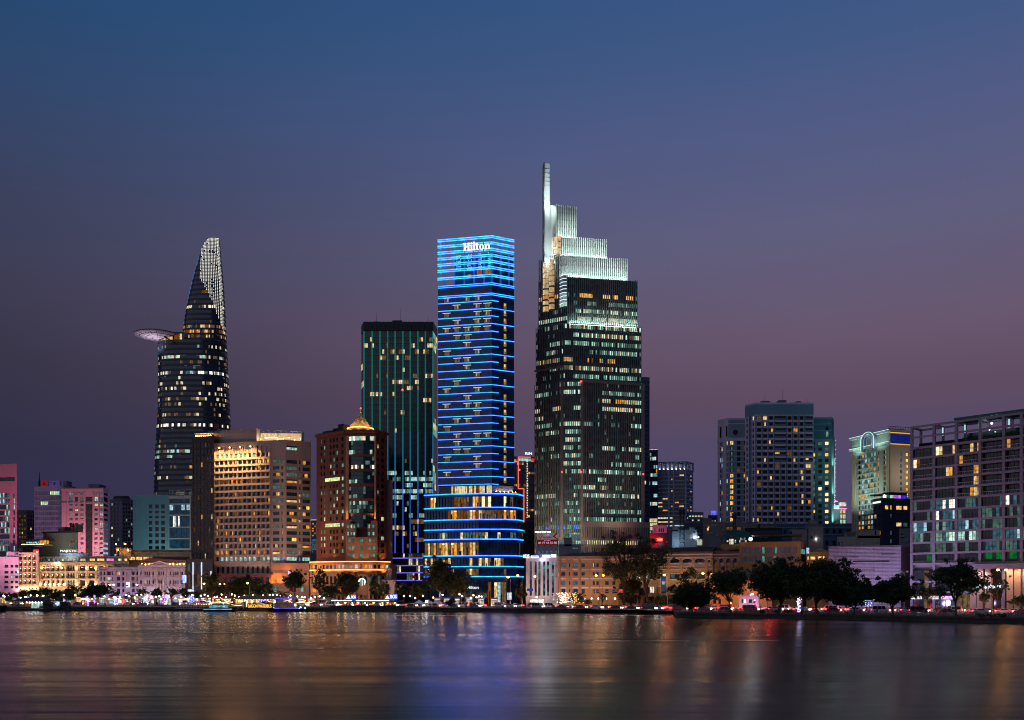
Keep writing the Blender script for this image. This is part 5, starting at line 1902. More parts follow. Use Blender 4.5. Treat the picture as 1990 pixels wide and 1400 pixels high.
b4=classic_front('lilac_terrace','four-storey lilac stucco row with a small white lit poster',[(193,437),(269,436)],12,1104.5,LILAC,
 [(195.5,198.5),(201.5,205),(208,215),(217.5,219.5),(227,233.5),(237.5,242.5),(256.5,262.5),(265,268)],[(1111,1118),(1121.5,1128.5),(1133,1140.5),(1144.5,1151)],
 pick=picker(.2,['warm','iced','cream'],(None,None,'amberd'),seed=6),glass=G_NAVY,cat='building',pil=[193.8,200,206.5,224,236,244,254.5,264],extra_cornice=(1119.5,1131,1142.5))
f=b4.f[0]
mb=MB(); f.slab(mb,f.t(243),f.t(252.5),ZZ(1143,436),ZZ(1132.5,436),.05,.3); mb.build('lit_poster',litmat('poster_white',(1,.97,.95),1.6,plain=True),b4.root)
mb=MB(); f.slab(mb,f.t(245.5),f.t(249.5),ZZ(1140,436),ZZ(1136.5,436),.3,.34); mb.build('poster_print',wallmat('print_dark',(.08,.08,.1),.7),b4.root)
b5=classic_front('pediment_house','pale lilac classical house with a triangular pediment and columns',[(269.3,436),(359.5,434)],12,1101,wallmat('pale_lilac',(.56,.49,.54),.8,.08),
 [(272,275.5),(280.5,283.3),(284.6,287.4),(288.7,291.3),(296,299),(307.5,310.3),(311.6,314.4),(315.7,318.5),(330,332.6),(336.4,339),(340.4,343),(344.4,347.2),(352,355.5)],
 [(1111,1118),(1128,1135.5)],pick=picker(.15,['warm','iced'],(None,),seed=8),glass=G_BROWN,cat='building',pil=[270.5,278,293.5,301.5,305,321,327,334.5,349,358],extra_cornice=(1123,1141,1105.5))
f=b5.f[0]
mb=MB()
pa,pb,pc_=f.p(f.t(291),b5.z1+.45,.9),f.p(f.t(332),b5.z1+.45,.9),f.p(f.t(311.5),ZZ(1091.5,435),.9)
mb.poly([pa,pb,pc_]); d=f.n3(-3)
mb.quad(pa,pc_,pc_+d,pa+d); mb.quad(pc_,pb,pb+d,pc_+d)
for a,c in ((pa,pc_),(pc_,pb),(pa,pb)):mb.tube([a+f.n3(.2),c+f.n3(.2)],.35,4)
mb.build('pediment',MATS['pale_lilac'],b5.root)
mb=MB(); f.slab(mb,f.t(294),f.t(330),ZZ(1106.5,435),ZZ(1104.5,435),.0,.3); mb.build('sign_panel',FRAME_B,b5.root)
for px in (303,309,314,319.5):
 mb=MB(); p=f.p(f.t(px),GZ,1.2); mb.lathe((p.x,p.y,GZ),[(.6,0),(.45,.5),(.4,6),(.38,9.5),(.6,9.9)],8); mb.build('column',MATS['pale_lilac'],b5.root)
flood(f.p(f.t(311),2.5,6),f.p(f.t(311),14,0),(1,.85,.75),420,1,150)
for px in (278,295,330,349):flood(f.p(f.t(px),3,2),f.p(f.t(px),16,.3),(.80,.66,1.0),140,.5,140)
for px in (200,222,245):flood(XYZ(px,431,3),XYZ(px,436.5,15),(.72,.60,1.0),170,.6,150)
# terrace above the pediment house under a red roof
tr_=thing('terrace_roof','red tiled terrace roof with rows of warm lamps over the pediment house','roof',XYZ(318,440,b5.z1))
ft=Face((272,441),(362,440))
mb=MB()
za,zb=ZZ(1092,440),ZZ(1082,446)
mb.quad(ft.p(-1,za,1.5),ft.p(ft.W+1,za,1.5),ft.p(ft.W-1,zb,-8),ft.p(ft.t(285),zb,-8))
mb.quad(ft.p(-1,za-.25,1.5),ft.p(ft.W+1,za-.25,1.5),ft.p(ft.W+1,za,1.5),ft.p(-1,za,1.5))
mb.build('roof',wallmat('red_tile',(.17,.055,.045),.8,.3,1.5),tr_)
mb=MB()
for k in range(11):ft.slab(mb,ft.W*k/10-.12,ft.W*k/10+.12,b5.z1,za,.2,.45)
mb.build('post',CREAM,tr_)
mb=MB()
for k in range(26):
 px=274+k*3.4
 mb.ball(ft.p(ft.t(px),za-.9-.3*(k % 3),-1-(k % 2)*2),.24)
mb.build('terrace_lamp',BULB_WARM,tr_)
mb=MB(); ft.slab(mb,0,ft.W,b5.z1,za-.4,-6,-5.7); mb.build('back_wall',CREAM,tr_)
b6=grid_building('beige_roof_block','long low beige block with warm windows below the teal panelled block','building',[(248,462),(372,460)],20,1072,wallmat('beige_block',(.34,.32,.26),.85),
 [(cols_px(251,13.5,5,11.5),[(1082,1088.5)],lambda i,j:('full','amber2' if j < 2 else ['amber','amber2','warm'][j % 3]))],ref=1)
f=b6.f[0]
cornice(b6.root,f,b6.z1,.7,.9,wallmat('roof_sheet',(.10,.14,.15),.6))
mb=MB()
for k in range(22):f.slab(mb,f.t(262+k*4.6),f.t(262+k*4.6)+.12,ZZ(1080,460),ZZ(1074,460),0,.1)
mb.build('louvre',MATS['beige_block'],b6.root)
# small rooftop shelter with lamps and plants
sh=thing('roof_shelter','little lit roof shelter among plants over the cream hotel','shelter',XYZ(236,455,b3.z1))
fh=Face((222,455),(250,455))
mb=MB()
fh.slab(mb,fh.t(226),fh.t(248),ZZ(1066.5,455),ZZ(1065,455),-5,1)
for px in (227,234,241,247):fh.slab(mb,fh.t(px)-.15,fh.t(px)+.15,b3.z1,ZZ(1066,455),0,.3)
fh.slab(mb,fh.t(226),fh.t(248),b3.z1,ZZ(1066,455),-4,-3.8)
mb.build('canopy',CREAM,sh)
mb=MB()
for px,y in ((225.5,1058),(243.5,1057.5),(229,1069),(249,1070)):mb.ball(XYZ(px,454,ZZ(y,454)),.35)
mb.build('lamp',BULB_SODIUM,sh)
b7=grid_building('pink_lit_flats','low flats washed in pink light at the left edge of the waterfront','building',[(-40,439),(7,438),(36.3,437)],14,1086,wallmat('pale_flats',(.55,.38,.48),.8),
 [(cols_px(-36,12,4,8),rows_px(1098,13,5,6),picker(.2,['cool','iced'],(None,),seed=3)),([(8,16.5),(20,26),(29,35)],[(1098,1103.5),(1110,1115),(1119,1124),(1129,1134),(1139,1144)],picker(.06,['cool'],(None,),seed=5))],ref=2,glass=G_BLACK)
rooftop(b7.root,b7.f[1],[(9,23,2.5,2,6),(24,35,1.0,2,5)],b7.z1+.8,MATS['pale_flats'])
flood(XYZ(12,426,4),XYZ(14,437,14),(1,.42,.75),420,1.5,150)
flood(XYZ(28,427,6),XYZ(30,437,18),(1,.42,.75),350,1.5,150)
mb=MB(); mb.ball(XYZ(35,435.5,ZZ(1111.5,436)),.4); mb.build('wall_lamp',BULB_WHITE,b7.root)
ACM=wallmat('ac_white',(.45,.45,.44),.6,.2)
ra=random.Random(12)
air_conditioners(b7.root,b7.f[1],[(ra.choice([9,18.3,27.5,35]),y) for y in (1106,1117,1126,1136,1107.5,1127)],ACM)
air_conditioners(b4.root,b4.f[0],[(206.8,1120),(225,1131),(236,1119.8),(255,1143),(200,1142.5),(264,1120)],ACM)
air_conditioners(bz.root,bz.f[0],[(136,1060),(149,1052),(149,1064)],ACM)
# dark slab with white upright light bars
b8=grid_building('light_bar_building','low dark glass building with three tall white light bars beside the pediment house','building',[(362,434),(413,432)],14,1090,wallmat('bar_bronze',(.06,.055,.06),.6),
 [(cols_px(364,6,8,4.6),[(1096,1111)],picker(.35,['iced','coold','warmd'],(None,),seed=3),G_GREY)],ref=1)
f=b8.f[0]
for px,ya,yb in ((375.6,1093,1145),(392.2,1093,1145.5),(410.5,1110,1140)):
 mb=MB(); f.slab(mb,f.t(px)-.22,f.t(px)+.22,ZZ(yb,432),ZZ(ya,432),.1,.4); mb.build('light_bar',litmat('bar_white',(.82,.86,1.0),1.1,plain=True),b8.root)
ms,ix=mats_for(G_BROWN,FRAME_D)
for za,zb,pp in ((1140,1117,.7),):
 pk=runs(26,.55,['amberd','warmd','amberd'],[None],R,2)
 band(b8.root,Face((362,433.7),(413,431.7)),ZZ(za,432),ZZ(zb,432),.5,b8.f[0].W-.5,26,lambda j:ix[pk[j]],ms,out=.02,fin=1)
mb=MB(); f.slab(mb,f.t(356),f.t(362.5),ZZ(1133,432),ZZ(1118,432),.2,.6); mb.build('blue_sign',litmat('sign_blue',(.35,.5,1.0),2.0),b8.root)
# narrow bits between
b9=grid_building('amber_crowned_tower','sliver of a distant violet tower with an amber roof line','tower',[(603,640),(619,640)],20,1013,wallmat('violet_concrete',(.13,.13,.20),.8),
 [([(606.5,609.5),(611,613),(614.5,617)],rows_px(1017,4.6,6,2.6),picker(.45,['warm','amber'],(None,),seed=4))],parapet=.3)
f=b9.f[0]
mb=MB(); f.slab(mb,0,f.W,ZZ(1011,640),ZZ(1010,640),-1,-.5); f.slab(mb,0,.5,ZZ(1013,640),ZZ(1010,640),-1,-.5); f.slab(mb,f.W-.6,f.W-.1,ZZ(1013,640),ZZ(1010,640),-1,-.5)
mb.build('roof_light',litmat('roof_amber',(1.0,.42,.15),1.2,plain=True),b9.root)
ms,ix=mats_for(glassmat('violet_glass',(.04,.07,.16),.2),FRAME_D)
for k in range(6):
 pk=runs(8,.5,['iced'],[None],R,2)
 band(b9.root,Face((603,620),(618,620)),ZZ(1074-k*4.4+0,620),ZZ(1070.5-k*4.4,620),0,5.2,8,lambda j:ix[pk[j]],ms,out=.2)
b10=grid_building('grey_slab','narrow plain grey slab wall squeezed beside the red-brown tower','building',[(750.5,425),(763,426)],18,936,wallmat('slab_grey',(.24,.22,.22),.85),[None])
flood(XYZ(757,418,8),XYZ(757,426,28),(1,.72,.55),260,1,140)
b11=band_building('neon_outlined_block','dim office block outlined in red neon between the blue hotel tower and the tallest tower','office block',[(995,560),(1040,562)],20,890,wallmat('neon_block_wall',(.16,.14,.22),.7),G_MAUVE,893,6.0,26,4.2,[14],.16,['warm','amber','warmd','amberd'],9)
f=b11.f[0]
neon=litmat('neon_red',(1.0,.16,.14),1.3,plain=True)
mb=MB()
def nl(px0,y0,px1,y1):
 a,c=f.p(f.t(px0),ZZ(y0,560),.5),f.p(f.t(px1),ZZ(y1,560),.5)
 mb.tube([a,c],.26,5)
nl(1007,950,1007,888.5); nl(1007,888.5,1031,888.5); nl(1007,950,1018,950); nl(1018,950,1018,1020); nl(998,898,1007,898)
mb.build('neon_line',neon,b11.root)
mb=MB()
for k in range(34):mb.ball(f.p(f.t(1024+(k % 3)*.25),ZZ(897+k*3.3,560),.5),.28,n=5,k=3)
mb.build('light_string',litmat('string_pale',(.9,1.0,.6),1.6,plain=True),b11.root)
text('SUN',b11.root,f,1020,1033.5,879.5,884,LED_WHITE,.5,bold=.03)
mb=MB(); f.slab(mb,f.t(1009),f.t(1031),ZZ(896,560),ZZ(891,560),.1,.4); mb.build('sign_panel',L['cool'],b11.root)
mb=MB(); f.slab(mb,f.t(1033),f.t(1038),ZZ(897,560),ZZ(891,560),.2,.6); mb.build('pink_sign',L['red'],b11.root)
mb=MB()
for px in (1021,1027,1033):f.slab(mb,f.t(px)-.1,f.t(px)+.1,b11.z1,ZZ(884,560),-.3,0)
mb.build('sign_frame',FRAME_D,b11.root)
grid_building('old_grey_house','old grey house wedged behind the lit sign building below the neon outlined block','building',[(1015,480),(1040,482)],15,1019,wallmat('old_grey',(.17,.17,.17),.9),[([(1018,1021),(1027,1031)],[(1030,1036),(1040,1046),(1052,1057)],picker(.15,['coold','iced'],(None,),seed=5))])
# ------------------------------------------------------------------ behind and right of the tallest tower
b=band_building('thin_glass_tower','thin dark glass tower edge showing behind the tallest tower','tower',[(1238,560),(1262.5,562)],25,735,wallmat('thin_tower_wall',(.12,.16,.22),.4),glassmat('thin_glass',(.05,.08,.12),.15),741,9.2,36,7.0,[8],.02,['warm'],3)
b=band_building('blue_beacon_tower','blue glass tower with a reddish roof line next to the tallest tower','tower',[(1248,602),(1278.5,600)],25,877,wallmat('beacon_wall',(.03,.045,.07),.4),G_BLUE,880,8.0,22,6.6,[12],.22,['ice','cream','coolm','iced'],13,ref=1,
 special={15:(.6,['warm','cream','lime']),16:(.6,['warm','cream']),17:(.7,['warm','cream','lime']),18:(.6,['cream','warm']),7:(.5,['ice']),10:(.5,['ice','iced']),4:(.3,['amber'])})
mb=MB()
for k in range(11):mb.ball(b.f[0].p(b.f[0].W*(k+.3)/11,b.z1+1.1,-.5),.28)
mb.build('roof_lamp',litmat('roof_lamp_red',(1.0,.25,.12),3,plain=True),b.root)
GRB=wallmat('grey_banded',(.40,.38,.46),.75)
b=Building('banded_apartments','grey apartment tower ribbed with balcony bands and a pale lit crown','apartment block',[(1270,604),(1334,600),(1347,608)],22,915,GRB,ref=1)
rr_=random.Random(41)
for fi,f in enumerate(b.f):
 rz=sorted([(ZZ(922+7.55*k+3.0,600),ZZ(922+7.55*k,600)) for k in range(14)])
 cs=colst(f,[(1272,1274.6),(1278,1298),(1301.5,1307),(1310.5,1330)]) if fi == 0 else colst(f,[(1335.5,1339),(1341,1345)])
 wallgrid(b.wall,f,b.z0,b.z1,rz,cs,.6)
 def pk(i,j):
  if i == 0:return ('full',rr_.choice(['ice','coolm']))
  if i in (1,2):return ('full',rr_.choice(['lime','cream','warm',None]))
  return ('right' if rr_.random() < .6 else 'left',rr_.choice(['warm','amber'])) if rr_.random() < .28 else ('full',None)
 put_windows(b.root,f,rz,cs,pk,.5,G_BLACK,FRAME_D,3 if fi == 0 else 1)
 mb=MB()
 for (za,zb) in rz:f.slab(mb,0,f.W,za-.75,za-.25,0,.35)
 mb.build('balcony_band',wallmat('band_pale',(.68,.68,.76),.7),b.root)
f=b.f[0]
for px in (1276,1299.8,1309,1332.5):
 mb=MB(); f.slab(mb,f.t(px)-.4,f.t(px)+.4,b.z0,b.z1+.5,0,.5); mb.build('rib',MATS['band_pale'],b.root)
b.finish()
mb=MB()
crm=wallmat('crown_pale',(.40,.46,.48),.6)
for fi,f in enumerate(b.f):
 n=8 if fi == 0 else 2
 f.slab(mb,0,f.W,ZZ(899,600),ZZ(897,600),-6,.6)
 for k in range(n+1):f.slab(mb,f.W*k/n-.35,f.W*k/n+.35,b.z1,ZZ(898,600),-.8,.3)
 for k in range(n):
  f.slab(mb,f.W*(k+.3)/n,f.W*(k+.7)/n,b.z1,ZZ(901,600),-2,-1.6)
mb.build('crown_colonnade',crm,b.root)
mb=MB()
for k in range(8):mb.ball(b.f[0].p(b.f[0].W*(k+.5)/8,b.z1+1.3,-.4),.22)
mb.build('crown_lamp',BULB_WHITE,b.root)
grid_building('low_grey_office','low grey office with a blue sign beyond the banded apartments','office block',[(1337,590),(1367,590)],15,998,wallmat('low_grey',(.26,.25,.26),.8),[(cols_px(1339,5.6,5,4.2),rows_px(1002,8,4,3.2),picker(.7,['cream','lime','cool'],(None,),seed=6))])
b=grid_building('blue_sign_house','small building topped by a glowing blue sign left of the twin-coloured apartments','building',[(1376,600),(1396,600)],12,1004,wallmat('bsh',(.10,.12,.15),.8),[(cols_px(1378,5,4,3.6),rows_px(1006,5,5,3),picker(.6,['iced','coolm'],(None,),seed=2))])
mb=MB(); b.f[0].slab(mb,2.2,5.6,b.z1+.9,b.z1+3.8,-1,-.5); mb.build('blue_sign',litmat('sign_blue_deep',(.08,.12,1.0),1.6),b.root)
# ------------------------------------------------------------------ the blue and lilac apartment towers
def apartments():
 rr_=random.Random(51)
 LI=wallmat('lilac_panel',(.46,.41,.52),.75,.08)
 BLU=wallmat('sea_blue_panel',(.11,.22,.30),.75,.08)
 TQ=wallmat('turquoise_panel',(.16,.36,.38),.75,.08)
 NVY=wallmat('navy_panel',(.08,.13,.21),.75,.08)
 AM=['amber','amber2','amber','warm']
 g='blue and lilac apartment towers standing together'
 b=Building('centre_apartment_tower','tallest of the blue and lilac apartment towers, its front a grid of dark windows','apartment block',[(1447.7,458),(1467.3,452),(1581,452)],22,786,LI,ref=1,group=g)
 f0,f1=b.f
 yr=[770+(188+56.3*k)/4.829 for k in range(19)]
 rz=sorted([(ZZ(y+7.2,452),ZZ(y,452)) for y in yr])
 top=ZZ(770+180/4.829,452)
 cs=[(1471.2,1479.3),(1483,1491),(1494.7,1502.5),(1506.5,1514.5),(1518.5,1526.5),(1530.5,1538.5),(1542.3,1550.3),(1554.2,1562),(1566,1576)]
 csu=[cs[0],cs[1],cs[2],(1505.5,1528),cs[5],cs[6],cs[7],(1565.5,1579.5)]
 def cc(i):return colst(f1,csu if i >= 11 else cs)
 wallgrid(b.wall,f1,b.z0,top,rz,cc,.45)
 b.wall.quad(f1.p(0,top),f1.p(f1.W,top),f1.p(f1.W,b.z1),f1.p(0,b.z1),1)
 c0=colst(f0,[(1450.5,1453),(1462.3,1465)])
 wallgrid(b.wall,f0,b.z0,top,rz,c0,.3)
 b.wall.quad(f0.p(0,top),f0.p(f0.W,top),f0.p(f0.W,b.z1),f0.p(0,b.z1),1)
 b.mats=[LI,BLU]
 put_windows(b.root,f1,rz,cc,lambda i,j:((rr_.choice(['full','full','left','right','mid']),rr_.choice(AM)) if rr_.random() < (.15 if i < 13 else .07) else ('full','amberd' if rr_.random() < .05 else None)),.4,G_BLACK,FRAME_D,1)
 put_windows(b.root,f0,rz,c0,picker(.06,['warm'],(None,),seed=4),.25,G_BLACK,FRAME_D,0)
 mb=MB()
 for (za,zb) in rz:
  f1.slab(mb,0,f1.W,za-.55,za-.25,0,.22)
  f0.slab(mb,0,f0.W,za-.55,za-.25,0,.12)
 mb.build('string_course',LI,b.root)
 mb=MB()
 for px in (1469,1481.1,1492.8,1504.5,1516.5,1528.5,1540.3,1552.2,1564):f1.slab(mb,f1.t(px)-.3,f1.t(px)+.3,b.z0,top if px not in (1516.5,) else rz[10][1]+1,0,.14)
 f0.slab(mb,f0.t(1455.5),f0.t(1460.5),b.z0,top,0,.12)
 mb.build('blue_strip',NVY,b.root)
 mb=MB()
 for i in range(11,19):
  za,zb=rz[i]
  for pa,pb in ((1505.5,1528),(1565.5,1579.5)):
   f1.slab(mb,f1.t(pa),f1.t(pb),za-.1,za+.9,-.1,.35)
 mb.build('balcony_front',NVY,b.root)
 cornice(b.root,f1,top-.2,.45,.35,LI)
 b.finish()
 rooftop(b.root,f1,[(1485,1500,1.8,4,5),(1520,1534,2.4,5,5),(1552,1560,1.4,3,4)],b.z1+.5,CONC)
 mb=MB()
 for px,h in ((1492,6),(1527,8.5),(1575,4)):p=f1.p(f1.t(px),b.z1,-5); mb.tube([p,p+Vector((0,0,h))],[.12,.05],5)
 mb.build('antenna',FRAME_D,b.root)
 b=Building('left_apartment_wing','shorter lilac and blue apartment wing with a round porthole, left of the tallest one','apartment block',[(1394.6,468),(1414.5,462),(1450,462)],20,816,LI,ref=1,group=g)
 f0,f1=b.f
 yr2=[770+(420+51.5*k)/4.829 for k in range(15)]
 rz=sorted([(ZZ(y+7.4,462),ZZ(y,462)) for y in yr2])
 c0=colst(f0,[(1398.7,1400.6),(1402,1403.8),(1411.7,1413.8)])
 wallgrid(b.wall,f0,b.z0,b.z1,rz,c0,.3)
 c1=colst(f1,[(1418.8,1425.5),(1432.5,1439),(1445.5,1448.5)])
 wallgrid(b.wall,f1,b.z0,b.z1,rz,c1,.35,m=1)
 b.mats=[LI,wallmat('slate_blue_panel',(.16,.24,.30),.75,.08)]
 put_windows(b.root,f0,rz,c0,picker(.2,['cream','ice','amber'],(None,),seed=14),.25,G_BLACK,FRAME_D,0)
 def pk(i,j):
  if j == 0:return ('full',['amber2','amber','warm'][i % 3]) if i not in (9,10,11,12,13,2) else ('mid','coold')
  return ('full','amber') if rr_.random() < .12 else ('full','amberd' if rr_.random() < .1 else None)
 put_windows(b.root,f1,rz,c1,pk,.3,G_BLACK,FRAME_D,1)
 mb=MB()
 for (za,zb) in rz:
  f0.slab(mb,0,f0.W,za-.5,za-.2,0,.12); f1.slab(mb,0,f1.W,za-.5,za-.2,0,.12)
 f0.slab(mb,0,f0.W,ZZ(858,462),ZZ(851,462),0,.2); f1.slab(mb,0,f1.W,ZZ(857,462),ZZ(851,462),0,.2); f1.slab(mb,0,f1.W,ZZ(825,462),ZZ(823,462),0,.2)
 mb.build('string_course',LI,b.root)
 mb=MB(); disc(mb,f1,1429,840.5,6.4,.25,.3); mb.build('porthole_frame',LI,b.root)
 mb=MB(); disc(mb,f1,1429,840.5,5.6,.28,.1); mb.build('porthole',G_BLACK,b.root)
 put_windows(b.root,f0,[(ZZ(850,464),ZZ(829,464))],colst(f0,[(1399,1402),(1411,1413.5)]),lambda i,j:('full',None),-.02,G_BLACK,FRAME_D)
 b.finish()
 b=Building('right_apartment_wing','turquoise apartment wing with an arched top window, right of the tallest one','apartment block',[(1576,463),(1616,462),(1620.5,468)],20,814,TQ,ref=1,group=g)
 f0,f1=b.f
 yr3=[770+(427+53.2*k)/4.829 for k in range(15)]
 rz=sorted([(ZZ(y+6.6,462),ZZ(y,462)) for y in yr3])
 c0=colst(f0,[(1577.5,1584.3),(1590.3,1597.3),(1603.3,1610.4)])
 zt=ZZ(853,462)
 wallgrid(b.wall,f0,b.z0,zt,rz,c0,.35)
 b.wall.quad(f0.p(0,zt),f0.p(f0.W,zt),f0.p(f0.W,b.z1),f0.p(0,b.z1),1)
 wallgrid(b.wall,f1,b.z0,zt,[],[])
 b.wall.quad(f1.p(0,zt),f1.p(f1.W,zt),f1.p(f1.W,b.z1),f1.p(0,b.z1),1)
 b.mats=[TQ,wallmat('deep_turquoise',(.06,.19,.25),.75,.08)]
 put_windows(b.root,f0,rz,c0,lambda i,j:('full',rr_.choice(['amber2','warm2','amber2','amber'])) if (j == 2 and i % 5 in (0,2,4)) or rr_.random() < .14 else ('full',rr_.choice([None,None,'coold'])),.3,G_TEAL,FRAME_D,1)
 mb=MB()
 for (za,zb) in rz:f0.slab(mb,0,f0.W,za-.6,za-.2,0,.15)
 for y in (825,838):f0.slab(mb,0,f0.W,ZZ(y,462),ZZ(y,462)+.5,0,.15)
 mb.build('string_course',TQ,b.root)
 mb=MB()
 t0,t1=f0.t(1604),f0.t(1610.3)
 f0.slab(mb,t0,t1,ZZ(850,462),ZZ(832,462),.02,.14,0); disc(mb,f0,1607.1,832,3.15,.14,.1,0)
 f0.slab(mb,t0+.2,t1-.2,ZZ(849,462),ZZ(839,462),.14,.18,1)
 mb.build('arched_window',[G_NAVY,L['coolm']],b.root)
 for y,e in ((1015,520),(960,420),(905,320)):flood(f1.p(f1.W*.5,ZZ(y,462),2.6),f1.p(f1.W*.5,ZZ(y-30,462),0),(.55,1,.85),e,.6,150)
 b.finish()
 m_=thing('light_string_mast','tall mast strung with white lights beside the turquoise apartment wing','mast',XYZ(1620.5,474,GZ))
 mb=MB(); p=XYZ(1622,474,GZ)
 mb.tube([p,(p.x,p.y,ZZ(852,474))],[.35,.12],6); mb.build('pole',FRAME_D,m_)
 mb=MB()
 for k in range(16):mb.ball((p.x+.6,p.y,ZZ(856+k*9,474)),.16,n=5,k=3)
 for k in range(34):mb.ball((p.x-.3,p.y-1,ZZ(893+k*3.4,474)),.22,n=5,k=3)
 mb.build('light_string',litmat('string_white',(.85,.95,1.0),2.2,plain=True),m_)
 n_=grid_building('neon_corner_house','small white-green lit building with pink and cyan neon under the light string mast','building',[(1617,470),(1645,470)],12,987,wallmat('neon_house',(.30,.40,.38),.8),[(cols_px(1633,6,2,4.5),rows_px(990,10,3,8),lambda i,j:('full',['cool','cream','warm'][i]))])
 f=n_.f[0]
 mb=MB()
 f.slab(mb,f.t(1613.5),f.t(1630),ZZ(988.5,470),ZZ(983,470),.2,.8,0); f.slab(mb,f.t(1613.5),f.t(1645),ZZ(989.5,470),ZZ(988.7,470),.2,.9,1); f.slab(mb,f.t(1620),f.t(1627),ZZ(976,470),ZZ(974,470),.2,.8,1)
 f.slab(mb,f.t(1630),f.t(1644),ZZ(984,470),ZZ(977,470),.0,.4,2)
 mb.build('neon_sign',[litmat('neon_cyan',(.2,.85,1.0),1.8),litmat('neon_pink',(1.0,.25,.9),1.8,plain=True),L['cream']],n_.root)
 b=grid_building('navy_annex','long navy blue annex with square dark windows at the foot of the apartment towers','building',[(1487,436),(1669,432)],16,1021,wallmat('navy_annex_wall',(.035,.062,.12),.8),
  [([(1523,1528),(1535,1541),(1547.5,1553),(1558,1563),(1604.5,1610.5),(1618,1624),(1630,1636),(1645.5,1651.5),(1657.5,1663)],[(1029,1037),(1051,1060)],picker(.08,['amber'],(None,),seed=3))],ref=1,glass=G_BLACK)
 f=b.f[0]
 for y in (1026,1040):cornice(b.root,f,ZZ(y,432),.5,.25,wallmat('annex_band',(.10,.15,.22),.8))
 rooftop(b.root,f,[(1575,1592,1.6,2,4),(1510,1530,1.2,3,4)],b.z1+.9,CONC)
apartments()
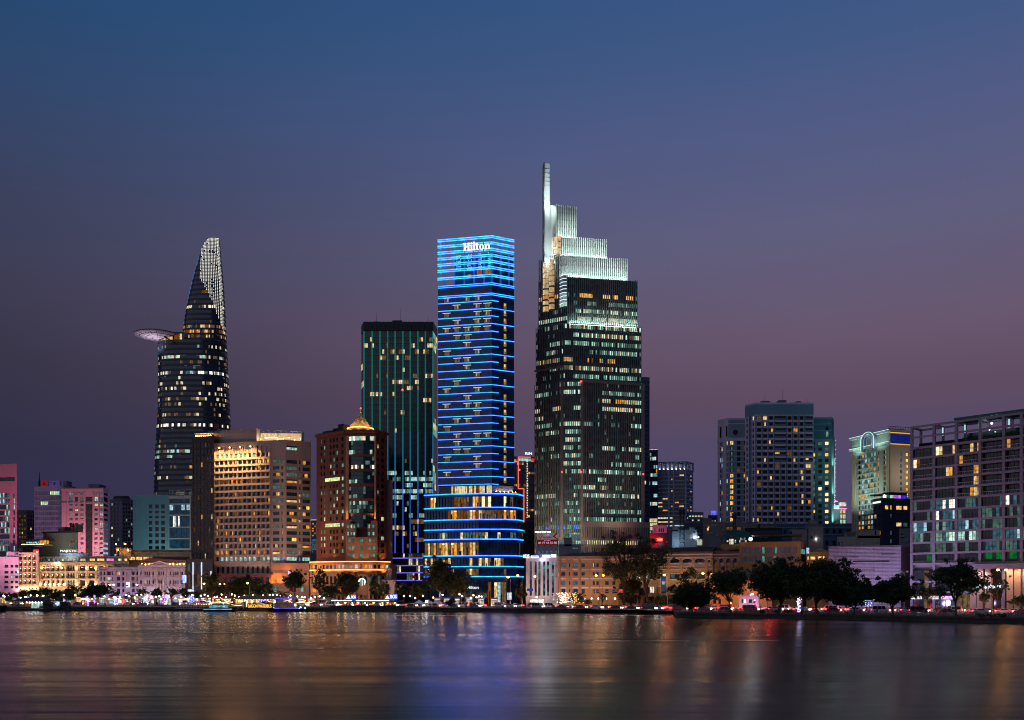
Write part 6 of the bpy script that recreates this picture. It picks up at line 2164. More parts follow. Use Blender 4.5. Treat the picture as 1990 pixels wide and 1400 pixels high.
# ------------------------------------------------------------------ arch-crowned hotel
def arch_hotel():
 rr_=random.Random(61)
 ST=wallmat('grey_green_stone',(.28,.285,.25),.75,.1)
 BE=wallmat('warm_grey_stone',(.23,.19,.15),.75,.1)
 b=Building('arch_crowned_hotel','stone hotel tower with a big rounded arch crowning its green-lit face','hotel',[(1655.5,430),(1730,406),(1775,410)],22,838,ST,ref=1)
 f0,f1=b.f
 zr=[ZZ(800+(398+53.0*k)/5,406) for k in range(15)]
 h=5.0/F*406*1.45
 rz=sorted([(z-h,z) for z in [ZZ(873+10.35*k,406) for k in range(18)]])
 cs=[(1668,1672),(1674,1678.5),(1680,1684.5),(1686,1690.5),(1692,1696.5),(1698,1701.5),(1705.5,1707.7),(1717,1721.5)]
 c0=colst(f0,cs)
 wallgrid(b.wall,f0,b.z0,b.z1,rz,c0,.35)
 b.mats=[ST,BE]
 def pk(i,j):
  if j == 6:return ('full','amber' if rr_.random() < .7 else 'amberd')
  if j == 7:return ('right','amber') if rr_.random() < .5 else ('full','amberd')
  if j == 0:return ('full','amber') if rr_.random() < .2 else ('full',None)
  if i < 6 and rr_.random() < .25:return ('full','amber')
  return ('full',rr_.choice(['coolm','ice','coolm','iced','iced','coold','ice']*2+['amber'] if i > 3 else ['coold',None,'amber',None]))
 put_windows(b.root,f0,rz,c0,pk,.3,G_TEAL,FRAME_D,1)
 r1=sorted([(ZZ(880+11.3*k+6.5,408),ZZ(880+11.3*k,408)) for k in range(14)])
 c1=colst(f1,[(1749,1752.5),(1760.5,1765.5)])
 wallgrid(b.wall,f1,b.z0,b.z1,r1,c1,.3,m=1)
 put_windows(b.root,f1,r1,c1,lambda i,j:('full','iced' if j == 0 else 'amber2' if (i*3) % 7 else 'amber'),.25,G_TEAL,FRAME_D,1)
 mb=MB()
 for (za,zb) in rz:f0.slab(mb,f0.t(1666),f0.t(1703),za-.5,za-.15,0,.5)
 mb.build('sill_band',ST,b.root)
 for px in (1658,1662,1727):
  mb=MB(); f0.slab(mb,f0.t(px)-.5,f0.t(px)+.5,b.z0,ZZ(866,406)-.5,0,.5); mb.build('pilaster',wallmat('pilaster_tan',(.34,.28,.18),.75),b.root)
 za,zb=ZZ(863,406),ZZ(840,406)
 for z,hh in ((za,1.0),(zb,1.0)):
  mb=MB()
  f0.slab(mb,-.6,f0.W+.2,z,z+hh,0,1.2); mb.build('cornice',wallmat('cornice_pale',(.50,.56,.52),.6),b.root)
 gl=litmat('cornice_cyan',(.55,1.0,.90),1.25,plain=True,sampled=True)
 for z in (za,zb):
  mb=MB(); f0.slab(mb,-.6,f0.W,z+1.02,z+1.2,.8,1.2); mb.build('light_line',gl,b.root)
 ol=litmat('line_amber',(1.0,.45,.06),.9,plain=True)
 for z in (ZZ(841.5,406),ZZ(863.5,406)):
  mb=MB(); f1.slab(mb,0,f1.W,z,z+.35,0,.35); mb.build('light_line',ol,b.root)
 f1b=MB(); f1.slab(f1b,.2,f1.W,ZZ(862,406),ZZ(843.5,406),.02,.15)
 f1b.build('blue_lit_panel',litmat('panel_blue',(.03,.07,.75),.20,lo=.3,hi=1.6,scale=2.2),b.root)
 def half_ring(cx,cy,r0,r1,out0,out1,name,mat,leg=0,n=20,squash=1.25):
  mb=MB()
  ps=[]
  for k in range(n+1):
   a=math.pi*k/n
   ps.append((math.cos(a),math.sin(a)*squash))
  def pt(r,c,s,o):return f0.p(f0.t(cx+r*c),ZZ(cy-r*s,412),o)
  for (c0_,s0_),(c1_,s1_) in zip(ps[:-1],ps[1:]):
   mb.quad(pt(r1,c0_,s0_,out1),pt(r1,c1_,s1_,out1),pt(r0,c1_,s1_,out1),pt(r0,c0_,s0_,out1))
   mb.quad(pt(r1,c0_,s0_,out0),pt(r1,c1_,s1_,out0),pt(r1,c1_,s1_,out1),pt(r1,c0_,s0_,out1))
   mb.quad(pt(r0,c1_,s1_,out0),pt(r0,c0_,s0_,out0),pt(r0,c0_,s0_,out1),pt(r0,c1_,s1_,out1))
  if leg:
   for s in (-1,1):
    a,c=sorted((cx+s*r0,cx+s*r1))
    f0.slab(mb,f0.t(a),f0.t(c),ZZ(cy+leg,412),ZZ(cy,412),out0,out1)
  mb.build(name,mat,b.root)
 cx,cy=1691,852
 stn=MATS['cornice_pale']
 half_ring(cx,cy,10.2,13.6,-7,1.6,'crown_arch',wallmat('arch_stone',(.24,.27,.27),.7),20)
 half_ring(cx,cy,12.4,13.0,1.62,1.8,'arch_light',gl,18)
 half_ring(cx,cy,7.6,10.0,-3,1.1,'crown_arch',wallmat('arch_blue_stone',(.20,.22,.34),.7),18)
 half_ring(cx,cy,8.2,9.0,1.12,1.25,'arch_light',litmat('arch_violet',(.25,.35,1.0),.8,plain=True),16)
 half_ring(cx,cy,.05,7.4,-3,.5,'arch_infill',ST,18)
 half_ring(cx,cy,4.2,5.0,.52,.8,'arch_moulding',stn,18)
 flood(f0.p(f0.t(1690),ZZ(980,412),9),f0.p(f0.t(1685),ZZ(930,412),0),(.72,1.0,.80),3000,2,150)
 flood(f0.p(f0.t(1670),ZZ(870,412),4),f0.p(f0.t(1670),ZZ(857,412),0),(.6,1.0,.9),320,1,150)
 flood(f0.p(f0.t(1712),ZZ(866,412),4),f0.p(f0.t(1712),ZZ(852,412),0),(.6,1.0,.9),320,1,150)
 flood(f1.p(f1.W*.4,ZZ(940,408),14),f1.p(f1.W*.5,ZZ(905,408),0),(1,.86,.66),1500,2,150)  # warm lamp added to brighten the right face, which the fill misses
 b.finish()
 mb=MB()
 for k in range(14):f1.slab(mb,f1.W*k/14,f1.W*k/14+.1,b.z1,b.z1+2.4,-1,-.9)
 f1.slab(mb,0,f1.W,b.z1+2.3,b.z1+2.45,-1,-.9); f1.slab(mb,2,f1.W-2,b.z1,b.z1+1.8,-6,-3)
 mb.build('roof_fence',FRAME_D,b.root)
arch_hotel()
def dark_hotel():
 rr_=random.Random(71)
 DK=wallmat('blue_black_wall',(.028,.032,.05),.7)
 b=Building('blue_black_hotel','blue-black hotel block with a party-lit roof terrace in front of the arch-crowned hotel','hotel',[(1697,372),(1713,366),(1769,370)],14,972,DK,ref=1)
 f0,f1=b.f
 rz=sorted([(ZZ(982+16.4*k+8,366),ZZ(982+16.4*k,366)) for k in range(7)])
 c0=colst(f0,[(1698.5,1703),(1706.5,1711)])
 c1=colst(f1,[(1720,1727),(1730,1733.5),(1742,1753),(1756,1764)])
 for f,c,s in ((f0,c0,3),(f1,c1,5)):
  wallgrid(b.wall,f,b.z0,b.z1,rz,c,.3)
  put_windows(b.root,f,rz,c,(lambda i,j:('full','amber2' if i == 6 else rr_.choice([None,'iced',None,'warm',None]) )) if f is f1 else picker(.4,['amber','warm'],(None,),seed=s),.25,G_NAVY,FRAME_D,2)
 b.finish()
 mb=MB()
 for (px,col) in ((1719,0),(1726,1),(1733,2),(1741,3),(1747,3),(1753,4),(1760,4)):
  f1.slab(mb,f1.t(px),f1.t(px+5.5),b.z1+1.0,b.z1+2.2,-1,-.6,col)
 mb.build('terrace_lights',[L['white'],L['green'],L['cool'],litmat('party_violet',(.55,.1,1.0),1.6),litmat('party_blue',(.06,.05,.9),.6)],b.root)
 mb=MB(); f1.slab(mb,0,f1.W,b.z1+2.3,b.z1+2.6,-7,-.5); f1.slab(mb,f1.t(1735),f1.W,b.z1+2.6,b.z1+3.6,-7,-2); mb.build('terrace_roof',FRAME_D,b.root)
 mb=MB(); mb.ball(f1.p(f1.t(1719.5),b.z1+1.8,-.3),.35); mb.build('terrace_lamp',BULB_WHITE,b.root)
 mb=MB()
 for k in range(9):
  px=1697.4+k*1.65; f0.slab(mb,f0.t(px),f0.t(px+1.15),ZZ(978,368),ZZ(974.5,368),.1,.3)
 mb.build('lettering',LED_WHITE,b.root)
dark_hotel()
# ------------------------------------------------------------------ framed apartment block at the right edge
def framed_block():
 rr_=random.Random(81)
 FR=wallmat('frame_lilac_concrete',(.21,.19,.235),.75,.1)
 DK=wallmat('balcony_dark',(.035,.035,.04),.8)
 cA,cB=(1770.5,302),(2075,268)
 b=Building('framed_apartments','concrete framed apartment block with lit balconies and a roof pergola at the right edge','apartment block',[cA,cB],18,862,FR,ref=0,parapet=0)
 f=b.f[0]
 z0,dz=ZZ(1097,302),3.53
 beams=[z0+dz*k for k in range(15)]
 colpx=[1771,1814.5,1857.8,1904,1950,1984.5,2030]
 ct=[f.t(p) for p in colpx]
 col=MB()
 ztop=beams[11]
 ms,ix=mats_for(glassmat('apartment_glass',(.014,.016,.022)),FRAME_D,FR)
 for k in range(11):
  za,zb=beams[k],beams[k+1]
  for j in range(len(ct)-1):
   a,c=ct[j]+.35,ct[j+1]-.35
   balc=(j >= 2 and k >= 6)
   dep=-1.9 if balc else -.9
   mb=MB()
   n=max(4,int((c-a)/1.0))
   r_=rr_.random()
   if balc:pk=runs(n,.04 if j > 2 else .2,['amber','warm'],[None],rr_,1.2)
   elif k >= 6:pk=runs(n,.16,['amber','warm','warm2','amberd','warmd'],[None],rr_,.8)
   elif r_ < .42:pk=runs(n,.7,rr_.choice([['cool2','cool','coolm','coold'],['ice','iced','iced','white'],['coolm','iced','coold',None]]),[None,None,'iced'],rr_,.8)
   elif r_ < .52:pk=runs(n,.5,['amber','warmd','amberd'],[None],rr_,.8)
   else:pk=runs(n,.15,['coold','iced'],[None,None,'coold'],rr_,2)
   if k == 0:pk=['green' if (q % 3 and j > 2) or (j == 0 and q > n*.6) else None for q in range(n)]
   zg=za+(.75 if balc else .45)
   top=zb-.35
   w=(c-a)/n
   for q in range(n):
    mb.quad(f.p(a+q*w+.03,zg-.4,dep),f.p(a+(q+1)*w-.03,zg-.4,dep),f.p(a+(q+1)*w-.03,top,dep),f.p(a+q*w+.03,top,dep),ix[pk[q]])
    f.slab(mb,a+q*w-.04,a+q*w+.04,zg-.4,top,dep-.02,dep+.1,1)
   if k != 0:f.slab(mb,a,c,zg+1.1,zg+1.18,dep,dep+.1,1)
   mb.build('window',ms,b.root)
   mb=MB()
   if balc or (k >= 6 and j == 0 and k < 10):
    f.slab(mb,a,c,za+1.25,za+1.35,-.25,-.1,0)
    for q in range(int((c-a)/.55)):
     f.slab(mb,a+q*.55,a+q*.55+.05,za+.3,za+1.25,-.2,-.14,0)
    mb.build('balcony_rail',[FRAME_L],b.root)
   elif k == 0:
    f.slab(mb,a,c,za+.2,za+1.15,-.3,-.1,0)
    mb.build('parking_parapet',[DK],b.root)
 mb=MB()
 for k in range(0,12):
  f.slab(mb,-.3,f.W,beams[k]-.32,beams[k]+.32,-.95,.15 if k % 2 else .1)
 for i,zz_ in enumerate((beams[12],beams[13])):
  f.slab(mb,-.3,f.W,zz_-.3,zz_+.3,-.6,.1)
 mb.build('floor_beam',FR,b.root)
 for j,t in enumerate(ct):
  mb=MB()
  w=.42
  f.slab(mb,t-w,t+w,GZ,beams[13],-.9,.0)
  mb.build('frame_column',FR,b.root)
 mb=MB()
 for j in range(len(ct)):
  f.slab(mb,ct[j]-.35,ct[j]+.35,beams[11],beams[13],-8,-7.3)
  f.slab(mb,ct[j]-.3,ct[j]+.3,beams[13]-.3,beams[13]+.3,-8,-.6)
 f.slab(mb,0,f.W,beams[13]-.3,beams[13]+.3,-8.2,-7.6)
 mb.build('pergola',FR,b.root)
 mb=MB()
 f.slab(mb,ct[2]+1,f.W,beams[11],beams[12]+.3,-10,-6.5,0)
 f.slab(mb,ct[2]-1,f.W,beams[13]+.7,beams[13]+1.4,-14,-1.0,1)
 mb.build('penthouse',[G_TEAL,wallmat('canopy_green',(.04,.13,.11),.6)],b.root)
 mb=MB()
 for t,o_ in ((ct[1]+.4,-6),(ct[2]+.4,-6),(ct[3]-2.5,-6),(ct[4]-.5,-6),(ct[4]+3,-6)):
  f.slab(mb,t,t+.35,beams[12]+.5,beams[13]-.4,o_,o_+.3)
 mb.build('pergola_lamp',litmat('lamp_teal',(.55,.95,1.0),.8,plain=True,sampled=True),b.root)
 mb=MB(); mb.ball(f.p(ct[3]+2.2,beams[12]+2.2,-4),.3); mb.ball(f.p(ct[3]+1.5,beams[12]+.2,-4),.16); mb.build('roof_lamp',BULB_WHITE,b.root)
 pl=MB()
 r2=random.Random(5)
 for k in range(900):
  t=ct[2]+1.5+r2.random()*(f.W-ct[2]-2); o_=-1.2-r2.random()*1.3; z=beams[11]+.4+r2.random()*1.1+.4*math.sin(t*1.3)
  a=r2.random()*6.28; s=.22
  p=f.p(t,z,o_); u=Vector((math.cos(a),math.sin(a),r2.uniform(-.5,.5)))*s; v=Vector((-math.sin(a)*.4,math.cos(a)*.4,.9))*s
  pl.quad(p-u-v,p+u-v,p+u+v,p-u+v)
 pl.build('roof_planting',wallmat('leaf_roof',(.05,.12,.03),.8),b.root,kind='stuff')
 f.slab(b.wall,.1,f.W,GZ,ztop,-12,-2.3)
 tan=wallmat('tan_column',(.45,.29,.20),.75)
 mb=MB()
 f.slab(mb,ct[3]-2,f.W,beams[0]-1.9,beams[0]-.4,-.5,1.6); mb.build('entrance_canopy',FR,b.root)
 for px in (1893,1906,1922,1964,1979,1996,2020):
  mb=MB(); t=f.t(px); f.slab(mb,t-.9,t+.9,GZ,beams[0]-1.9,-.6,.8); mb.build('entrance_column',tan,b.root)
 mb=MB()
 for pa,pb,m_ in ((1771,1792,0),(1800,1825,0),(1830,1853,1)):
  f.slab(mb,f.t(pa),f.t(pb),ZZ(1165,296),ZZ(1158.5,296),.2,.5,m_)
 mb.build('shop_fascia',[litmat('fascia_white',(1.0,.88,.92),.8),litmat('fascia_pink',(.85,.5,1.0),1.4)],b.root)
 mb=MB()
 for y in (1131,1151):f.slab(mb,-.3,ct[3]-2,ZZ(y,298)-.35,ZZ(y,298)+.35,-.95,.12)
 mb.build('floor_beam',FR,b.root)
 pk=runs(26,.35,['warmd','iced','amberd','coold',None,None],[None],rr_,2)
 band(b.root,f,GZ+.2,beams[0]-2.2,.5,f.W-.5,26,lambda q:ix[pk[q]],ms,out=-.5,fin=1,name='shopfront')
 for t,z,c in ((ct[4]+2,beams[0]-2,(1,.66,.4)),(ct[3]+1,beams[0]-2.5,(.8,.8,1)),(ct[5],beams[0]-2,(1,.66,.4))):
  flood(f.p(t,z-.1,2.2),f.p(t,GZ,.3),c,330,.8,160)
 text('The Landmark',b.root,f,1895.5,1950.5,1133.5,1144.5,litmat('sign_ice',(.82,.90,1.0),1.2,plain=True),1.8,bold=.01)
 flood(f.p(f.t(1800),3.5,16),f.p(f.t(1800),22,0),(.62,.52,1.0),2200,2.5,140)
 flood(f.p(f.t(1890),3.5,15),f.p(f.t(1890),20,0),(.60,.55,1.0),900,2.5,140)
 b.core_in=2.4
 b.finish()
framed_block()
# ------------------------------------------------------------------ colonial waterfront, right of the blue hotel tower
def waterfront():
 OCH=wallmat('ochre_stucco',(.44,.25,.10),.85,.15)
 OCHD=wallmat('old_ochre',(.28,.16,.06),.85,.25)
 TRIM=wallmat('white_trim',(.60,.55,.52),.75,.1)
 rr_=random.Random(91)
 b=Building('white_fin_building','white building with tall arched fins and bright blue-white signs along its top','building',[(1022,371),(1085,369)],16,1086,wallmat('white_fin_wall',(.58,.54,.55),.75,.08),ref=1)
 f=b.f[0]
 zt,zb=ZZ(1091,369),ZZ(1158,369)
 cs=colst(f,[(1029,1033.6),(1038.6,1043),(1046,1050.5),(1055.3,1059.8),(1062.8,1067.3),(1072,1076.8)])
 wallgrid(b.wall,f,b.z0,b.z1,[(zb,zt)],cs,.7)
 ms,ix=mats_for(G_NAVY,FRAME_D)
 for (a,c) in cs:
  mb=MB()
  n=9
  for k in range(n):
   z0_,z1_=zb+(zt-zb)*k/n,zb+(zt-zb)*(k+1)/n
   m_=rr_.choice([0,0,ix['coold'],ix['iced'],ix['teal'] if k > 3 else 0])
   mb.quad(f.p(a,z0_+.15,-.6),f.p(c,z0_+.15,-.6),f.p(c,z1_,-.6),f.p(a,z1_,-.6),m_)
   f.slab(mb,a,c,z0_,z0_+.15,-.62,-.5,1)
  mb.build('window',ms,b.root)
  mb=MB()
  for k in range(6):
   t0,t1=math.pi*k/6,math.pi*(k+1)/6
   m0,r_=(a+c)/2,(c-a)/2
   mb.quad(f.p(m0+r_*math.cos(t0),zt-r_+r_*math.sin(t0),.02),f.p(m0+r_*math.cos(t0),zt+.05,.02),f.p(m0+r_*math.cos(t1),zt+.05,.02),f.p(m0+r_*math.cos(t1),zt-r_+r_*math.sin(t1),.02))
  mb.build('arch_head',b.mat,b.root)
 b.finish()
 mb=MB()
 sW=litmat('sign_cold',(.72,.80,1.0),2.6,lo=.5,hi=1.3,scale=1.4); sV=litmat('sign_violet',(.45,.22,.8),.8)
 mb.build('sign_board',FRAME_D,b.root) if False else None
 text('8525',b.root,f,1017,1029.5,1078,1085,LED_WHITE,.9,bold=.03)
 mb=MB()
 for pa,pb,ya,yb,m_ in ((1032,1046.5,1080,1084,0),(1049,1052.5,1077.5,1083.5,1),(1054,1070,1078.5,1083.5,0),(1071.5,1081,1078,1083.2,0)):
  f.slab(mb,f.t(pa),f.t(pb),ZZ(yb,369),ZZ(ya,369),.2,.5,m_)
 mb.build('lit_sign',[sW,sV],b.root)
 mb=MB()
 for k in range(14):
  px=1054.5+k*1.15
  if k % 4 != 3:f.slab(mb,f.t(px),f.t(px+.6),ZZ(1082.5,369),ZZ(1079.5+(k % 2)*.8,369),.52,.56)
 for k in range(8):f.slab(mb,f.t(1033+k*1.6),f.t(1034+k*1.6),ZZ(1083,369),ZZ(1081,369),.52,.56)
 mb.build('sign_letters',wallmat('letter_blue',(.05,.08,.4),.6),b.root)
 flood(f.p(f.t(1055),ZZ(1082,369),1.2),f.p(f.t(1055),ZZ(1105,369),.3),(.55,.6,1.0),200,1,160)
 air_conditioners(b.root,f,[(1080.5,1100),(1080.5,1120),(1024.5,1110)],MATS['ac_white'])
 flood(f.p(f.t(1040),2.6,4),f.p(f.t(1045),10,0),(1,.78,.6),500,1,150)
 b=Building('billboard_house','plain grey house carrying a red and white billboard under a row of lamps','building',[(1041,400),(1084,398)],10,1062,wallmat('house_grey',(.30,.27,.27),.85),ref=1)
 f=b.f[0]
 cs=colst(f,[(1044,1049),(1053,1056),(1060,1066),(1069,1074),(1077,1082)])
 rz=[(ZZ(1077,398),ZZ(1070,398))]
 wallgrid(b.wall,f,b.z0,b.z1,rz,cs,.3)
 put_windows(b.root,f,rz,cs,lambda i,j:('full','iced' if j in (0,1,2) else 'coold'),.25,G_NAVY,FRAME_L)
 b.finish()
 bb=thing('billboard','red and white roof billboard with a phone number and diamond emblem','billboard',XYZ(1065,398,b.z1))
 Y=397.5
 mb=MB(); f.slab(mb,f.t(1044.2),f.t(1085.8),ZZ(1059.5,Y),ZZ(1036,Y),.3,.6,0)
 mb.build('panel',litmat('board_white',(.62,.56,.62),.22,lo=.8,hi=1.15,scale=.15),bb)
 mb=MB(); f.slab(mb,f.t(1044.2),f.t(1085.8),ZZ(1059.5,Y),ZZ(1048.7,Y),.62,.66,0)
 a,c,d=f.t(1074),f.t(1080),f.t(1085.8)
 mb.poly([f.p(f.t(1081),ZZ(1036,Y),.64),f.p(f.t(1074.3),ZZ(1043,Y),.64),f.p(f.t(1084),ZZ(1049,Y),.64),f.p(f.t(1085.8),ZZ(1047.5,Y),.64),f.p(f.t(1078.5),ZZ(1043,Y),.64),f.p(f.t(1085,),ZZ(1036,Y),.64)])
 mb.build('red_field',litmat('board_red',(.38,.012,.02),.32,lo=.8,hi=1.15,scale=.15),bb)
 txt=wallmat('board_black',(.015,.015,.02),.6)
 text('NGAN',bb,f,1056,1072,1043.2,1046.6,txt,.68,bold=.03,depth=.04)
 text('09 77 44 55 88',bb,f,1046.5,1082.5,1053.5,1058,litmat('board_text',(.9,.88,.88),.42,plain=True),.70,bold=.02,depth=.04)
 mb=MB()
 for k in range(5):f.slab(mb,f.t(1058+k*2.6),f.t(1059.6+k*2.6),ZZ(1050.9,Y),ZZ(1050.1,Y),.67,.7)
 for k in range(3):f.slab(mb,f.t(1060+k*3),f.t(1062+k*3),ZZ(1040.5,Y),ZZ(1039,Y),.61,.64)
 mb.build('small_print',L['pink'],bb)
 mb=MB()
 for s in (1,.55):
  cx,cy,r=1051,1043.2,4.2*s
  pts=[(cx-r,cy-r*.5),(cx-r*.5,cy-r),(cx+r*.5,cy-r),(cx+r,cy-r*.5),(cx,cy+r)]
  for (x0,y0),(x1,y1) in zip(pts,pts[1:]+pts[:1]):
   mb.tube([f.p(f.t(x0),ZZ(y0,Y),.68),f.p(f.t(x1),ZZ(y1,Y),.68)],.1,4)
 mb.build('emblem',litmat('board_emblem',(.6,.02,.03),.4,plain=True),bb)
 mb=MB()
 for k in range(7):
  t=f.t(1042.5+k*4.6)
  mb.tube([f.p(t,ZZ(1036,Y),.3),f.p(t,ZZ(1034.5,Y),1.6)],.06,4)
 for px in (1046,1058,1070,1083):f.slab(mb,f.t(px)-.12,f.t(px)+.12,b.z1,ZZ(1036,Y),-.3,.2)
 mb.build('lamp_frame',FRAME_D,bb)
 mb=MB()
 for k in range(7):mb.ball(f.p(f.t(1042.5+k*4.6),ZZ(1034.2,Y),1.7),.32)
 mb.build('lamp',BULB_WHITE,bb)
 b=grid_building('glass_roof_box','pale lit glass box and plain stair block beside the billboard','building',[(1086,398),(1130,398)],8,1062,wallmat('stair_block',(.22,.20,.20),.85),[([(1112,1124)],[(1064,1068)],lambda i,j:('full','iced'))])
 f=b.f[0]
 rooftop(b.root,f,[(1097,1111,3.6,0,5)],b.z1,wallmat('stair_block',(.22,.20,.20),.85))
 mb=MB(); f.slab(mb,f.t(1087),f.t(1096),b.z1,ZZ(1048,398),-4,-1,0); f.slab(mb,f.t(1112),f.t(1130),ZZ(1049,398),ZZ(1037.5,398),-8,-5,0); mb.build('glass_box',litmat('box_teal',(.45,.75,.72),.16),b.root)
 mb=MB()
 for k in range(9):f.slab(mb,f.t(1125+k*1.9),f.t(1125.8+k*1.9),b.z1-3,ZZ(1056+(k % 3)*2,398),1,1.4)
 mb.build('roof_pipes',FRAME_L,b.root)
 b=classic_front('ochre_offices','ochre four-storey offices with white string courses between the fin building and the big street trees',[(1086,366),(1203,362)],16,1083,OCH,
  [(1091,1098.6),(1105.4,1108),(1114.3,1122.5),(1130,1136.5),(1151.8,1156),(1158.8,1163.5),(1176,1183),(1190,1196)],[(1094.8,1102),(1112,1118.7),(1129.8,1137),(1144.6,1153.5)],
  pick=lambda i,j:('left','cool') if (i,j) == (3,4) else ('full','iced' if j in (0,2) and (i+j) % 2 else None),glass=G_NAVY,cat='building',pil=[1087.5,1102.5,1110.5,1126])
 f=b.f[0]
 for y in (1106.8,1124.5,1142.3):
  for pa,pb in ((1089,1101),(1112,1125),(1130,1144),(1148,1170),(1172,1192)):
   mb=MB(); f.slab(mb,f.t(pa),f.t(pb),ZZ(y+1.6,363),ZZ(y-1.6,363),0,.22); mb.build('string_course',TRIM,b.root)
 for y,h in ((1089,.5),(1086,.35)):cornice(b.root,f,ZZ(y,363),h,.5,TRIM)
 for px in (1092,1115,1140,1165,1190):
  mb=MB()
  for k in range(8):
   t0,t1=math.pi*(.1+.8*k/8),math.pi*(.1+.8*(k+1)/8)
   ps=[(px+r_*1.1*math.cos(t),1094-r_*.45*math.sin(t)) for t,r_ in ((t0,9),(t1,9),(t1,7.6),(t0,7.6))]
   mb.poly([f.p(f.t(x),ZZ(y,363),.3) for x,y in ps])
  mb.build('arch_trim',TRIM,b.root)
 mb=MB()
 zr,zt_=b.z1+.6,ZZ(1073.5,368)
 mb.quad(f.p(-.5,zr,.6),f.p(f.W,zr,.6),f.p(f.W,zt_,-8),f.p(f.t(1112),zt_,-8)); mb.poly([f.p(-.5,zr,.6),f.p(f.t(1112),zt_,-8),f.p(-.5,zr,-15)])
 mb.quad(f.p(f.t(1112),zt_,-8),f.p(f.W,zt_,-8),f.p(f.W,zr,-16),f.p(-.5,zr,-16))
 mb.build('roof',wallmat('dark_tile',(.05,.035,.04),.85,.3,1.2),b.root)
 for px,c,e in ((1105,(.85,.65,1.0),420),(1140,(1,.62,.3),240),(1175,(1,.62,.3),240)):
  flood(f.p(f.t(px),3.5,9),f.p(f.t(px),13,0),c,e*.9,1,150)
 def arcade(name,label,chain,top,cs,squash,trim,rows_low,dark=0):
  b=Building(name,label,'building',chain,18,top,OCH if not dark else OCHD,ref=1,parapet=.8)
  f=b.f[0]; Y=chain[1][1]
  za,zs=ZZ(1098,Y),ZZ(1089.5,Y)
  cc=colst(f,cs)
  low=sorted([(ZZ(y1,Y),ZZ(y0,Y)) for y0,y1 in rows_low])
  wallgrid(b.wall,f,b.z0,b.z1,low+[(za,zs+2.0)],cc,.9)
  for (a,c) in cc:
   mb=MB()
   r_,m0=(c-a)/2,(a+c)/2
   hh=min(2.0,r_*squash)
   n=10
   for k in range(n):
    t0,t1=math.pi*k/n,math.pi*(k+1)/n
    p0=(m0+r_*math.cos(t0),zs+hh*math.sin(t0)); p1=(m0+r_*math.cos(t1),zs+hh*math.sin(t1))
    mb.quad(f.p(p0[0],p0[1],-.02),f.p(p0[0],zs+2.02,-.02),f.p(p1[0],zs+2.02,-.02),f.p(p1[0],p1[1],-.02))
   mb.build('arch_spandrel',b.mat,b.root)
   mb=MB()
   for k in range(n):
    t0,t1=math.pi*k/n,math.pi*(k+1)/n
    ps=[]
    for t,g_ in ((t0,.45),(t1,.45),(t1,.05),(t0,.05)):
     ps.append((m0+(r_+g_)*math.cos(t),zs+(hh+g_)*math.sin(t)))
    mb.poly([f.p(x,z,.15) for x,z in ps]); mb.quad(f.p(*ps[0],.15),f.p(*ps[0],0),f.p(*ps[1],0),f.p(*ps[1],.15))
   mb.build('arch_trim',trim,b.root)
   mb=MB()
   w=c-a
   mb.quad(f.p(a,za,-.85),f.p(c,za,-.85),f.p(c,zs+2,-.85),f.p(a,zs+2,-.85),0)
   for q in (.28,.72):
    f.slab(mb,a+w*q-w*.13,a+w*q+w*.13,za,zs+hh*.55,-.84,-.78,1)
   f.slab(mb,a,c,za,za+.9,-.4,-.25,2)
   mb.build('arcade_bay',[OCHD,G_BLACK,trim],b.root)
  put_windows(b.root,f,low,cc,lambda i,j:('right' if (i+j) % 2 else 'left',rr_.choice(['warmd','amberd','cream','iced'])) if rr_.random() < .4 else ('full',None),.7,G_BROWN,FRAME_B,3)
  for y,h,o_ in ((1078.5,.9,.8),(1083.5,.5,.6),(1100.5,.4,.45),(1106.5,.5,.5),(1115,.4,.4),(1127,.5,.5),(1141,.4,.4)):
   if y < 1150:cornice(b.root,f,ZZ(y,Y),h*.55,o_,trim)
  edges=[0]+[(cc[i][1]+cc[i+1][0])/2 for i in range(len(cc)-1)]+[f.W]
  for x in edges[1:-1]:
   mb=MB(); f.slab(mb,x-.55,x+.55,b.z0,ZZ(1090.5,Y),0,.5); f.slab(mb,x-.7,x+.7,ZZ(1091.5,Y),ZZ(1090,Y),0,.65); f.slab(mb,x-.75,x+.75,b.z0,b.z0+1.2,0,.7)
   mb.build('pier',b.mat,b.root)
  b.finish()
  return b,f,Y
 b,f,Y=arcade('arcaded_hall','long arcaded ochre hall with white arches and a dark tiled roof behind the street trees',[(1203,350),(1385,336)],1075.5,[(1208,1221),(1228,1244),(1252,1272),(1277,1297),(1302,1321),(1326.5,1345),(1350.5,1370),(1376,1380)],.42,TRIM,[(1114,1124.5),(1140,1153),(1160,1174)])
 mb=MB()
 zr,zt_=b.z1+.7,ZZ(1063.5,346)
 mb.quad(f.p(-1,zr,.8),f.p(f.W,zr,.8),f.p(f.W,zt_,-8),f.p(f.t(1218),zt_,-8)); mb.quad(f.p(f.t(1218),zt_,-8),f.p(f.W,zt_,-8),f.p(f.W,zr,-17),f.p(-1,zr,-17)); mb.poly([f.p(-1,zr,.8),f.p(f.t(1218),zt_,-8),f.p(-1,zr,-17)])
 mb.build('roof',wallmat('maroon_tile',(.045,.016,.016),.85,.3,1.2),b.root)
 for px,c,e in ((1255,(.8,.85,1.0),260),(1300,(1,.74,.42),300),(1340,(1,.74,.42),420)):flood(f.p(f.t(px),9.5,7),f.p(f.t(px),15,0),c,e*.5,1,150)
 for px in (1323.5,1373):flood(f.p(f.t(px),2.5,1.8),f.p(f.t(px),8,.5),(1,.85,.6),110,.4,140)
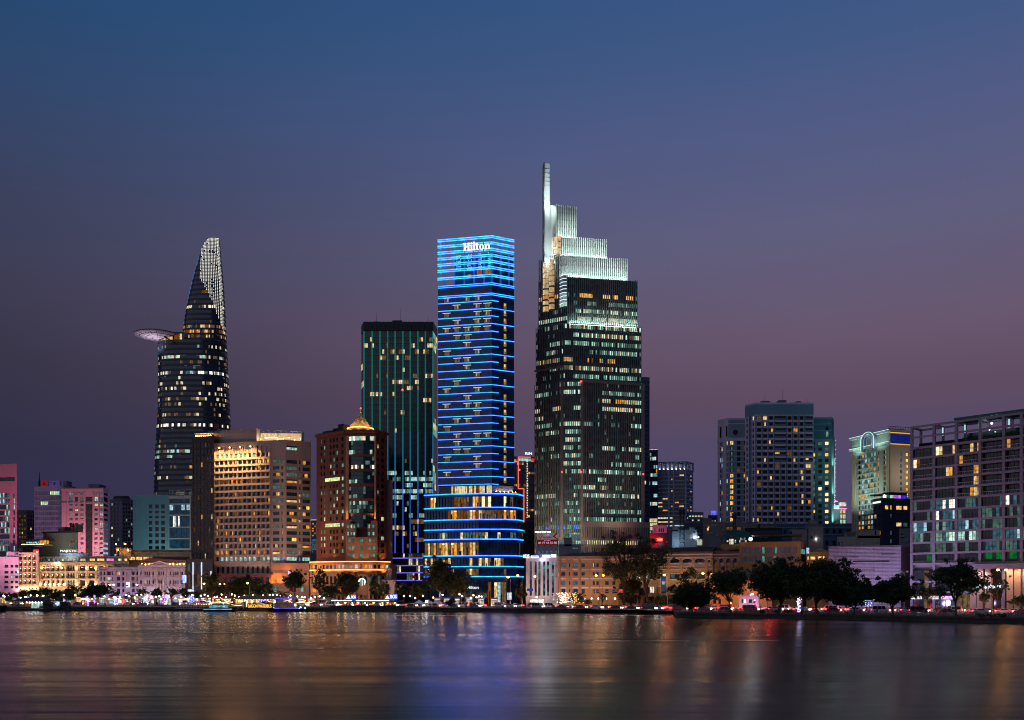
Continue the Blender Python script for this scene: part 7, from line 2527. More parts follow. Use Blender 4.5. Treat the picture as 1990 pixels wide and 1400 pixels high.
 b,f,Y=arcade('dim_arcade_wing','dimmer wing of the arcaded hall with narrow round arches',[(1385,337),(1461,331)],1075,[(1388,1393.5),(1397.5,1406),(1411.5,1420),(1424.5,1433),(1437.5,1446),(1450.5,1455.5)],1.1,wallmat('lilac_trim',(.36,.31,.36),.75),[(1114,1122)],1)
 mb=MB()
 zr,zt_=b.z1+.7,ZZ(1064,340)
 mb.quad(f.p(0,zr,.8),f.p(f.W+.5,zr,.8),f.p(f.t(1445),zt_,-8),f.p(0,zt_,-8)); mb.poly([f.p(f.W+.5,zr,.8),f.p(f.W+.5,zr,-16),f.p(f.t(1445),zt_,-8)]); mb.quad(f.p(0,zt_,-8),f.p(f.t(1445),zt_,-8),f.p(f.W,zr,-16),f.p(0,zr,-16))
 mb.build('roof',MATS['maroon_tile'],b.root)
 mb=MB(); f.slab(mb,f.t(1405.5),f.t(1414),zr,ZZ(1068,335),-4,-1); mb.poly([f.p(f.t(1404.8),ZZ(1068,335),-.9),f.p(f.t(1414.7),ZZ(1068,335),-.9),f.p(f.t(1410),ZZ(1062,335),-.9)])
 f.slab(mb,f.t(1408),f.t(1411.5),zr,ZZ(1069,335),-.98,-.92)
 mb.build('dormer',wallmat('dormer_pink',(.25,.15,.13),.8),b.root)
 b=Building('glazed_warehouse','old ochre warehouse with two floors of big dark multi-pane windows and a roof terrace','building',[(1437,322),(1556,316),(1566.5,324)],16,1054.5,OCHD,ref=1,parapet=.4)
 f,f2=b.f
 cs=[(1441,1452),(1453.5,1464),(1465.5,1476),(1478,1488.5),(1490.5,1501),(1503,1513),(1515,1525.5),(1527.5,1537.5),(1540,1550)]
 rz=[(ZZ(1091.5,316),ZZ(1080,316)),(ZZ(1075.5,316),ZZ(1062,316))]
 cc=colst(f,cs)
 wallgrid(b.wall,f,b.z0,b.z1,rz,cc,.4)
 GL=glassmat('warehouse_glass',(.05,.06,.09),.2)
 put_windows(b.root,f,rz,cc,lambda i,j:('mid','teal') if (i,j) in ((1,3),(0,3),(1,5)) else ('left','coolm') if (i,j) in ((0,5),(0,3)) else ('full',None),.35,GL,FRAME_L,4)
 rz2=[(ZZ(1091,316),ZZ(1066,316))]
 wallgrid(b.wall,f2,b.z0,b.z1,rz2,[(.3,f2.W-.4)],.3)
 put_windows(b.root,f2,rz2,[(.3,f2.W-.4)],lambda i,j:('top','teal'),.3,G_NAVY,FRAME_D,4)
 b.finish()
 t_=thing('dark_roof_terrace','unlit black roof terrace canopy with thin posts on the old warehouse','canopy',XYZ(1510,320,b.z1))
 mb=MB()
 for px in (1478,1490,1505,1520,1535,1548,1557):f.slab(mb,f.t(px)-.08,f.t(px)+.08,b.z1,ZZ(1040,318),-2,-1.8)
 f.slab(mb,f.t(1476),f.t(1559),ZZ(1041.5,318),ZZ(1039,318),-8,-1.6)
 f.slab(mb,f.t(1460),f.t(1518),ZZ(1039,320),ZZ(1030,320),-12,-5)
 for z in (.5,1.0):f.slab(mb,f.t(1478),f.t(1557),b.z1+z,b.z1+z+.06,-1.2,-1.1)
 mb.build('canopy_frame',FRAME_D,t_)
 t_=thing('lit_roof_bar','small rooftop bar with cream lights under a dark green pitched canopy','bar',XYZ(1420,338,20))
 fb=Face((1402,338),(1462,336))
 mb=MB()
 zb_=ZZ(1058,337)
 fb.slab(mb,0,fb.W,zb_-3,zb_,-6,0,0)
 zt_=ZZ(1044,337)
 mb.quad(fb.p(-.5,zt_,.5),fb.p(fb.W+.5,zt_,.5),fb.p(fb.W*.9,ZZ(1034,340),-3),fb.p(fb.W*.3,ZZ(1033.5,340),-3),1)
 mb.poly([fb.p(-.5,zt_,.5),fb.p(fb.W*.3,ZZ(1033.5,340),-3),fb.p(-.5,zt_,-6)],1)
 for k in range(8):fb.slab(mb,fb.W*k/7-.08,fb.W*k/7+.08,zb_,zt_,-.2,0,2)
 for z in (.5,1.0):fb.slab(mb,0,fb.W,zb_+z,zb_+z+.06,0,.08,2)
 mb.build('terrace',[OCHD,wallmat('canvas_green',(.015,.07,.06),.8),FRAME_D],t_)
 mb=MB()
 for pa,pb,ya,yb,m_ in ((1413,1416,1050,1053,0),(1418,1426,1047,1057.5,0),(1428,1431,1049,1055,0),(1436.5,1439.5,1050,1054,0),(1440,1452,1053.8,1054.6,0),(1448.5,1451.5,1050,1053.5,0),(1439,1440,1045,1049.5,1),(1442,1443,1045,1049.5,1),(1445,1446,1045,1049.5,1),(1448,1449,1045,1049.5,1)):
  fb.slab(mb,fb.t(pa),fb.t(pb),ZZ(yb,337),ZZ(ya,337),-2.2,-2,m_)
 mb.build('bar_light',[L['cream'],L['ice']],t_)
 fl_=thing('roof_floodlight','dazzling blue-white floodlight at the end of the rooftop bar','floodlight',XYZ(1459,335,ZZ(1054,335)))
 mb=MB(); p=XYZ(1459,335,ZZ(1048,335)); mb.ball(p,.62,n=10,k=6); mb.build('lamp',litmat('bulb_icy',(.75,.9,1.0),60,plain=True,sampled=True),fl_)
 mb=MB(); mb.tube([p+Vector((0,.4,-2.8)),p+Vector((0,.4,.6))],.09,5); mb.obox(p+Vector((-.7,.5,-.6)),(1.4,0,0),(0,.3,0),(0,0,1.2)); mb.build('pole',FRAME_D,fl_)
 b=grid_building('orange_annex','low orange-lit annex behind the crooked riverside tree','building',[(1384,312),(1440,309)],10,1132,wallmat('annex_orange',(.50,.26,.08),.85,.15),[([(1386,1392),(1396,1401),(1418,1424)],[(1140,1152),(1164,1174)],lambda i,j:('full',None))],ref=1,glass=G_BROWN)
 cornice(b.root,b.f[0],ZZ(1134,310),.5,.5,TRIM); cornice(b.root,b.f[0],ZZ(1141,310),.3,.3,TRIM)
 flood(XYZ(1410,300,3),XYZ(1412,310,7),(1,.55,.15),420,1,160)
 b=grid_building('pink_gable_wall','plain pinkish wall with a dark blue roof edge beside the orange annex','building',[(1440,312),(1500,307)],12,1127,wallmat('pink_wall',(.42,.25,.19),.85,.12),[([(1457.5,1463),(1470,1478)],[(1139,1143)],lambda i,j:('full',None))],ref=1,glass=G_BROWN)
 mb=MB(); b.f[0].slab(mb,-4,b.f[0].W,b.z1+.95,b.z1+3.0,-4,.3); mb.build('roof_edge',wallmat('roof_edge_blue',(.025,.045,.08),.7),b.root)
 flood(XYZ(1462,302,ZZ(1152,302)),XYZ(1462,309,ZZ(1140,309)),(1,.6,.22),320,.6,160)
 k_=thing('gate_kiosk','small violet-lit gatehouse with a white poster beside the road','kiosk',XYZ(1452,298,GZ))
 fk=Face((1436,299),(1474,297))
 mb=MB()
 zk=ZZ(1160,298)
 wallgrid(mb,fk,GZ,zk,[(ZZ(1172,298),ZZ(1165,298))],colst(fk,[(1441,1444),(1455,1462),(1464,1468)]),.3)
 fk.slab(mb,0,fk.W,GZ,zk,-4,-.4); fk.slab(mb,-.4,fk.W+.4,zk,zk+.35,-4.4,.8)
 mb.build('wall',wallmat('kiosk_wall',(.45,.40,.5),.8),k_)
 mb=MB()
 for pa,pb,m_ in ((1441,1444,0),(1455,1462,0),(1464,1468,0),(1446,1450,1)):fk.slab(mb,fk.t(pa),fk.t(pb),ZZ(1172,298),ZZ(1165,298),.02 if m_ else -.25,.06 if m_ else -.2,m_)
 mb.build('window',[G_NAVY,L['white']],k_)
 flood(XYZ(1464,294,4.6),XYZ(1464,298,2),(.6,.4,1),90,.5,160)
 wl=thing('wall_lamp','sodium wall lamp on the plain pinkish wall','lamp',XYZ(1462,304,ZZ(1155,304)))
 mb=MB(); mb.ball(XYZ(1462.5,304,ZZ(1155,304)),.3); mb.ball(XYZ(1459,304,ZZ(1156,304)),.2); mb.build('bulb',BULB_SODIUM,wl)
 b=grid_building('amber_window_house','little ochre house with bright amber windows and a gabled dormer','building',[(1567,318),(1611,314)],12,1077.5,OCHD,[([(1568.5,1572),(1574.5,1584.5),(1589.5,1597.5),(1599,1602)],[(1081,1087.5)],lambda i,j:('full','amber2'),G_BROWN)],ref=1)
 f=b.f[0]
 put_windows(b.root,Face((1567,317.6),(1611,313.6)),[(ZZ(1099,315),ZZ(1095,315))],colst(f,[(1568,1569.5),(1579,1581),(1593,1595.5),(1598,1600)]),lambda i,j:('full','amber'),0,G_BROWN,FRAME_D)
 mb=MB(); f.slab(mb,f.t(1576),f.t(1607),b.z1,ZZ(1070,316),-4,-1); mb.poly([f.p(f.t(1580),ZZ(1070,316),-.9),f.p(f.t(1603),ZZ(1070,316),-.9),f.p(f.t(1591),ZZ(1066,316),-.9)]); mb.build('dormer',wallmat('dormer_grey',(.22,.16,.16),.85),b.root)
 s_=thing('street_screen','tall narrow lit advertising screen beside the old warehouse','screen',XYZ(1569,316,12))
 mb=MB(); fs=Face((1567,315),(1572,315)); fs.slab(mb,0,fs.W,ZZ(1076,315),ZZ(1065,315),0,.3,0); fs.slab(mb,0.1,fs.W-.1,ZZ(1074,315),ZZ(1070,315),.3,.34,1); mb.build('panel',[L['ice'],L['pink']],s_)
 LV=wallmat('lilac_louvre',(.30,.27,.36),.6,.12)
 b=Building('louvred_block','windowless lilac block clad in horizontal louvres in front of the dark hotel','building',[(1610,312),(1751,306),(1769,312)],16,1062,wallmat('louvre_back',(.16,.145,.19),.7),ref=1,parapet=.3)
 f,f2=b.f
 wallgrid(b.wall,f,b.z0,b.z1,[],[]); wallgrid(b.wall,f2,b.z0,b.z1,[],[],m=1)
 b.mats=[b.mat,wallmat('louvre_side',(.085,.055,.06),.8)]
 n=44
 for k in range(n):
  z=b.z0+1+(b.z1-b.z0-1)*k/n
  hgt=(b.z1-b.z0)/n*.62
  mb=MB()
  nb_=8
  for q in range(nb_):
   o1=.18+.1*rr_.random()
   f.slab(mb,f.W*q/nb_+.03,f.W*(q+1)/nb_-.03,z,z+hgt,.02,o1)
  mb.build('louvre',LV,b.root)
 mb=MB()
 for y,pa,pb in ((1077,1712,1740),(1091,1657,1728),(1108,1650,1700),(1124,1683,1715),(1082,1620,1668)):
  f.slab(mb,f.t(pa),f.t(pb),ZZ(y+.9,308),ZZ(y-.6,308),.2,.32)
 mb.build('louvre_gap',FRAME_D,b.root)
 b.finish()
 flood(XYZ(1680,296,5),XYZ(1682,308,14),(.68,.60,1.0),1500,1.5,160)
 def clutter(name,label,px0,px1,y,Y,col,wins=None,cat='building',units=(),depth=8,pk=None,base=GZ):
  b=Building(name,label,cat,[(px0,Y),(px1,Y)],depth,y,wallmat(name+'_wall',col,.85,.15),ref=0)
  f=b.f[0]
  if wins:
   cs,rows=wins
   rz=sorted([(ZZ(b_,Y),ZZ(a,Y)) for a,b_ in rows])
   c=colst(f,cs)
   wallgrid(b.wall,f,b.z0,b.z1,rz,c,.25)
   put_windows(b.root,f,rz,c,pk or (lambda i,j:('full',None)),.2,G_BLACK,FRAME_D)
  else:b.plain(0)
  b.finish()
  rooftop(b.root,f,units,b.z1+.3,wallmat('unit_grey',(.15,.15,.16),.85))
  n=max(2,int((px1-px0)/11))
  air_conditioners(b.root,f,[(px0+(k+rr_.uniform(.3,.7))*(px1-px0)/n,y+5+rr_.random()*14) for k in range(n)],wallmat('ac_grey',(.30,.30,.30),.7,.2))
  mb=MB()
  for k in range(n+1):
   x=f.W*k/n; f.slab(mb,x-.04,x+.04,b.z1+.9,b.z1+1.9,-.5,-.42)
  f.slab(mb,0,f.W,b.z1+1.85,b.z1+1.92,-.5,-.43)
  x=f.W*rr_.random(); f.slab(mb,x,x+.06,b.z1,b.z1+rr_.uniform(2,5),-2,-1.9)
  mb.build('roof_railing',FRAME_D,b.root)
  return b
 b=clutter('pink_lit_house','rooftop house washed bright pink, right of the tallest tower',1268,1296,1024,470,(.5,.36,.38),([(1272,1273.5),(1280,1282),(1284,1286),(1288,1290)],[(1027,1034)]))
 flood(XYZ(1280,460,ZZ(1036,460)),XYZ(1280,470,ZZ(1027,470)),(1,.18,.42),420,1,160)
 b=clutter('red_sign_house','dark house behind the street trees carrying a glowing red sign',1262,1300,1040,420,(.10,.07,.08),([(1280,1284),(1285.5,1289)],[(1055,1060)]),pk=lambda i,j:('full','iced'))
 f=b.f[0]
 mb=MB(); f.slab(mb,f.t(1275.5),f.t(1287),ZZ(1052,420),ZZ(1046.5,420),.3,.9,0); mb.build('sign_box',litmat('sign_red',(1.0,.02,.015),7,plain=True,sampled=True),b.root)
 mb=MB()
 for k in range(5):f.slab(mb,f.t(1276.6+k*2.1),f.t(1278+k*2.1),ZZ(1051,420),ZZ(1047.6,420),.92,1.0)
 mb.build('lettering',litmat('sign_red_hot',(1.0,.4,.32),1.6,plain=True),b.root)
 flood(f.p(f.t(1270),ZZ(1052,420),4),f.p(f.t(1266),ZZ(1054,420),0),(1,.02,.04),620,1,160)
 b=clutter('blue_grey_wall_house','blue-grey windowless house wall with two white lamps above the arcaded hall',1306,1355,1034,395,(.22,.27,.32),None,units=[(1306,1318,2.0,0,4),(1330,1342,1.2,2,3)])
 f=b.f[0]
 flood(f.p(f.t(1312),ZZ(1058,395),5),f.p(f.t(1325),ZZ(1048,395),0),(.55,.8,1),260,1,160)
 mb=MB(); mb.ball(f.p(f.t(1349.5),ZZ(1044.5,395),.8),.28); mb.ball(f.p(f.t(1356.5),ZZ(1044.5,395),.8),.28); mb.build('wall_lamp',BULB_WHITE,b.root)
 mb=MB(); f.slab(mb,f.t(1352),f.t(1365.5),ZZ(1062,395),ZZ(1047.5,395),-2,.02,0); f.slab(mb,f.t(1355),f.t(1364.5),ZZ(1060,395),ZZ(1049.5,395),.03,.08,1); mb.build('lit_shed',[CONC,litmat('shed_green',(.72,.9,.62),.5)],b.root)
 b=clutter('dark_blue_rooftop','low dark blue rooftop building under the banded apartments',1330,1375,1020,440,(.05,.065,.09),([(1339,1350),(1352,1357)],[(1025,1033)]),units=[(1336,1346,1.4,2,3),(1352,1368,1.0,2,3)],pk=lambda i,j:('full','iced') if j == 0 else ('full',None))
 b=clutter('brown_roof_house','brown roofed house with a bar of orange light near the phone mast',1366,1412,1018,430,(.17,.14,.13),([(1370,1373)],[(1024,1030)]),units=[(1368,1384,2.2,1,4)])
 mb=MB(); f=b.f[0]; f.slab(mb,f.t(1377),f.t(1388),ZZ(1026.5,430),ZZ(1024,430),.1,.5); f.slab(mb,f.t(1389),f.t(1391),ZZ(1026,430),ZZ(1024,430),.1,.5); f.slab(mb,f.t(1374.5),f.t(1376.3),ZZ(1031,430),ZZ(1026.5,430),.1,.5); mb.build('light_bar',litmat('bar_orange',(1.0,.55,.2),1.8,plain=True),b.root)
 b=clutter('water_tank_block','grey tank block on a brown base beside the phone mast',1378,1398,1026,385,(.16,.15,.155),None)
 b=clutter('long_brown_flats','dim brown flats with one warm wide window below the left apartment wing',1394,1450,1020,436,(.15,.13,.135),([(1410,1425),(1432,1440)],[(1024,1031)]),units=[(1430,1444,2.6,2,3)],pk=lambda i,j:('full','amberd'))
 b=clutter('black_roof_block','black stepped rooftop below the tallest apartment tower',1448,1520,1030,410,(.02,.02,.024),None,units=[(1455,1475,3.2,2,4),(1480,1512,1.8,2,4)])
 b=clutter('beige_stair_tower','beige windowless stair tower with one small lamp behind the old warehouse',1571,1600,1029,345,(.25,.205,.18),None,units=[(1572,1599,1.4,.3,4)])
 mb=MB(); f=b.f[0]; mb.ball(f.p(f.t(1586),ZZ(1048,345),.2),.22); mb.build('wall_lamp',BULB_WHITE,b.root)
 mb=MB(); f.slab(mb,f.t(1575),f.t(1579),ZZ(1047,345),ZZ(1042,345),0,.15); mb.build('vent',FRAME_D,b.root)
 clutter('pale_stair_block','pale plain stair block between the warehouse terrace and the beige stair tower',1539,1568,1034,350,(.26,.19,.18),None,units=[(1541,1548,.8,1,3)])
 clutter('cream_low_house','cream low house with little dark windows above the louvred block',1627,1668,1048,340,(.32,.29,.25),([(1629,1632),(1634.5,1637.5)],[(1054,1060)]),units=[(1648,1664,2.4,1,3)])
 clutter('cream_roof_room','cream roof room with a red stair in front of the blue-black hotel',1667,1710,1046,335,(.30,.27,.235),([(1700,1703)],[(1031,1040)]),units=[(1680,1708,3.0,2,3)])
 clutter('grey_roof_room','narrow grey roof room squeezed against the framed apartments',1747,1768,1032,335,(.22,.20,.20),([(1751,1756)],[(1038,1046)]))
 def mast(label,px,Y,y0,y1,w):
  m_=thing('phone_mast',label,'mast',XYZ(px,Y,ZZ(y1,Y)),'lattice phone masts on the roofs')
  c=XYZ(px,Y,0); za,zb=ZZ(y1,Y),ZZ(y0,Y)
  mb=MB()
  n=9
  for k in range(n+1):
   z=za+(zb-za)*k/n; ww=w*(1-.55*k/n)
   z2=za+(zb-za)*(k+1)/n; w2=w*(1-.55*(k+1)/n)
   q=[(c.x-ww,c.y-ww,z),(c.x+ww,c.y-ww,z),(c.x+ww,c.y+ww,z),(c.x-ww,c.y+ww,z)]
   q2=[(c.x-w2,c.y-w2,z2),(c.x+w2,c.y-w2,z2),(c.x+w2,c.y+w2,z2),(c.x-w2,c.y+w2,z2)]
   for i in range(4):
    mb.tube([q[i],q[(i+1) % 4]],.05,3,cap=False)
    if k < n:mb.tube([q[i],q2[i]],.09,3,cap=False); mb.tube([q[i],q2[(i+1) % 4]],.05,3,cap=False)
  mb.build('lattice',FRAME_D,m_)
  mb=MB()
  for a in range(6):
   x,y=math.cos(a*1.047)*w*1.1,math.sin(a*1.047)*w*1.1
   mb.box((c.x+x-.16,c.y+y-.16,zb-2.6),(c.x+x+.16,c.y+y+.16,zb-.3)); mb.tube([(c.x,c.y,zb-1),(c.x+x,c.y+y,zb-1)],.06,3)
  mb.build('antenna_panel',FRAME_D,m_)
 mast('tall lattice phone mast standing in front of the banded apartments',1325.5,390,990,1063,1.1)
 mast('slimmer phone mast in front of the left apartment wing',1427,380,996,1040,.7)
waterfront()
# ------------------------------------------------------------------ trees
BARK=wallmat('bark',(.05,.038,.028),.9,.3,1.5)
def leafmat(name,col):
 if name in MATS:return MATS[name]
 m,t,o=newmat(name)
 b=t.nodes.new('ShaderNodeBsdfPrincipled')
 tcn=t.nodes.new('ShaderNodeTexCoord')
 n1=t.nodes.new('ShaderNodeTexNoise'); n1.inputs['Scale'].default_value=.6; n1.inputs['Detail'].default_value=4
 rr=t.nodes.new('ShaderNodeMapRange'); rr.inputs[1].default_value=.3; rr.inputs[2].default_value=.7; rr.inputs[3].default_value=.5; rr.inputs[4].default_value=1.5
 mu=t.nodes.new('ShaderNodeMix'); mu.data_type='RGBA'; mu.blend_type='MULTIPLY'; mu.inputs[0].default_value=1; mu.inputs[6].default_value=tuple(col)+(1,)
 t.links.new(tcn.outputs['Object'],n1.inputs['Vector']); t.links.new(n1.outputs[0],rr.inputs[0]); t.links.new(rr.outputs[0],mu.inputs[7])
 t.links.new(mu.outputs[2],b.inputs['Base Color'])
 b.inputs['Roughness'].default_value=.6
 b.inputs['Specular IOR Level'].default_value=.25
 t.links.new(b.outputs[0],o.inputs[0])
 MATS[name]=m
 return m
LEAF=[leafmat('leaf_dark',(.018,.034,.010)),leafmat('leaf_mid',(.028,.052,.014)),leafmat('leaf_olive',(.042,.058,.017))]
def leaves_mesh(name,cents,rads,per,size,seed,mats=None):
 g=np.random.default_rng(seed)
 P_=[]
 for c,r in zip(cents,rads):
  n=max(8,int(per*(r/1.8) ** 1.6))
  d=g.normal(size=(n,3)); d /= np.linalg.norm(d,axis=1)[:,None]
  rad=r*(g.random(n) ** .42)
  P_.append(np.array(c)+d*rad[:,None]*np.array([1,1,.72]))
 P_=np.concatenate(P_)
 n=len(P_)
 a=g.normal(size=(n,3)); a /= np.linalg.norm(a,axis=1)[:,None]
 b_=g.normal(size=(n,3)); b_ -= a*(a*b_).sum(1)[:,None]; b_ /= np.linalg.norm(b_,axis=1)[:,None]
 s=size*(.6+.8*g.random(n))[:,None]
 v=np.empty((n,4,3))
 v[:,0]=P_-a*s; v[:,1]=P_-b_*s*.5+a*s*.1; v[:,2]=P_+a*s; v[:,3]=P_+b_*s*.5-a*s*.1
 me=bpy.data.meshes.new(name)
 me.vertices.add(n*4); me.loops.add(n*4); me.polygons.add(n)
 me.vertices.foreach_set('co',v.reshape(-1))
 me.loops.foreach_set('vertex_index',np.arange(n*4,dtype=np.int32))
 me.polygons.foreach_set('loop_start',np.arange(0,n*4,4,dtype=np.int32))
 me.polygons.foreach_set('loop_total',np.full(n,4,dtype=np.int32))
 for mt in (mats or LEAF):me.materials.append(mt)
 clump=np.concatenate([np.full(max(8,int(per*(r/1.8) ** 1.6)),i) for i,r in enumerate(rads)])
 cm=g.integers(0,3,len(cents))[clump]
 flip=g.random(n) < .25
 cm[flip]=g.integers(0,3,flip.sum())
 me.polygons.foreach_set('material_index',cm.astype(np.int32))
 me.update(calc_edges=True)
 return me
def tree(label,px,Y,ytop,width_px,ybot=None,trunk=.3,seed=0,group=None,name='tree',dens=1.0,open_=False,leaf=.34,base=GZ,mats=None,spread=1.0):
 p=XYZ(px,Y,base)
 root=thing(name,label,'tree',p,group)
 r_=random.Random(seed*13+5)
 h=ZZ(ytop,Y)-base
 w=width_px/F*Y/2*(1.22 if px > 1000 else 1.02)
 dens *= 1.25
 th=h*trunk
 ch=h-th
 cents,rads=[],[]
 nC=int((16 if open_ else 22)*dens*max(.55,min(2.2,w/4)))
 cr=max(.7,min(2.6,w*(.30 if open_ else .36)))
 for k in range(nC):
  for _ in range(30):
   x,y,z=r_.uniform(-1,1),r_.uniform(-1,1),r_.uniform(-1,1)
   d=x*x+y*y+z*z
   if d < 1 and (d > .2 or r_.random() < .3):break
  prof=1.0-.18*max(0,z)
  cents.append((x*(w-cr*.7)*prof,y*(w-cr*.7)*prof,th+ch*.5+z*(ch*.5-cr*.55)+ch*.04*math.sin(3*x)))
  rads.append(cr*r_.uniform(.5,1.15))
 for k in range(nC // 3):
  a,e=r_.uniform(0,6.28),r_.uniform(-.5,1.2)
  q=r_.uniform(.95,1.12)
  cents.append((w*q*math.cos(a)*math.cos(e),w*q*math.sin(a)*math.cos(e),th+ch*.52+ch*.5*q*math.sin(e)))
  rads.append(cr*r_.uniform(.22,.45))
 mb=MB()
 tr=max(.14,h*(.016 if open_ else .023))
 lean=Vector((r_.uniform(-.06,.06)*h,0,0))
 fork=Vector((0,0,th*.9))+lean
 mb.tube([(0,0,-.2),(tr*.1,0,.5),tuple(lean*.5+Vector((0,0,th*.5))),tuple(fork)],[tr*1.7,tr*1.15,tr,tr*.85],8)
 nb=12 if open_ else 7
 order=sorted(range(len(cents)),key=lambda i:-cents[i][2]*.2+r_.random()*4)
 for i in order[:nb]:
  c=Vector(cents[i])
  mid=fork.lerp(c,.5)+Vector((0,0,.12*(c-fork).length))
  mb.tube([fork-Vector((0,0,th*.1)),mid,c],[tr*.55,tr*.33,tr*.1],5)
  for q in range(2):
   e=c+Vector((r_.uniform(-1,1),r_.uniform(-1,1),r_.uniform(-.2,.8)))*cr
   mb.tube([mid.lerp(c,.4),e],[tr*.2,tr*.06],4)
 inst('trunk',mb.mesh('trunk',BARK),root)
 inst('crown',leaves_mesh('crown',cents,rads,120*(.8 if open_ else 1),leaf,seed+1,mats),root)
 return root
G_STREET='trees along the waterfront road'
G_PARK='big dark trees in the riverside park'
# riverside park, right
tree('round bushy dark tree low over the water at the tip of the park',1346,268,1133,74,trunk=.12,seed=1,group=G_PARK,dens=1.5)
tree('slender tree with an airy crown behind the round bushy tree',1340,296,1102,46,trunk=.35,seed=2,group=G_STREET,open_=True)
tree('crooked open-crowned riverside tree in front of the orange annex',1420,259,1102,82,trunk=.32,seed=3,group=G_PARK,open_=True,dens=1.25)
tree('tall dense dark tree left of the biggest park tree',1512,254,1087,104,trunk=.22,seed=4,group=G_PARK,dens=1.7)
tree('biggest, broadest dark tree of the park with a thick trunk',1588,249,1087,140,trunk=.22,seed=5,group=G_PARK,dens=2.0)
tree('low spreading dark tree right of the biggest park tree',1660,247,1128,88,trunk=.18,seed=6,group=G_PARK,dens=1.6)
tree('dense dark tree in front of the louvred block and the framed apartments',1735,243,1116,72,trunk=.2,seed=7,group=G_PARK,dens=1.7)
tree('lone spreading tree with visible limbs before the framed apartments',1858,232,1088,92,trunk=.26,seed=8,group=G_PARK,open_=True,dens=1.35)
tree('feathery young tree lit by the twin lamp near the entrance canopy',1934,262,1103,44,trunk=.3,seed=9,group=G_STREET,open_=True,dens=.8)
tree('small dim street tree between the shops and the lone spreading tree',1803,268,1136,44,trunk=.4,seed=10,group=G_STREET,open_=True)
tree('low dark shrub-like tree at the far right by the tan columns',1985,266,1158,34,trunk=.3,seed=11,group=G_STREET)
tree('little tree by the tan entrance columns',1915,268,1150,26,trunk=.4,seed=12,group=G_STREET)
# centre
tree('tall street tree with bare forking limbs in front of the arcaded hall',1212,333,1034,84,trunk=.28,seed=13,group=G_STREET,open_=True,dens=1.15)
tree('tall twin street tree right of the bare-limbed one',1262,329,1041,80,trunk=.3,seed=14,group=G_STREET,open_=True,dens=1.05)
tree('bushy undertree below the two tall street trees',1226,336,1122,52,trunk=.15,seed=15,group=G_STREET,dens=1.2)
tree('round low tree with fairy lights beside the fin building',1118,337,1148,32,trunk=.2,seed=16,group=G_STREET)
tree('small round tree right of the fairy light tree',1142,335,1161,18,trunk=.2,seed=17,group=G_STREET)
tree('small dim tree at the left end of the sign gantry',1171,338,1152,16,trunk=.4,seed=18,group=G_STREET,open_=True)
tree('leafy tree behind the railing right of the gantry',1287,322,1156,36,trunk=.2,seed=19,group=G_STREET)
tree('dark tree at the right foot of the blue hotel tower',1013,352,1135,26,trunk=.3,seed=20,group=G_STREET)
tree('very dark tall tree covering the left foot of the blue hotel tower',856,372,1084,62,trunk=.22,seed=21,group=G_STREET,dens=1.5)
tree('broad dark tree in front of the hotel tower lobby',893,368,1106,54,trunk=.25,seed=22,group=G_STREET,dens=1.3)
tree('round clipped bush-tree on the bank below the hotel tower',878,345,1164,22,trunk=.1,seed=23,group=G_STREET,dens=1.2)
# middle left
tree('bright green lit tree left of the statue pedestal foot',785,384,1130,36,trunk=.35,seed=24,group=G_STREET,dens=1.0)
tree('green tree between the pedestal and the hotel tower',815,380,1128,40,trunk=.3,seed=25,group=G_STREET,dens=1.1)
tree('small tree growing in front of the statue pedestal',744,377,1131,34,trunk=.25,seed=26,group=G_STREET)
tree('dark tree right of the round lit emblem',729,382,1115,28,trunk=.2,seed=27,group=G_STREET,dens=1.2)
tree('broad dark tree left of the round lit emblem',676,384,1111,54,trunk=.25,seed=28,group=G_STREET,dens=1.3)
tree('tall narrow dark tree against the amber podium lines',621,386,1100,32,trunk=.3,seed=29,group=G_STREET,dens=1.2)
tree('low dark tree beneath the narrow one by the amber podium',640,378,1134,44,trunk=.2,seed=30,group=G_STREET)
tree('dark tree in front of the orange lit entrance',571,388,1106,46,trunk=.38,seed=31,group=G_STREET,dens=1.3)
tree('wide dark tree below the shuttered hotel base',470,392,1119,66,trunk=.25,seed=32,group=G_STREET,dens=1.4)
tree('tree under the beige hotel base right of the wide one',513,390,1128,44,trunk=.25,seed=33,group=G_STREET,dens=1.2)
tree('dark tree in front of the white light bars',411,396,1114,40,trunk=.3,seed=34,group=G_STREET,dens=1.2)
tree('lamp-lit yellow-green tree in front of the light bar building',429,386,1134,26,trunk=.35,seed=35,group=G_STREET)
# left
tree('small tree at the far left edge of the promenade',8,400,1152,34,trunk=.35,seed=36,group=G_STREET)
tree('yellow lit little tree at the left of the pier',24,385,1152,30,trunk=.3,seed=37,group=G_STREET)
tree('street tree in front of the cream hotel wing, left one',46,402,1146,28,trunk=.4,seed=38,group=G_STREET)
tree('street tree in front of the cream hotel wing, right one',66,404,1144,30,trunk=.4,seed=39,group=G_STREET)
tree('tree before the left part of the long cream hotel',90,400,1142,30,trunk=.4,seed=40,group=G_STREET)
tree('big dark tree by the bank before the middle of the cream hotel',120,372,1147,50,trunk=.22,seed=41,group=G_STREET,dens=1.4)
tree('vivid green lit tree behind the big dark bank tree',139,402,1137,28,trunk=.45,seed=42,group=G_STREET)
tree('thick-trunked spreading tree on the bank before the cream hotel',187,368,1133,58,trunk=.3,seed=43,group=G_STREET,dens=1.4)
tree('thin tree left of the thick-trunked spreading one',158,398,1142,24,trunk=.4,seed=44,group=G_STREET)
tree('dim tree before the lilac terrace',222,398,1146,26,trunk=.45,seed=45,group=G_STREET,open_=True)
tree('blue lit tree before the lilac poster',251,394,1152,22,trunk=.4,seed=46,group=G_STREET,open_=True)
tree('street tree before the left end of the pediment house',276,398,1141,24,trunk=.45,seed=47,group=G_STREET)
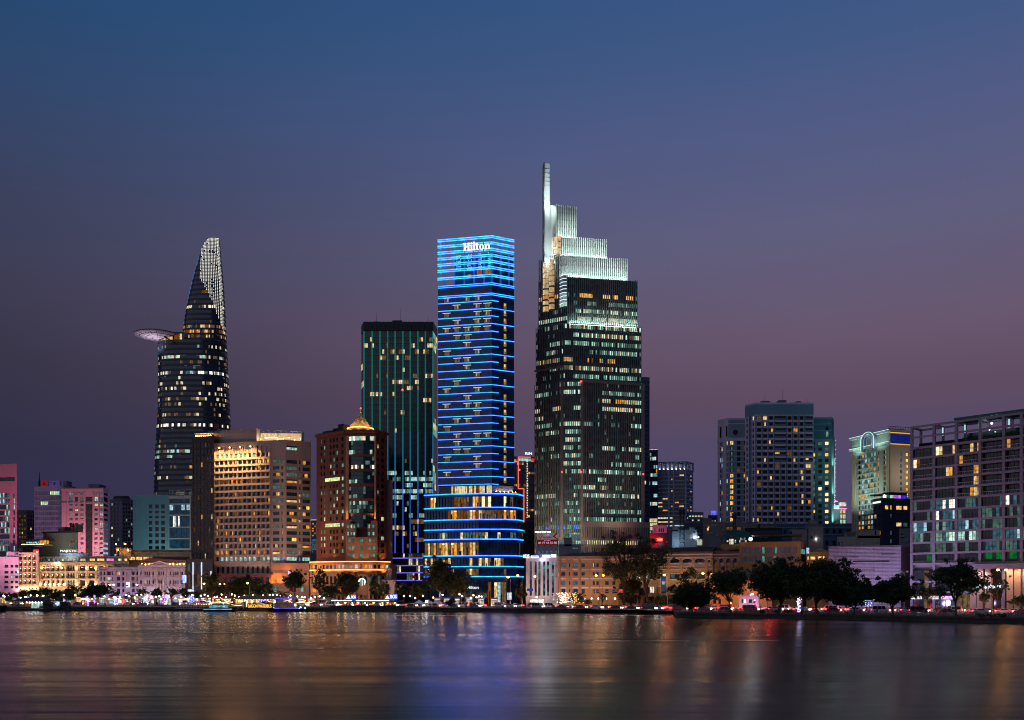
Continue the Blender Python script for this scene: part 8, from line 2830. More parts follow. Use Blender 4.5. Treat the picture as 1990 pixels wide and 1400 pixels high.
tree('street tree before the columns of the pediment house',304,398,1142,28,trunk=.45,seed=48,group=G_STREET)
tree('street tree before the right end of the pediment house',333,397,1141,26,trunk=.45,seed=49,group=G_STREET)
tree('street tree at the corner of the light bar building',359,395,1141,26,trunk=.45,seed=50,group=G_STREET)
tree('narrow tree between the pediment house and the light bar building',384,393,1148,22,trunk=.4,seed=51,group=G_STREET)
# palm with long fronds
def palm(label,px,Y,ytop,seed):
 p=XYZ(px,Y,GZ); root=thing('palm_tree',label,'tree',p)
 r_=random.Random(seed); h=ZZ(ytop,Y)-GZ
 mb=MB(); mb.tube([(0,0,-.2),(.1,0,h*.35),(0,0,h*.62)],[.35,.24,.22],7); inst('trunk',mb.mesh('trunk',BARK),root)
 mb=MB()
 for k in range(20):
  a=k*2.4; el=r_.uniform(.1,1.1); l=h*.48
  pts=[]
  for q in range(6):
   s=q/5
   pts.append(Vector((math.cos(a)*l*s*math.cos(el*.6),math.sin(a)*l*s*math.cos(el*.6),h*.6+l*(s*math.sin(el)-.75*s*s*(1.15-el*.5))+.3)))
  for q in range(5):
   d=(pts[q+1]-pts[q]).normalized(); sd=d.cross(Vector((0,0,1))).normalized()
   for s in (-1,1):
    for e in range(3):
     b0=pts[q].lerp(pts[q+1],e/3); tip=b0+sd*s*.75*(1.1-q*.14)+d*.3-Vector((0,0,.35))
     mb.poly([b0,b0+d*.16,tip])
   mb.tube([pts[q],pts[q+1]],.04,3,cap=False)
 inst('crown',mb.mesh('crown',LEAF[1]),root)
palm('palm with long arching fronds in front of the beige hotel base',521,379,1127,3)
palm('smaller palm beside the waterbus terminal',548,377,1143,4)
# clipped shrubs by the railing
SHR=[]
def shrubs(label,line,px0,px1,n,h,seed):
 g=random.Random(seed)
 for k in range(n):
  px=px0+(px1-px0)*(k+.5)/n
  p,d=along_px(line,px); nn_=Vector((d.y,-d.x)); p=p-nn_*3
  r=thing('shrub',label,'shrub',(p.x,p.y,GZ),'low shrubs between the railing and the road')
  SHR.append((r,px,label))
  cs=[(g.uniform(-.9,.9),g.uniform(-.5,.5),h*g.uniform(.35,.7)) for _ in range(5)]
  inst('foliage',leaves_mesh('foliage',cs,[h*.55]*5,130,.2,seed+k),r)
  mb=MB()
  for c in cs:mb.tube([(0,0,0),c],[.06,.02],4)
  inst('stem',mb.mesh('stem',BARK),r)
shrubs('low clipped shrub between the railing and the road under the ochre offices',SHORE,1065,1175,5,1.3,100)
shrubs('low shrub behind the park railing left of the biggest park tree',PARK,1470,1560,4,1.4,200)
shrubs('low shrub behind the park railing near the entrance canopy',PARK,1890,1950,3,1.2,300)
# ------------------------------------------------------------------ lamps
POLE=wallmat('lamp_pole',(.20,.20,.21),.5)
def double_lamp(label,px,Y,yarm,mat=BULB_SODIUM,arms=2,half=7.0,r=.42,group='tall street lamps',power=True):
 p=XYZ(px,Y,GZ); root=thing('street_lamp',label,'street lamp',p,group)
 h=ZZ(yarm,Y)-GZ
 a=half/F*Y
 mb=MB(); mb.tube([(0,0,0),(0,0,.6)],[.22,.18],8); mb.tube([(0,0,.6),(0,0,h-1.2)],[.13,.08],8); inst('pole',mb.mesh('pole',POLE),root)
 for s in ((-1,1) if arms == 2 else (-1,)):
  mb=MB()
  mb.tube([(0,0,h-1.25),(s*a*.25,0,h-.7),(s*a*.6,0,h-.15),(s*a,0,h+.1)],[.07,.06,.05,.05],6)
  mb.obox((s*a-.45,-.18,h+.08),(.9,0,0),(0,.36,0),(0,0,.14))
  inst('arm',mb.mesh('arm',POLE),root)
  mb=MB(); mb.lathe((s*a,0,h-.12),[(0,-.34*r/.42),(r*.75,-.2),(r,.05),(r*.6,.2)],8); inst('lamp',mb.mesh('lamp',mat),root)
 return root
double_lamp('twin-armed sodium street lamp in front of the ochre offices',1165.5,338,1118)
double_lamp('twin-armed sodium street lamp before the arcaded hall',1373.5,292,1114,half=7.5)
double_lamp('twin-armed sodium street lamp above the glowing entrance sign',1947,263,1107,half=8)
double_lamp('brightest sodium lamp at the right foot of the blue hotel tower',992,356,1121,half=4.5,r=.6,arms=1)
double_lamp('sodium lamp on a curved arm beside the white fin building',1015,352,1118,half=9,arms=1)
double_lamp('sodium lamp on a curved arm in front of the white fins',1046,347,1120,half=6.5,arms=1)
double_lamp('single sodium lamp beside the blue portrait banner',1297,318,1117,half=6,arms=1)
double_lamp('twin street lamp before the lilac terrace',217,397,1136,mat=BULB_WARM,half=3.5,r=.45)
double_lamp('single warm street lamp left of the pediment house',270,397,1136,mat=BULB_WARM,half=4,arms=1,r=.4)
double_lamp('warm street lamp in front of the light bar building',400,392,1134,mat=BULB_WARM,half=3.5,arms=1,r=.45)
double_lamp('warm street lamp above the terminal boats',485,384,1133,mat=BULB_WARM,half=4,arms=1,r=.5)
double_lamp('twin warm lamp above the yellow-green tree',432,392,1135,mat=BULB_WARM,half=4.5,r=.34)
double_lamp('twin unlit curved lamp in front of the louvred block',1757,285,1110,mat=FRAME_L,half=6)
double_lamp('slim unlit lamp post in front of the louvres',1693,283,1108,mat=FRAME_L,half=5,arms=1,r=.25)
# small globe lamps on the promenade
gm=MB(); gm.tube([(0,0,0),(0,0,3.6)],[.07,.05],6); gpole=gm.mesh('pole',FRAME_D)
gm=MB(); gm.ball((0,0,3.85),.27,n=8,k=5)
gl_w=gm.mesh('globe',BULB_SOFT)
gl_c=gm.mesh('globe',BULB_WHITE)
rg=random.Random(77)
ORD='first second third fourth fifth sixth seventh eighth ninth tenth eleventh twelfth thirteenth fourteenth fifteenth sixteenth seventeenth eighteenth nineteenth twentieth'.split()
NUMBERED=[]
def relabel():
 by={}
 for o,px,lab in NUMBERED:by.setdefault(lab,[]).append((px,o))
 for lab,l in by.items():
  for i,(px,o) in enumerate(sorted(l,key=lambda q:q[0])):
   o['label']=lab if len(l) == 1 else '%s %s' % (ORD[i] if i < len(l)-1 or len(l) < 3 else 'rightmost',lab) if i else 'leftmost '+lab
def where(px):
 for x,n in ((36,'the pink lit flats'),(76,'the cream hotel wing'),(140,'the left half of the cream hotel'),(193,'the right half of the cream hotel'),(269,'the lilac terrace'),(360,'the pediment house'),(414,'the light bar building'),(470,'the left beige hotel base'),(527,'the shuttered hotel base'),(604,'the orange lit entrance'),(680,'the red-brown tower'),
    (760,'the statue'),(825,'the violet lined podium'),(920,'the left half of the blue hotel tower'),(1016,'the right half of the blue hotel tower'),(1086,'the fin building'),(1200,'the ochre offices'),(1300,'the banner end of the arcaded hall'),(1384,'the right end of the arcaded hall'),(1500,'the pink gable wall'),(1620,'the biggest park tree'),(1770,'the louvred block'),(1880,'the left framed apartments')):
  if px < x:return n
 return 'the entrance canopy'
def globe(label,px,Y,cool=False,h=1.0,group='small globe lamps on the promenade'):
 r=thing('globe_lamp',label,'lamp',XYZ(px,Y,GZ),group)
 NUMBERED.append((r,px,'%s %s globe lamp before %s' % ('tall' if h > 1.02 else 'short','white' if cool else 'warm',where(px))))
 inst('pole',gpole,r,sc=(1,1,h)); inst('globe',gl_c if cool else gl_w,r,(0,0,3.85*(h-1)))
k=0
for px in list(range(4,392,8)):
 globe('small globe lamp on the promenade left of the waterbus pier',px+rg.uniform(-4,4),rg.uniform(366,396),cool=rg.random() < .4,h=rg.uniform(.75,1.25),group='globe lamps left of the waterbus pier')
for px in list(range(395,640,9)):
 globe('small globe lamp among the trees behind the waterbus pier',px+rg.uniform(-4,4),rg.uniform(366,390),cool=rg.random() < .25,h=rg.uniform(.9,1.3),group='globe lamps behind the waterbus pier')
for px in (785,797,807,822,842,860,893,898,915,920,926,931,936):
 globe('small globe lamp under the trees at the foot of the blue hotel tower',px,rg.uniform(352,366),h=rg.uniform(.9,1.35),group='globe lamps at the foot of the hotel tower')
for px in (1136,1150,1163,1178,1195):
 globe('white wall-high globe lamp along the ochre offices',px,352,cool=True,h=.9,group='globe lamps along the ochre offices')
# shops, kiosks and lit stalls at the foot of the cream hotel
rs=random.Random(78)
STALL=[wallmat('stall_white',(.6,.58,.55),.8),wallmat('stall_blue',(.12,.2,.4),.8),wallmat('stall_red',(.4,.08,.06),.8)]
def stall(label,px,Y,wpx,h,lit,roofm,cat='kiosk'):
 r=thing('kiosk',label,cat,XYZ(px,Y,GZ),'lit kiosks and stalls on the promenade')
 NUMBERED.append((r,px,'%s-roofed lit kiosk before %s' % (roofm.name.split('_')[1],where(px))))
 w=wpx/F*Y
 mb=MB(); mb.box((-w/2,0,0),(w/2,2.2,.9)); mb.box((-w/2,1.9,.9),(w/2,2.2,h)); mb.box((-w/2,0,.9),(-w/2+.12,1.9,h)); mb.box((w/2-.12,0,.9),(w/2,1.9,h)); mb.build_local=None
 inst('body',mb.mesh('body',STALL[0]),r)
 mb=MB(); mb.obox((-w/2-.3,-.7,h),(w+.6,0,0),(0,3.1,.5),(0,0,.14)); inst('canopy',mb.mesh('canopy',roofm),r)
 mb=MB(); [mb.box((-w/2+.15+w*q,1.75,1.0),(-w/2+.15+w*(q+.16),1.85,h-.5-q)) for q in (0,.22,.4,.66)]; inst('lit_interior',mb.mesh('lit_interior',lit),r)
 mb=MB(); mb.box((-w/2+.2,.4,h-.14),(w/2-.2,.6,h-.02)); inst('light_tube',mb.mesh('light_tube',litmat('tube_soft',(1,.85,.7),3,plain=True,sampled=True)),r)
cols_s=[('white',L['white']),('amber',L['amber2']),('blue-lit',L['ice']),('violet-lit',litmat('lit_violet',(.45,.35,1.0),1.3)),('cream',L['cream'])]
for px in (6,30,52,74,92,110,132,152,171,198,214,232,246,262,280,295,312,326,341,352,366,380,394,408):
 n_,m_=cols_s[rs.randrange(5)] if px < 210 else cols_s[rs.choice([0,2,3,3,0])]
 stall('lit promenade kiosk in the row before the cream hotel and pediment house',px,rs.uniform(392,425),rs.uniform(7,14),rs.uniform(2.6,3.6),m_,rs.choice(STALL))
for px in (424,440,462,486,500,534,556,585,604,625):
 n_,m_=cols_s[rs.choice([0,1,1,4])]
 stall('lit stall among the trees behind the waterbus pier',px,rs.uniform(372,392),rs.uniform(8,14),rs.uniform(2.6,3.2),m_,rs.choice(STALL))
for px in (850,868,890,912,935,960):
 stall('lit cafe stall at the foot of the blue hotel tower',px,rs.uniform(372,388),12,3.0,L[rs.choice(['amber','warm','cream'])],rs.choice(STALL))
sx_=thing('fruit_shop','bright open shop with white lamps at the foot of the white fin building','shop',XYZ(1042,350,GZ))
fs=Face((1027,357),(1056,356))
mb=MB(); fs.slab(mb,0,fs.W,GZ,GZ+3.2,-3,-2.6,0); fs.slab(mb,-.4,fs.W+.4,GZ+3.2,GZ+3.5,-3,1,0); mb.build('shop_shell',STALL[0],sx_)
mb=MB(); fs.slab(mb,.2,fs.W-.2,GZ+.8,GZ+3.1,-2.55,-2.5); mb.build('lit_interior',L['white'],sx_)
mb=MB(); fs.slab(mb,3,fs.W-2,GZ+3.6,GZ+4.4,.2,.4); mb.build('lit_sign',LED_WHITE,sx_)
def fairy(label,px,Y,y0,y1,wpx,n,mats,seed,size=.13,group='strings of fairy lights in the trees'):
 r_=random.Random(seed); c=XYZ(px,Y,ZZ(y1,Y))
 root=thing('fairy_lights',label,'fairy lights',c,group)
 w=wpx/F*Y/2
 for mi,m_ in enumerate(mats):
  mb=MB()
  for k in range(n // len(mats)):
   x,y=r_.gauss(0,.45)*w,r_.uniform(-.6,.6)*w
   z=r_.uniform(0,ZZ(y0,Y)-c.z)
   mb.ball((x,y-.5*w,z),size,n=4,k=2)
  o_=inst('bulbs',mb.mesh('bulbs',m_),root); o_['kind']='stuff'
FB=litmat('fairy_blue',(.15,.22,1.0),3.5,plain=True); FW=litmat('fairy_white',(.85,.9,1.0),2.5,plain=True); FP=litmat('fairy_pink',(1.0,.15,.7),2.5,plain=True); FA=litmat('fairy_amber',(1.0,.62,.22),3.5,plain=True)
fairy('blue and white fairy lights wound round the bank tree at the far left',113,366,1169,1177,8,40,[FB,FW],1)
fairy('blue and pink fairy lights up the big dark bank tree',125,366,1164,1176,5,50,[FB,FB,FP],2)
fairy('blue and pink fairy lights left of the thick-trunked tree',171,362,1160,1177,6,60,[FB,FW,FP],3)
fairy('blue fairy lights right of the thick-trunked tree',184,362,1157,1173,5,50,[FB,FP],4)
fairy('pale blue fairy light column before the lilac terrace',224,372,1159,1176,6,80,[FB,FW],5)
fairy('violet-white fairy lights before the pediment house, left cluster',285,378,1158,1172,16,90,[FB,FW],6)
fairy('violet-white fairy lights before the pediment house, right cluster',325,378,1156,1172,18,90,[FB,FW,FP],7)
fairy('white fairy lights before the light bar building',372,378,1157,1172,16,80,[FB,FW],8)
fairy('amber fairy lights covering the low tree by the fin building',1096,336,1152,1173,40,150,[FA,FW],9,.16)
fairy('sparse amber fairy lights in the round low tree',1118,333,1152,1172,26,30,[FA],10)
fairy('glowing blue-white light figure on the lawn among the park trees',1551.5,247,1162,1190,7,110,[FB,FW,FW,FP],11)
fairy('faint blue light strings in the low spreading park tree',1684,244,1167,1180,18,50,[FB,FW],12,.08)
# festoon strings over the pier
def festoon(label,a,b_,sag,n,mat,seed):
 root=thing('festoon_lights',label,'string lights',a,'festoon lights strung over the waterbus pier')
 NUMBERED.append((root,a.x,label))
 a,b_=Vector(a),Vector(b_)
 mb=MB(); wire=[]
 for k in range(n+1):
  s=k/n; p=a.lerp(b_,s)-a-Vector((0,0,sag*4*s*(1-s)))
  wire.append(p); mb.ball(p-Vector((0,0,.12)),.12,n=5,k=3)
 inst('bulbs',mb.mesh('bulbs',mat),root)['kind']='stuff'
 mb=MB(); mb.tube(wire,.02,3,cap=False); inst('wire',mb.mesh('wire',FRAME_D),root)
rf=random.Random(8)
for i,(x0,y0,x1,y1) in enumerate(((395,1166,428,1169),(428,1161,452,1170),(427,1171,448,1165),(455,1163,480,1167),(476,1166,521,1166),(462,1168,478,1166),(515,1165,538,1169),(538,1167,566,1164),(566,1170,594,1167),(362,1172,408,1173),(440,1171,470,1176),(583,1170,612,1168))):
 Ya=rf.uniform(356,368)
 festoon('festoon string of warm bulbs sagging over the waterbus pier',XYZ(x0,Ya,ZZ(y0,Ya)),XYZ(x1,Ya,ZZ(y1,Ya)),.5,14,litmat('festoon_warm',(1.0,.62,.26),7,plain=True,sampled=True),i)
# ------------------------------------------------------------------ signs and street furniture
gr=thing('sign_gantry','steel lattice sign gantry spanning the road in front of the arcaded hall','gantry',XYZ(1196,334,GZ))
fg=Face((1152,336),(1240,333))
mb=MB()
z0_,z1_=ZZ(1150.5,334),ZZ(1146,334)
for z in (z0_,z1_):fg.slab(mb,0,fg.W,z,z+.16,-.2,0); fg.slab(mb,0,fg.W,z,z+.16,-1.2,-1.0)
n=22
for k in range(n):
 a=fg.p(fg.W*k/n,z0_ if k % 2 else z1_,-.1); c=fg.p(fg.W*(k+1)/n,z1_ if k % 2 else z0_,-.1)
 mb.tube([a,c],.07,4)
mb.build('truss',STEEL,gr)
for t in (0.2,fg.W-.2):
 mb=MB(); fg.slab(mb,t-.2,t+.2,GZ,z1_+.4,-.8,-.4); mb.build('post',STEEL,gr)
mb=MB(); fg.slab(mb,fg.t(1202.5),fg.t(1211),ZZ(1152.5,334),ZZ(1146,334),.05,.15); mb.build('red_sign',litmat('gantry_red',(1,.1,.1),.8),gr)
mb=MB(); fg.slab(mb,fg.t(1233),fg.t(1241.5),ZZ(1156,334),ZZ(1150,334),.05,.15); mb.build('brown_sign',wallmat('sign_brown',(.3,.14,.13),.7),gr)
bn=thing('portrait_banner','tall blue banner with a faint head and shoulders print, by the street trees','banner',XYZ(1288,321,GZ))
fb_=Face((1284,321),(1295,320.6))
mb=MB(); fb_.slab(mb,0,fb_.W,ZZ(1149,321),ZZ(1121,321),0,.15)
mb.build('panel',litmat('banner_blue',(.03,.30,.62),.32,lo=.4,hi=1.3,scale=.35,stretch=(1,1,.8)),bn)
mb=MB()
cx_,cz_=fb_.t(1289.7),ZZ(1132,321)
def blob(rx,rz,cz,o_):return [fb_.p(cx_+rx*math.cos(a*math.pi/8),cz+rz*math.sin(a*math.pi/8),o_) for a in range(16)]
mb.poly(blob(.62,.85,cz_,.17),0); mb.poly(blob(1.1,1.3,cz_-2.0,.165),1); mb.poly(blob(.66,.4,cz_+.6,.18),1)
mb.build('print',[wallmat('print_skin',(.35,.38,.30),.8),wallmat('print_navy',(.03,.05,.08),.8)],bn)
mb=MB()
for t in (-.1,fb_.W+.1):fb_.slab(mb,t-.06,t+.06,GZ,ZZ(1121,321),-.1,.05)
mb.build('frame',STEEL,bn)
flood(XYZ(1290,317,ZZ(1121,317)),XYZ(1290,321,ZZ(1130,321)),(.7,.95,1),60,.4,150)
def pole_sign(label,px,Y,y0,y1,wpx,mat,cat='sign'):
 r=thing('street_sign',label,cat,XYZ(px,Y,GZ)); w=wpx/F*Y/2
 mb=MB(); mb.tube([(0,.1,0),(0,.1,ZZ(y0,Y)-GZ)],.06,5); inst('post',mb.mesh('post',STEEL),r)
 mb=MB(); mb.box((-w,-.06,ZZ(y1,Y)-GZ),(w,.04,ZZ(y0,Y)-GZ)); inst('panel',mb.mesh('panel',mat),r)
pole_sign('white lit information board at the foot of the hotel tower',990,345,1152,1166,9,litmat('board_glow',(.85,.9,1.0),.7))
pole_sign('blue road sign beside the white fin building',1030,345,1144,1149,12,litmat('road_blue',(.08,.1,.6),.4))
pole_sign('small green route sign by the pontoon',330,352,1171,1176,5,L['cool'])
pole_sign('glowing blue sign before the light bar building',371,385,1146,1150,12,litmat('sign_blue',(.35,.5,1.0),2.0))
pole_sign('tall unlit white pole in front of the arcaded hall',1354,300,1118,1119,1.2,STEEL,'pole')
tl_=thing('traffic_light','added red lamp on a pole behind the tall dense dark park tree, reddening the river','added lamp',XYZ(1492,262,GZ))  # red lamp added to throw the red streak on the river
mb=MB(); mb.tube([(0,0,0),(0,0,4.6)],[.09,.07],6); mb.box((-.22,-.15,3.4),(.22,.15,4.6)); inst('pole',mb.mesh('pole',FRAME_D),tl_)
mb=MB(); mb.ball((0,-.2,4.3),.2,n=8); inst('red_lamp',mb.mesh('red_lamp',litmat('signal_red',(1.0,.02,.03),900,plain=True,sampled=True)),tl_)
# red flag and flag poles
def flag(label,px,Y,ytop,red):
 r=thing('flagpole',label,'flag',XYZ(px,Y,GZ),'flagpoles before the orange lit entrance'); h=ZZ(ytop,Y)-GZ
 mb=MB(); mb.tube([(0,0,0),(0,0,h)],[.06,.035],6); mb.ball((0,0,h+.08),.1); inst('pole',mb.mesh('pole',STEEL),r)
 if red:
  mb=MB()
  for k in range(6):
   x0,x1=k*.3,(k+1)*.3
   y0,y1=.18*math.sin(k),.18*math.sin(k+1); d0,d1=-.1*k,-.1*(k+1)
   mb.quad((x0,y0,h-1.5+d0),(x1,y1,h-1.5+d1),(x1,y1,h-.15+d1),(x0,y0,h-.15+d0))
  inst('flag',mb.mesh('flag',wallmat('flag_red',(.55,.03,.02),.8)),r)
flag('bare flagpole left of the red flag',538,372,1140,0)
flag('second bare flagpole beside the red flag',549.5,372,1140,0)
flag('flagpole flying a red flag before the orange lit entrance',562,372,1141,1)
flag('flagpole with a red flag right of the violet-lined podium',801,388,1117,1)
# ------------------------------------------------------------------ skinned figures: statue and people
def figure_mesh(name,mats,pose='stand',robe=0.0,arm=None,h=1.7):
 J={'hip':(0,0,.92),'waist':(0,0,1.08),'chest':(0,.01,1.30),'neck':(0,.01,1.45),'head0':(0,-.01,1.54),'head':(0,-.02,1.64)}
 Rr={'hip':.15,'waist':.13,'chest':.165,'neck':.06,'head0':.085,'head':.10}
 E=[('hip','waist'),('waist','chest'),('chest','neck'),('neck','head0'),('head0','head')]
 for s,n in ((-1,'l'),(1,'r')):
  J.update({'sh'+n:(s*.19,.01,1.38),'el'+n:(s*.25,.0,1.12),'wr'+n:(s*.26,-.06,.88),'ha'+n:(s*.26,-.08,.79),'th'+n:(s*.09,0,.86),'kn'+n:(s*.10,-.02-(.10 if pose == 'walk' and s > 0 else 0),.50),'an'+n:(s*.10,.02+(.12 if pose == 'walk' and s < 0 else -.05 if pose == 'walk' else 0),.09),'to'+n:(s*.11,-.12+(.12 if pose == 'walk' and s < 0 else 0),.04)})
  Rr.update({'sh'+n:.075,'el'+n:.05,'wr'+n:.035,'ha'+n:.045,'th'+n:.095+robe*.10,'kn'+n:.065+robe*.12,'an'+n:.045+robe*.10,'to'+n:.04})
  E += [('chest','sh'+n),('sh'+n,'el'+n),('el'+n,'wr'+n),('wr'+n,'ha'+n),('hip','th'+n),('th'+n,'kn'+n),('kn'+n,'an'+n),('an'+n,'to'+n)]
 if arm:
  J['ell'],J['wrl'],J['hal']=arm
 names=list(J)
 me=bpy.data.meshes.new(name)
 me.from_pydata([J[n] for n in names],[(names.index(a),names.index(c)) for a,c in E],[])
 o=bpy.data.objects.new(name,me); C.objects.link(o)
 md=o.modifiers.new('skin','SKIN')
 sv=me.skin_vertices[0].data
 for i,n in enumerate(names):
  sv[i].radius=(Rr[n],Rr[n]*(.75 if n in ('chest','waist','hip') else 1)); sv[i].use_root=(n == 'hip')
 sb=o.modifiers.new('sub','SUBSURF'); sb.levels=sb.render_levels=1
 dg=bpy.context.evaluated_depsgraph_get()
 m2=bpy.data.meshes.new_from_object(o.evaluated_get(dg))
 m2.name=name
 bpy.data.objects.remove(o)
 m2.materials.clear()
 for m_ in mats:m2.materials.append(m_)
 if len(mats) > 1:
  for p in m2.polygons:
   z=p.center.z; x=abs(p.center.x)
   p.material_index=2 if z > 1.56 and p.center.y > .0 or z > 1.69 else 0 if (z > 1.44 or (x > .2 and z < 1.0 and z > .72)) else 3 if z > .9 else 1
 for p in m2.polygons:p.use_smooth=True
 return m2
STAT=wallmat('statue_stone',(.45,.36,.25),.8,.2,1.5)
st=thing('statue','pale stone statue of a robed man pointing down from a tall pedestal','statue',XYZ(756,386,ZZ(1127,386)))
sm=figure_mesh('body',[STAT],robe=1.0,arm=((-.38,-.16,1.22),(-.52,-.38,1.10),(-.58,-.45,1.06)))
sc_=(ZZ(1100,386)-ZZ(1127,386))/1.74
inst('body',sm,st,sc=(sc_*1.25,sc_*1.25,sc_))
mb=MB()
for a in range(10):
 t0,t1=math.pi*(.05+.9*a/10),math.pi*(.05+.9*(a+1)/10)
 for (z0_,r0,z1_,r1) in ((.15,.42,.8,.34),(.8,.34,1.4,.24)):
  mb.quad((r0*math.cos(t0),r0*.8*math.sin(t0)+.03,z0_),(r0*math.cos(t1),r0*.8*math.sin(t1)+.03,z0_),(r1*math.cos(t1),r1*.7*math.sin(t1),z1_),(r1*math.cos(t0),r1*.7*math.sin(t0),z1_))
mb.lathe((0,-.02,1.62),[(.13,0),(.12,.06),(.05,.12),(0,.15)],8)
inst('robe',mb.mesh('robe',STAT),st,sc=(sc_*1.25,sc_*1.25,sc_))
pd=thing('statue_pedestal','tall square granite pedestal under the stone statue','pedestal',XYZ(756,386,GZ))
h_=ZZ(1127,386)-GZ
mb=MB()
wv=11.5/F*386
for z0_,z1_,w_ in ((0,.8,wv*1.5),(.8,h_-1.8,wv*.98),(h_-1.8,h_-.5,wv*1.04),(h_-.5,h_,wv*1.1)):mb.box((-w_,-w_,z0_),(w_,w_,z1_))
inst('shaft',mb.mesh('shaft',wallmat('pedestal_granite',(.30,.24,.20),.75,.2,.8)),pd)
mb=MB()
for k in range(9):mb.box((-wv*.7+k*wv*.16,-wv*1.1-.06,h_-4.0),(-wv*.7+k*wv*.16+wv*.1,-wv*.98,h_-3.4))
inst('lettering',mb.mesh('lettering',litmat('letters_lilac',(.7,.65,1.0),.4,plain=True)),pd)
for dx,dz,e in ((-4,6,260),(4,6,260),(0,4,140)):
 flood(XYZ(756,386,0)+Vector((dx,-8,GZ+3)),XYZ(756,386,ZZ(1115,386)),(1,.72,.42),e*2,.5,60)
SKIN=wallmat('skin',(.42,.26,.18),.6); HAIR=wallmat('hair',(.015,.012,.01),.6)
def clothes(i):return [SKIN,wallmat('trousers_%d' % (i % 3),[(.03,.035,.06),(.08,.07,.06),(.02,.02,.02)][i % 3],.85),HAIR,wallmat('shirt_%d' % (i % 5),[(.5,.5,.5),(.35,.06,.05),(.06,.10,.25),(.45,.38,.2),(.05,.06,.06)][i % 5],.85)]
FIG=[figure_mesh('body',clothes(i),pose='walk' if i % 2 else 'stand') for i in range(5)]
people=[(1393,273,'person in a dark top sitting-height at the park railing left of the crooked tree',4),(1399,273,'person in a pale shirt beside the crooked tree trunk',0),(1440,270,'person in a red shirt walking by the park railing near the orange annex',1),(1705,256,'person in a blue shirt on the park path by the dense dark tree',2),
  (1826,248,'person in an ochre shirt by the railing left of the lone spreading tree',3),(1280,321,'person in a pale shirt by the quay railing below the blue banner',0),(1100,326,'person in a red shirt by the quay railing before the ochre offices',1),(1075,327,'person in a blue shirt by the quay before the fin building',2),
  (950,336,'person in a dark top on the quay before the hotel tower',4),(905,340,'person in an ochre shirt on the quay near the round clipped bush',3),(290,358,'person in a red shirt on the lit promenade by the fairy lights',1),(240,360,'person in a pale shirt on the promenade before the lilac terrace',0),(205,358,'person in a blue shirt at the promenade railing',2),(345,356,'person in a dark top walking near the pontoon',4),(160,358,'person in an ochre shirt at the promenade railing by the thick-trunked tree',3)]
for px,Y,lab,i in people:
 r=thing('person',lab,'person',XYZ(px,Y,GZ+.02),rz=(px*1.7) % 6.28)
 inst('body',FIG[i],r)
# ------------------------------------------------------------------ traffic
CARP=[wallmat('paint_%s' % n,c,.35,.05,spec=.6) for n,c in (('white',(.6,.6,.6)),('silver',(.35,.36,.38)),('black',(.02,.02,.022)),('red',(.35,.03,.03)),('blue',(.04,.08,.25)))]
TYRE=wallmat('tyre',(.02,.02,.02),.9); HUB=wallmat('wheel_hub',(.3,.3,.3),.4)
HEADL=litmat('headlight',(1.0,.93,.8),130,plain=True,sampled=True); TAILL=litmat('taillight',(1.0,.02,.02),150,plain=True,sampled=True)
def car_meshes(kind):
 prof={'car':([(-2.15,.35),(-2.2,.75),(-1.9,.95),(-1.35,1.0),(-.7,1.42),(.75,1.45),(1.35,1.02),(2.05,.88),(2.2,.65),(2.15,.35)],1.72),
   'van':([(-2.5,.35),(-2.55,1.2),(-2.4,1.95),(-1.9,2.05),(1.3,2.02),(1.9,1.15),(2.4,1.0),(2.5,.6),(2.45,.35)],1.9),
   'bus':([(-4.8,.4),(-4.85,1.4),(-4.75,2.9),(-4.4,3.05),(4.5,3.05),(4.75,2.8),(4.85,1.3),(4.8,.4)],2.4)}[kind]
 pr,w=prof
 mb=MB()
 n=len(pr)
 zmax=max(z for _,z in pr)
 def yw(z):return w/2-max(0,z-1.0)*.12
 Lp=[(x,-yw(z),z) for x,z in pr]; Rp=[(x,yw(z),z) for x,z in pr]
 mb.poly(Lp[::-1]); mb.poly(Rp)
 for i in range(n):
  j=(i+1) % n; mb.quad(Lp[i],Lp[j],Rp[j],Rp[i])
 out={'body':mb}
 g=MB()
 z0,z1=(1.0,zmax-.1) if kind != 'bus' else (1.5,2.6)
 x0,x1={'car':(-1.15,1.15),'van':(-2.2,1.5),'bus':(-4.6,4.5)}[kind]
 nseg={'car':2,'van':3,'bus':7}[kind]
 for s in (-1,1):
  for k in range(nseg):
   a,c=x0+(x1-x0)*k/nseg+.06,x0+(x1-x0)*(k+1)/nseg-.06
   sh=.45 if kind == 'car' else .25 if kind == 'van' else 0
   ta,tc_=(a+sh if k == 0 and kind == 'car' else a),(c-sh if k == nseg-1 and kind != 'bus' else c)
   g.quad((a,s*(yw(z0)+.012),z0),(c,s*(yw(z0)+.012),z0),(tc_,s*(yw(z1)+.012),z1),(ta,s*(yw(z1)+.012),z1))
 out['window_glass']=g
 xw={'car':1.35,'van':1.6,'bus':3.1}[kind]; rw=.33 if kind != 'bus' else .48
 return out,xw,rw,w,pr
def wheel_mesh(r):
 mb=MB()
 mb.tube([(0,-.11,0),(0,.11,0)],r,12,0); mb.tube([(0,-.125,0),(0,.125,0)],r*.55,8,1)
 return mb.mesh('wheel',[TYRE,HUB])
KINDS_={}
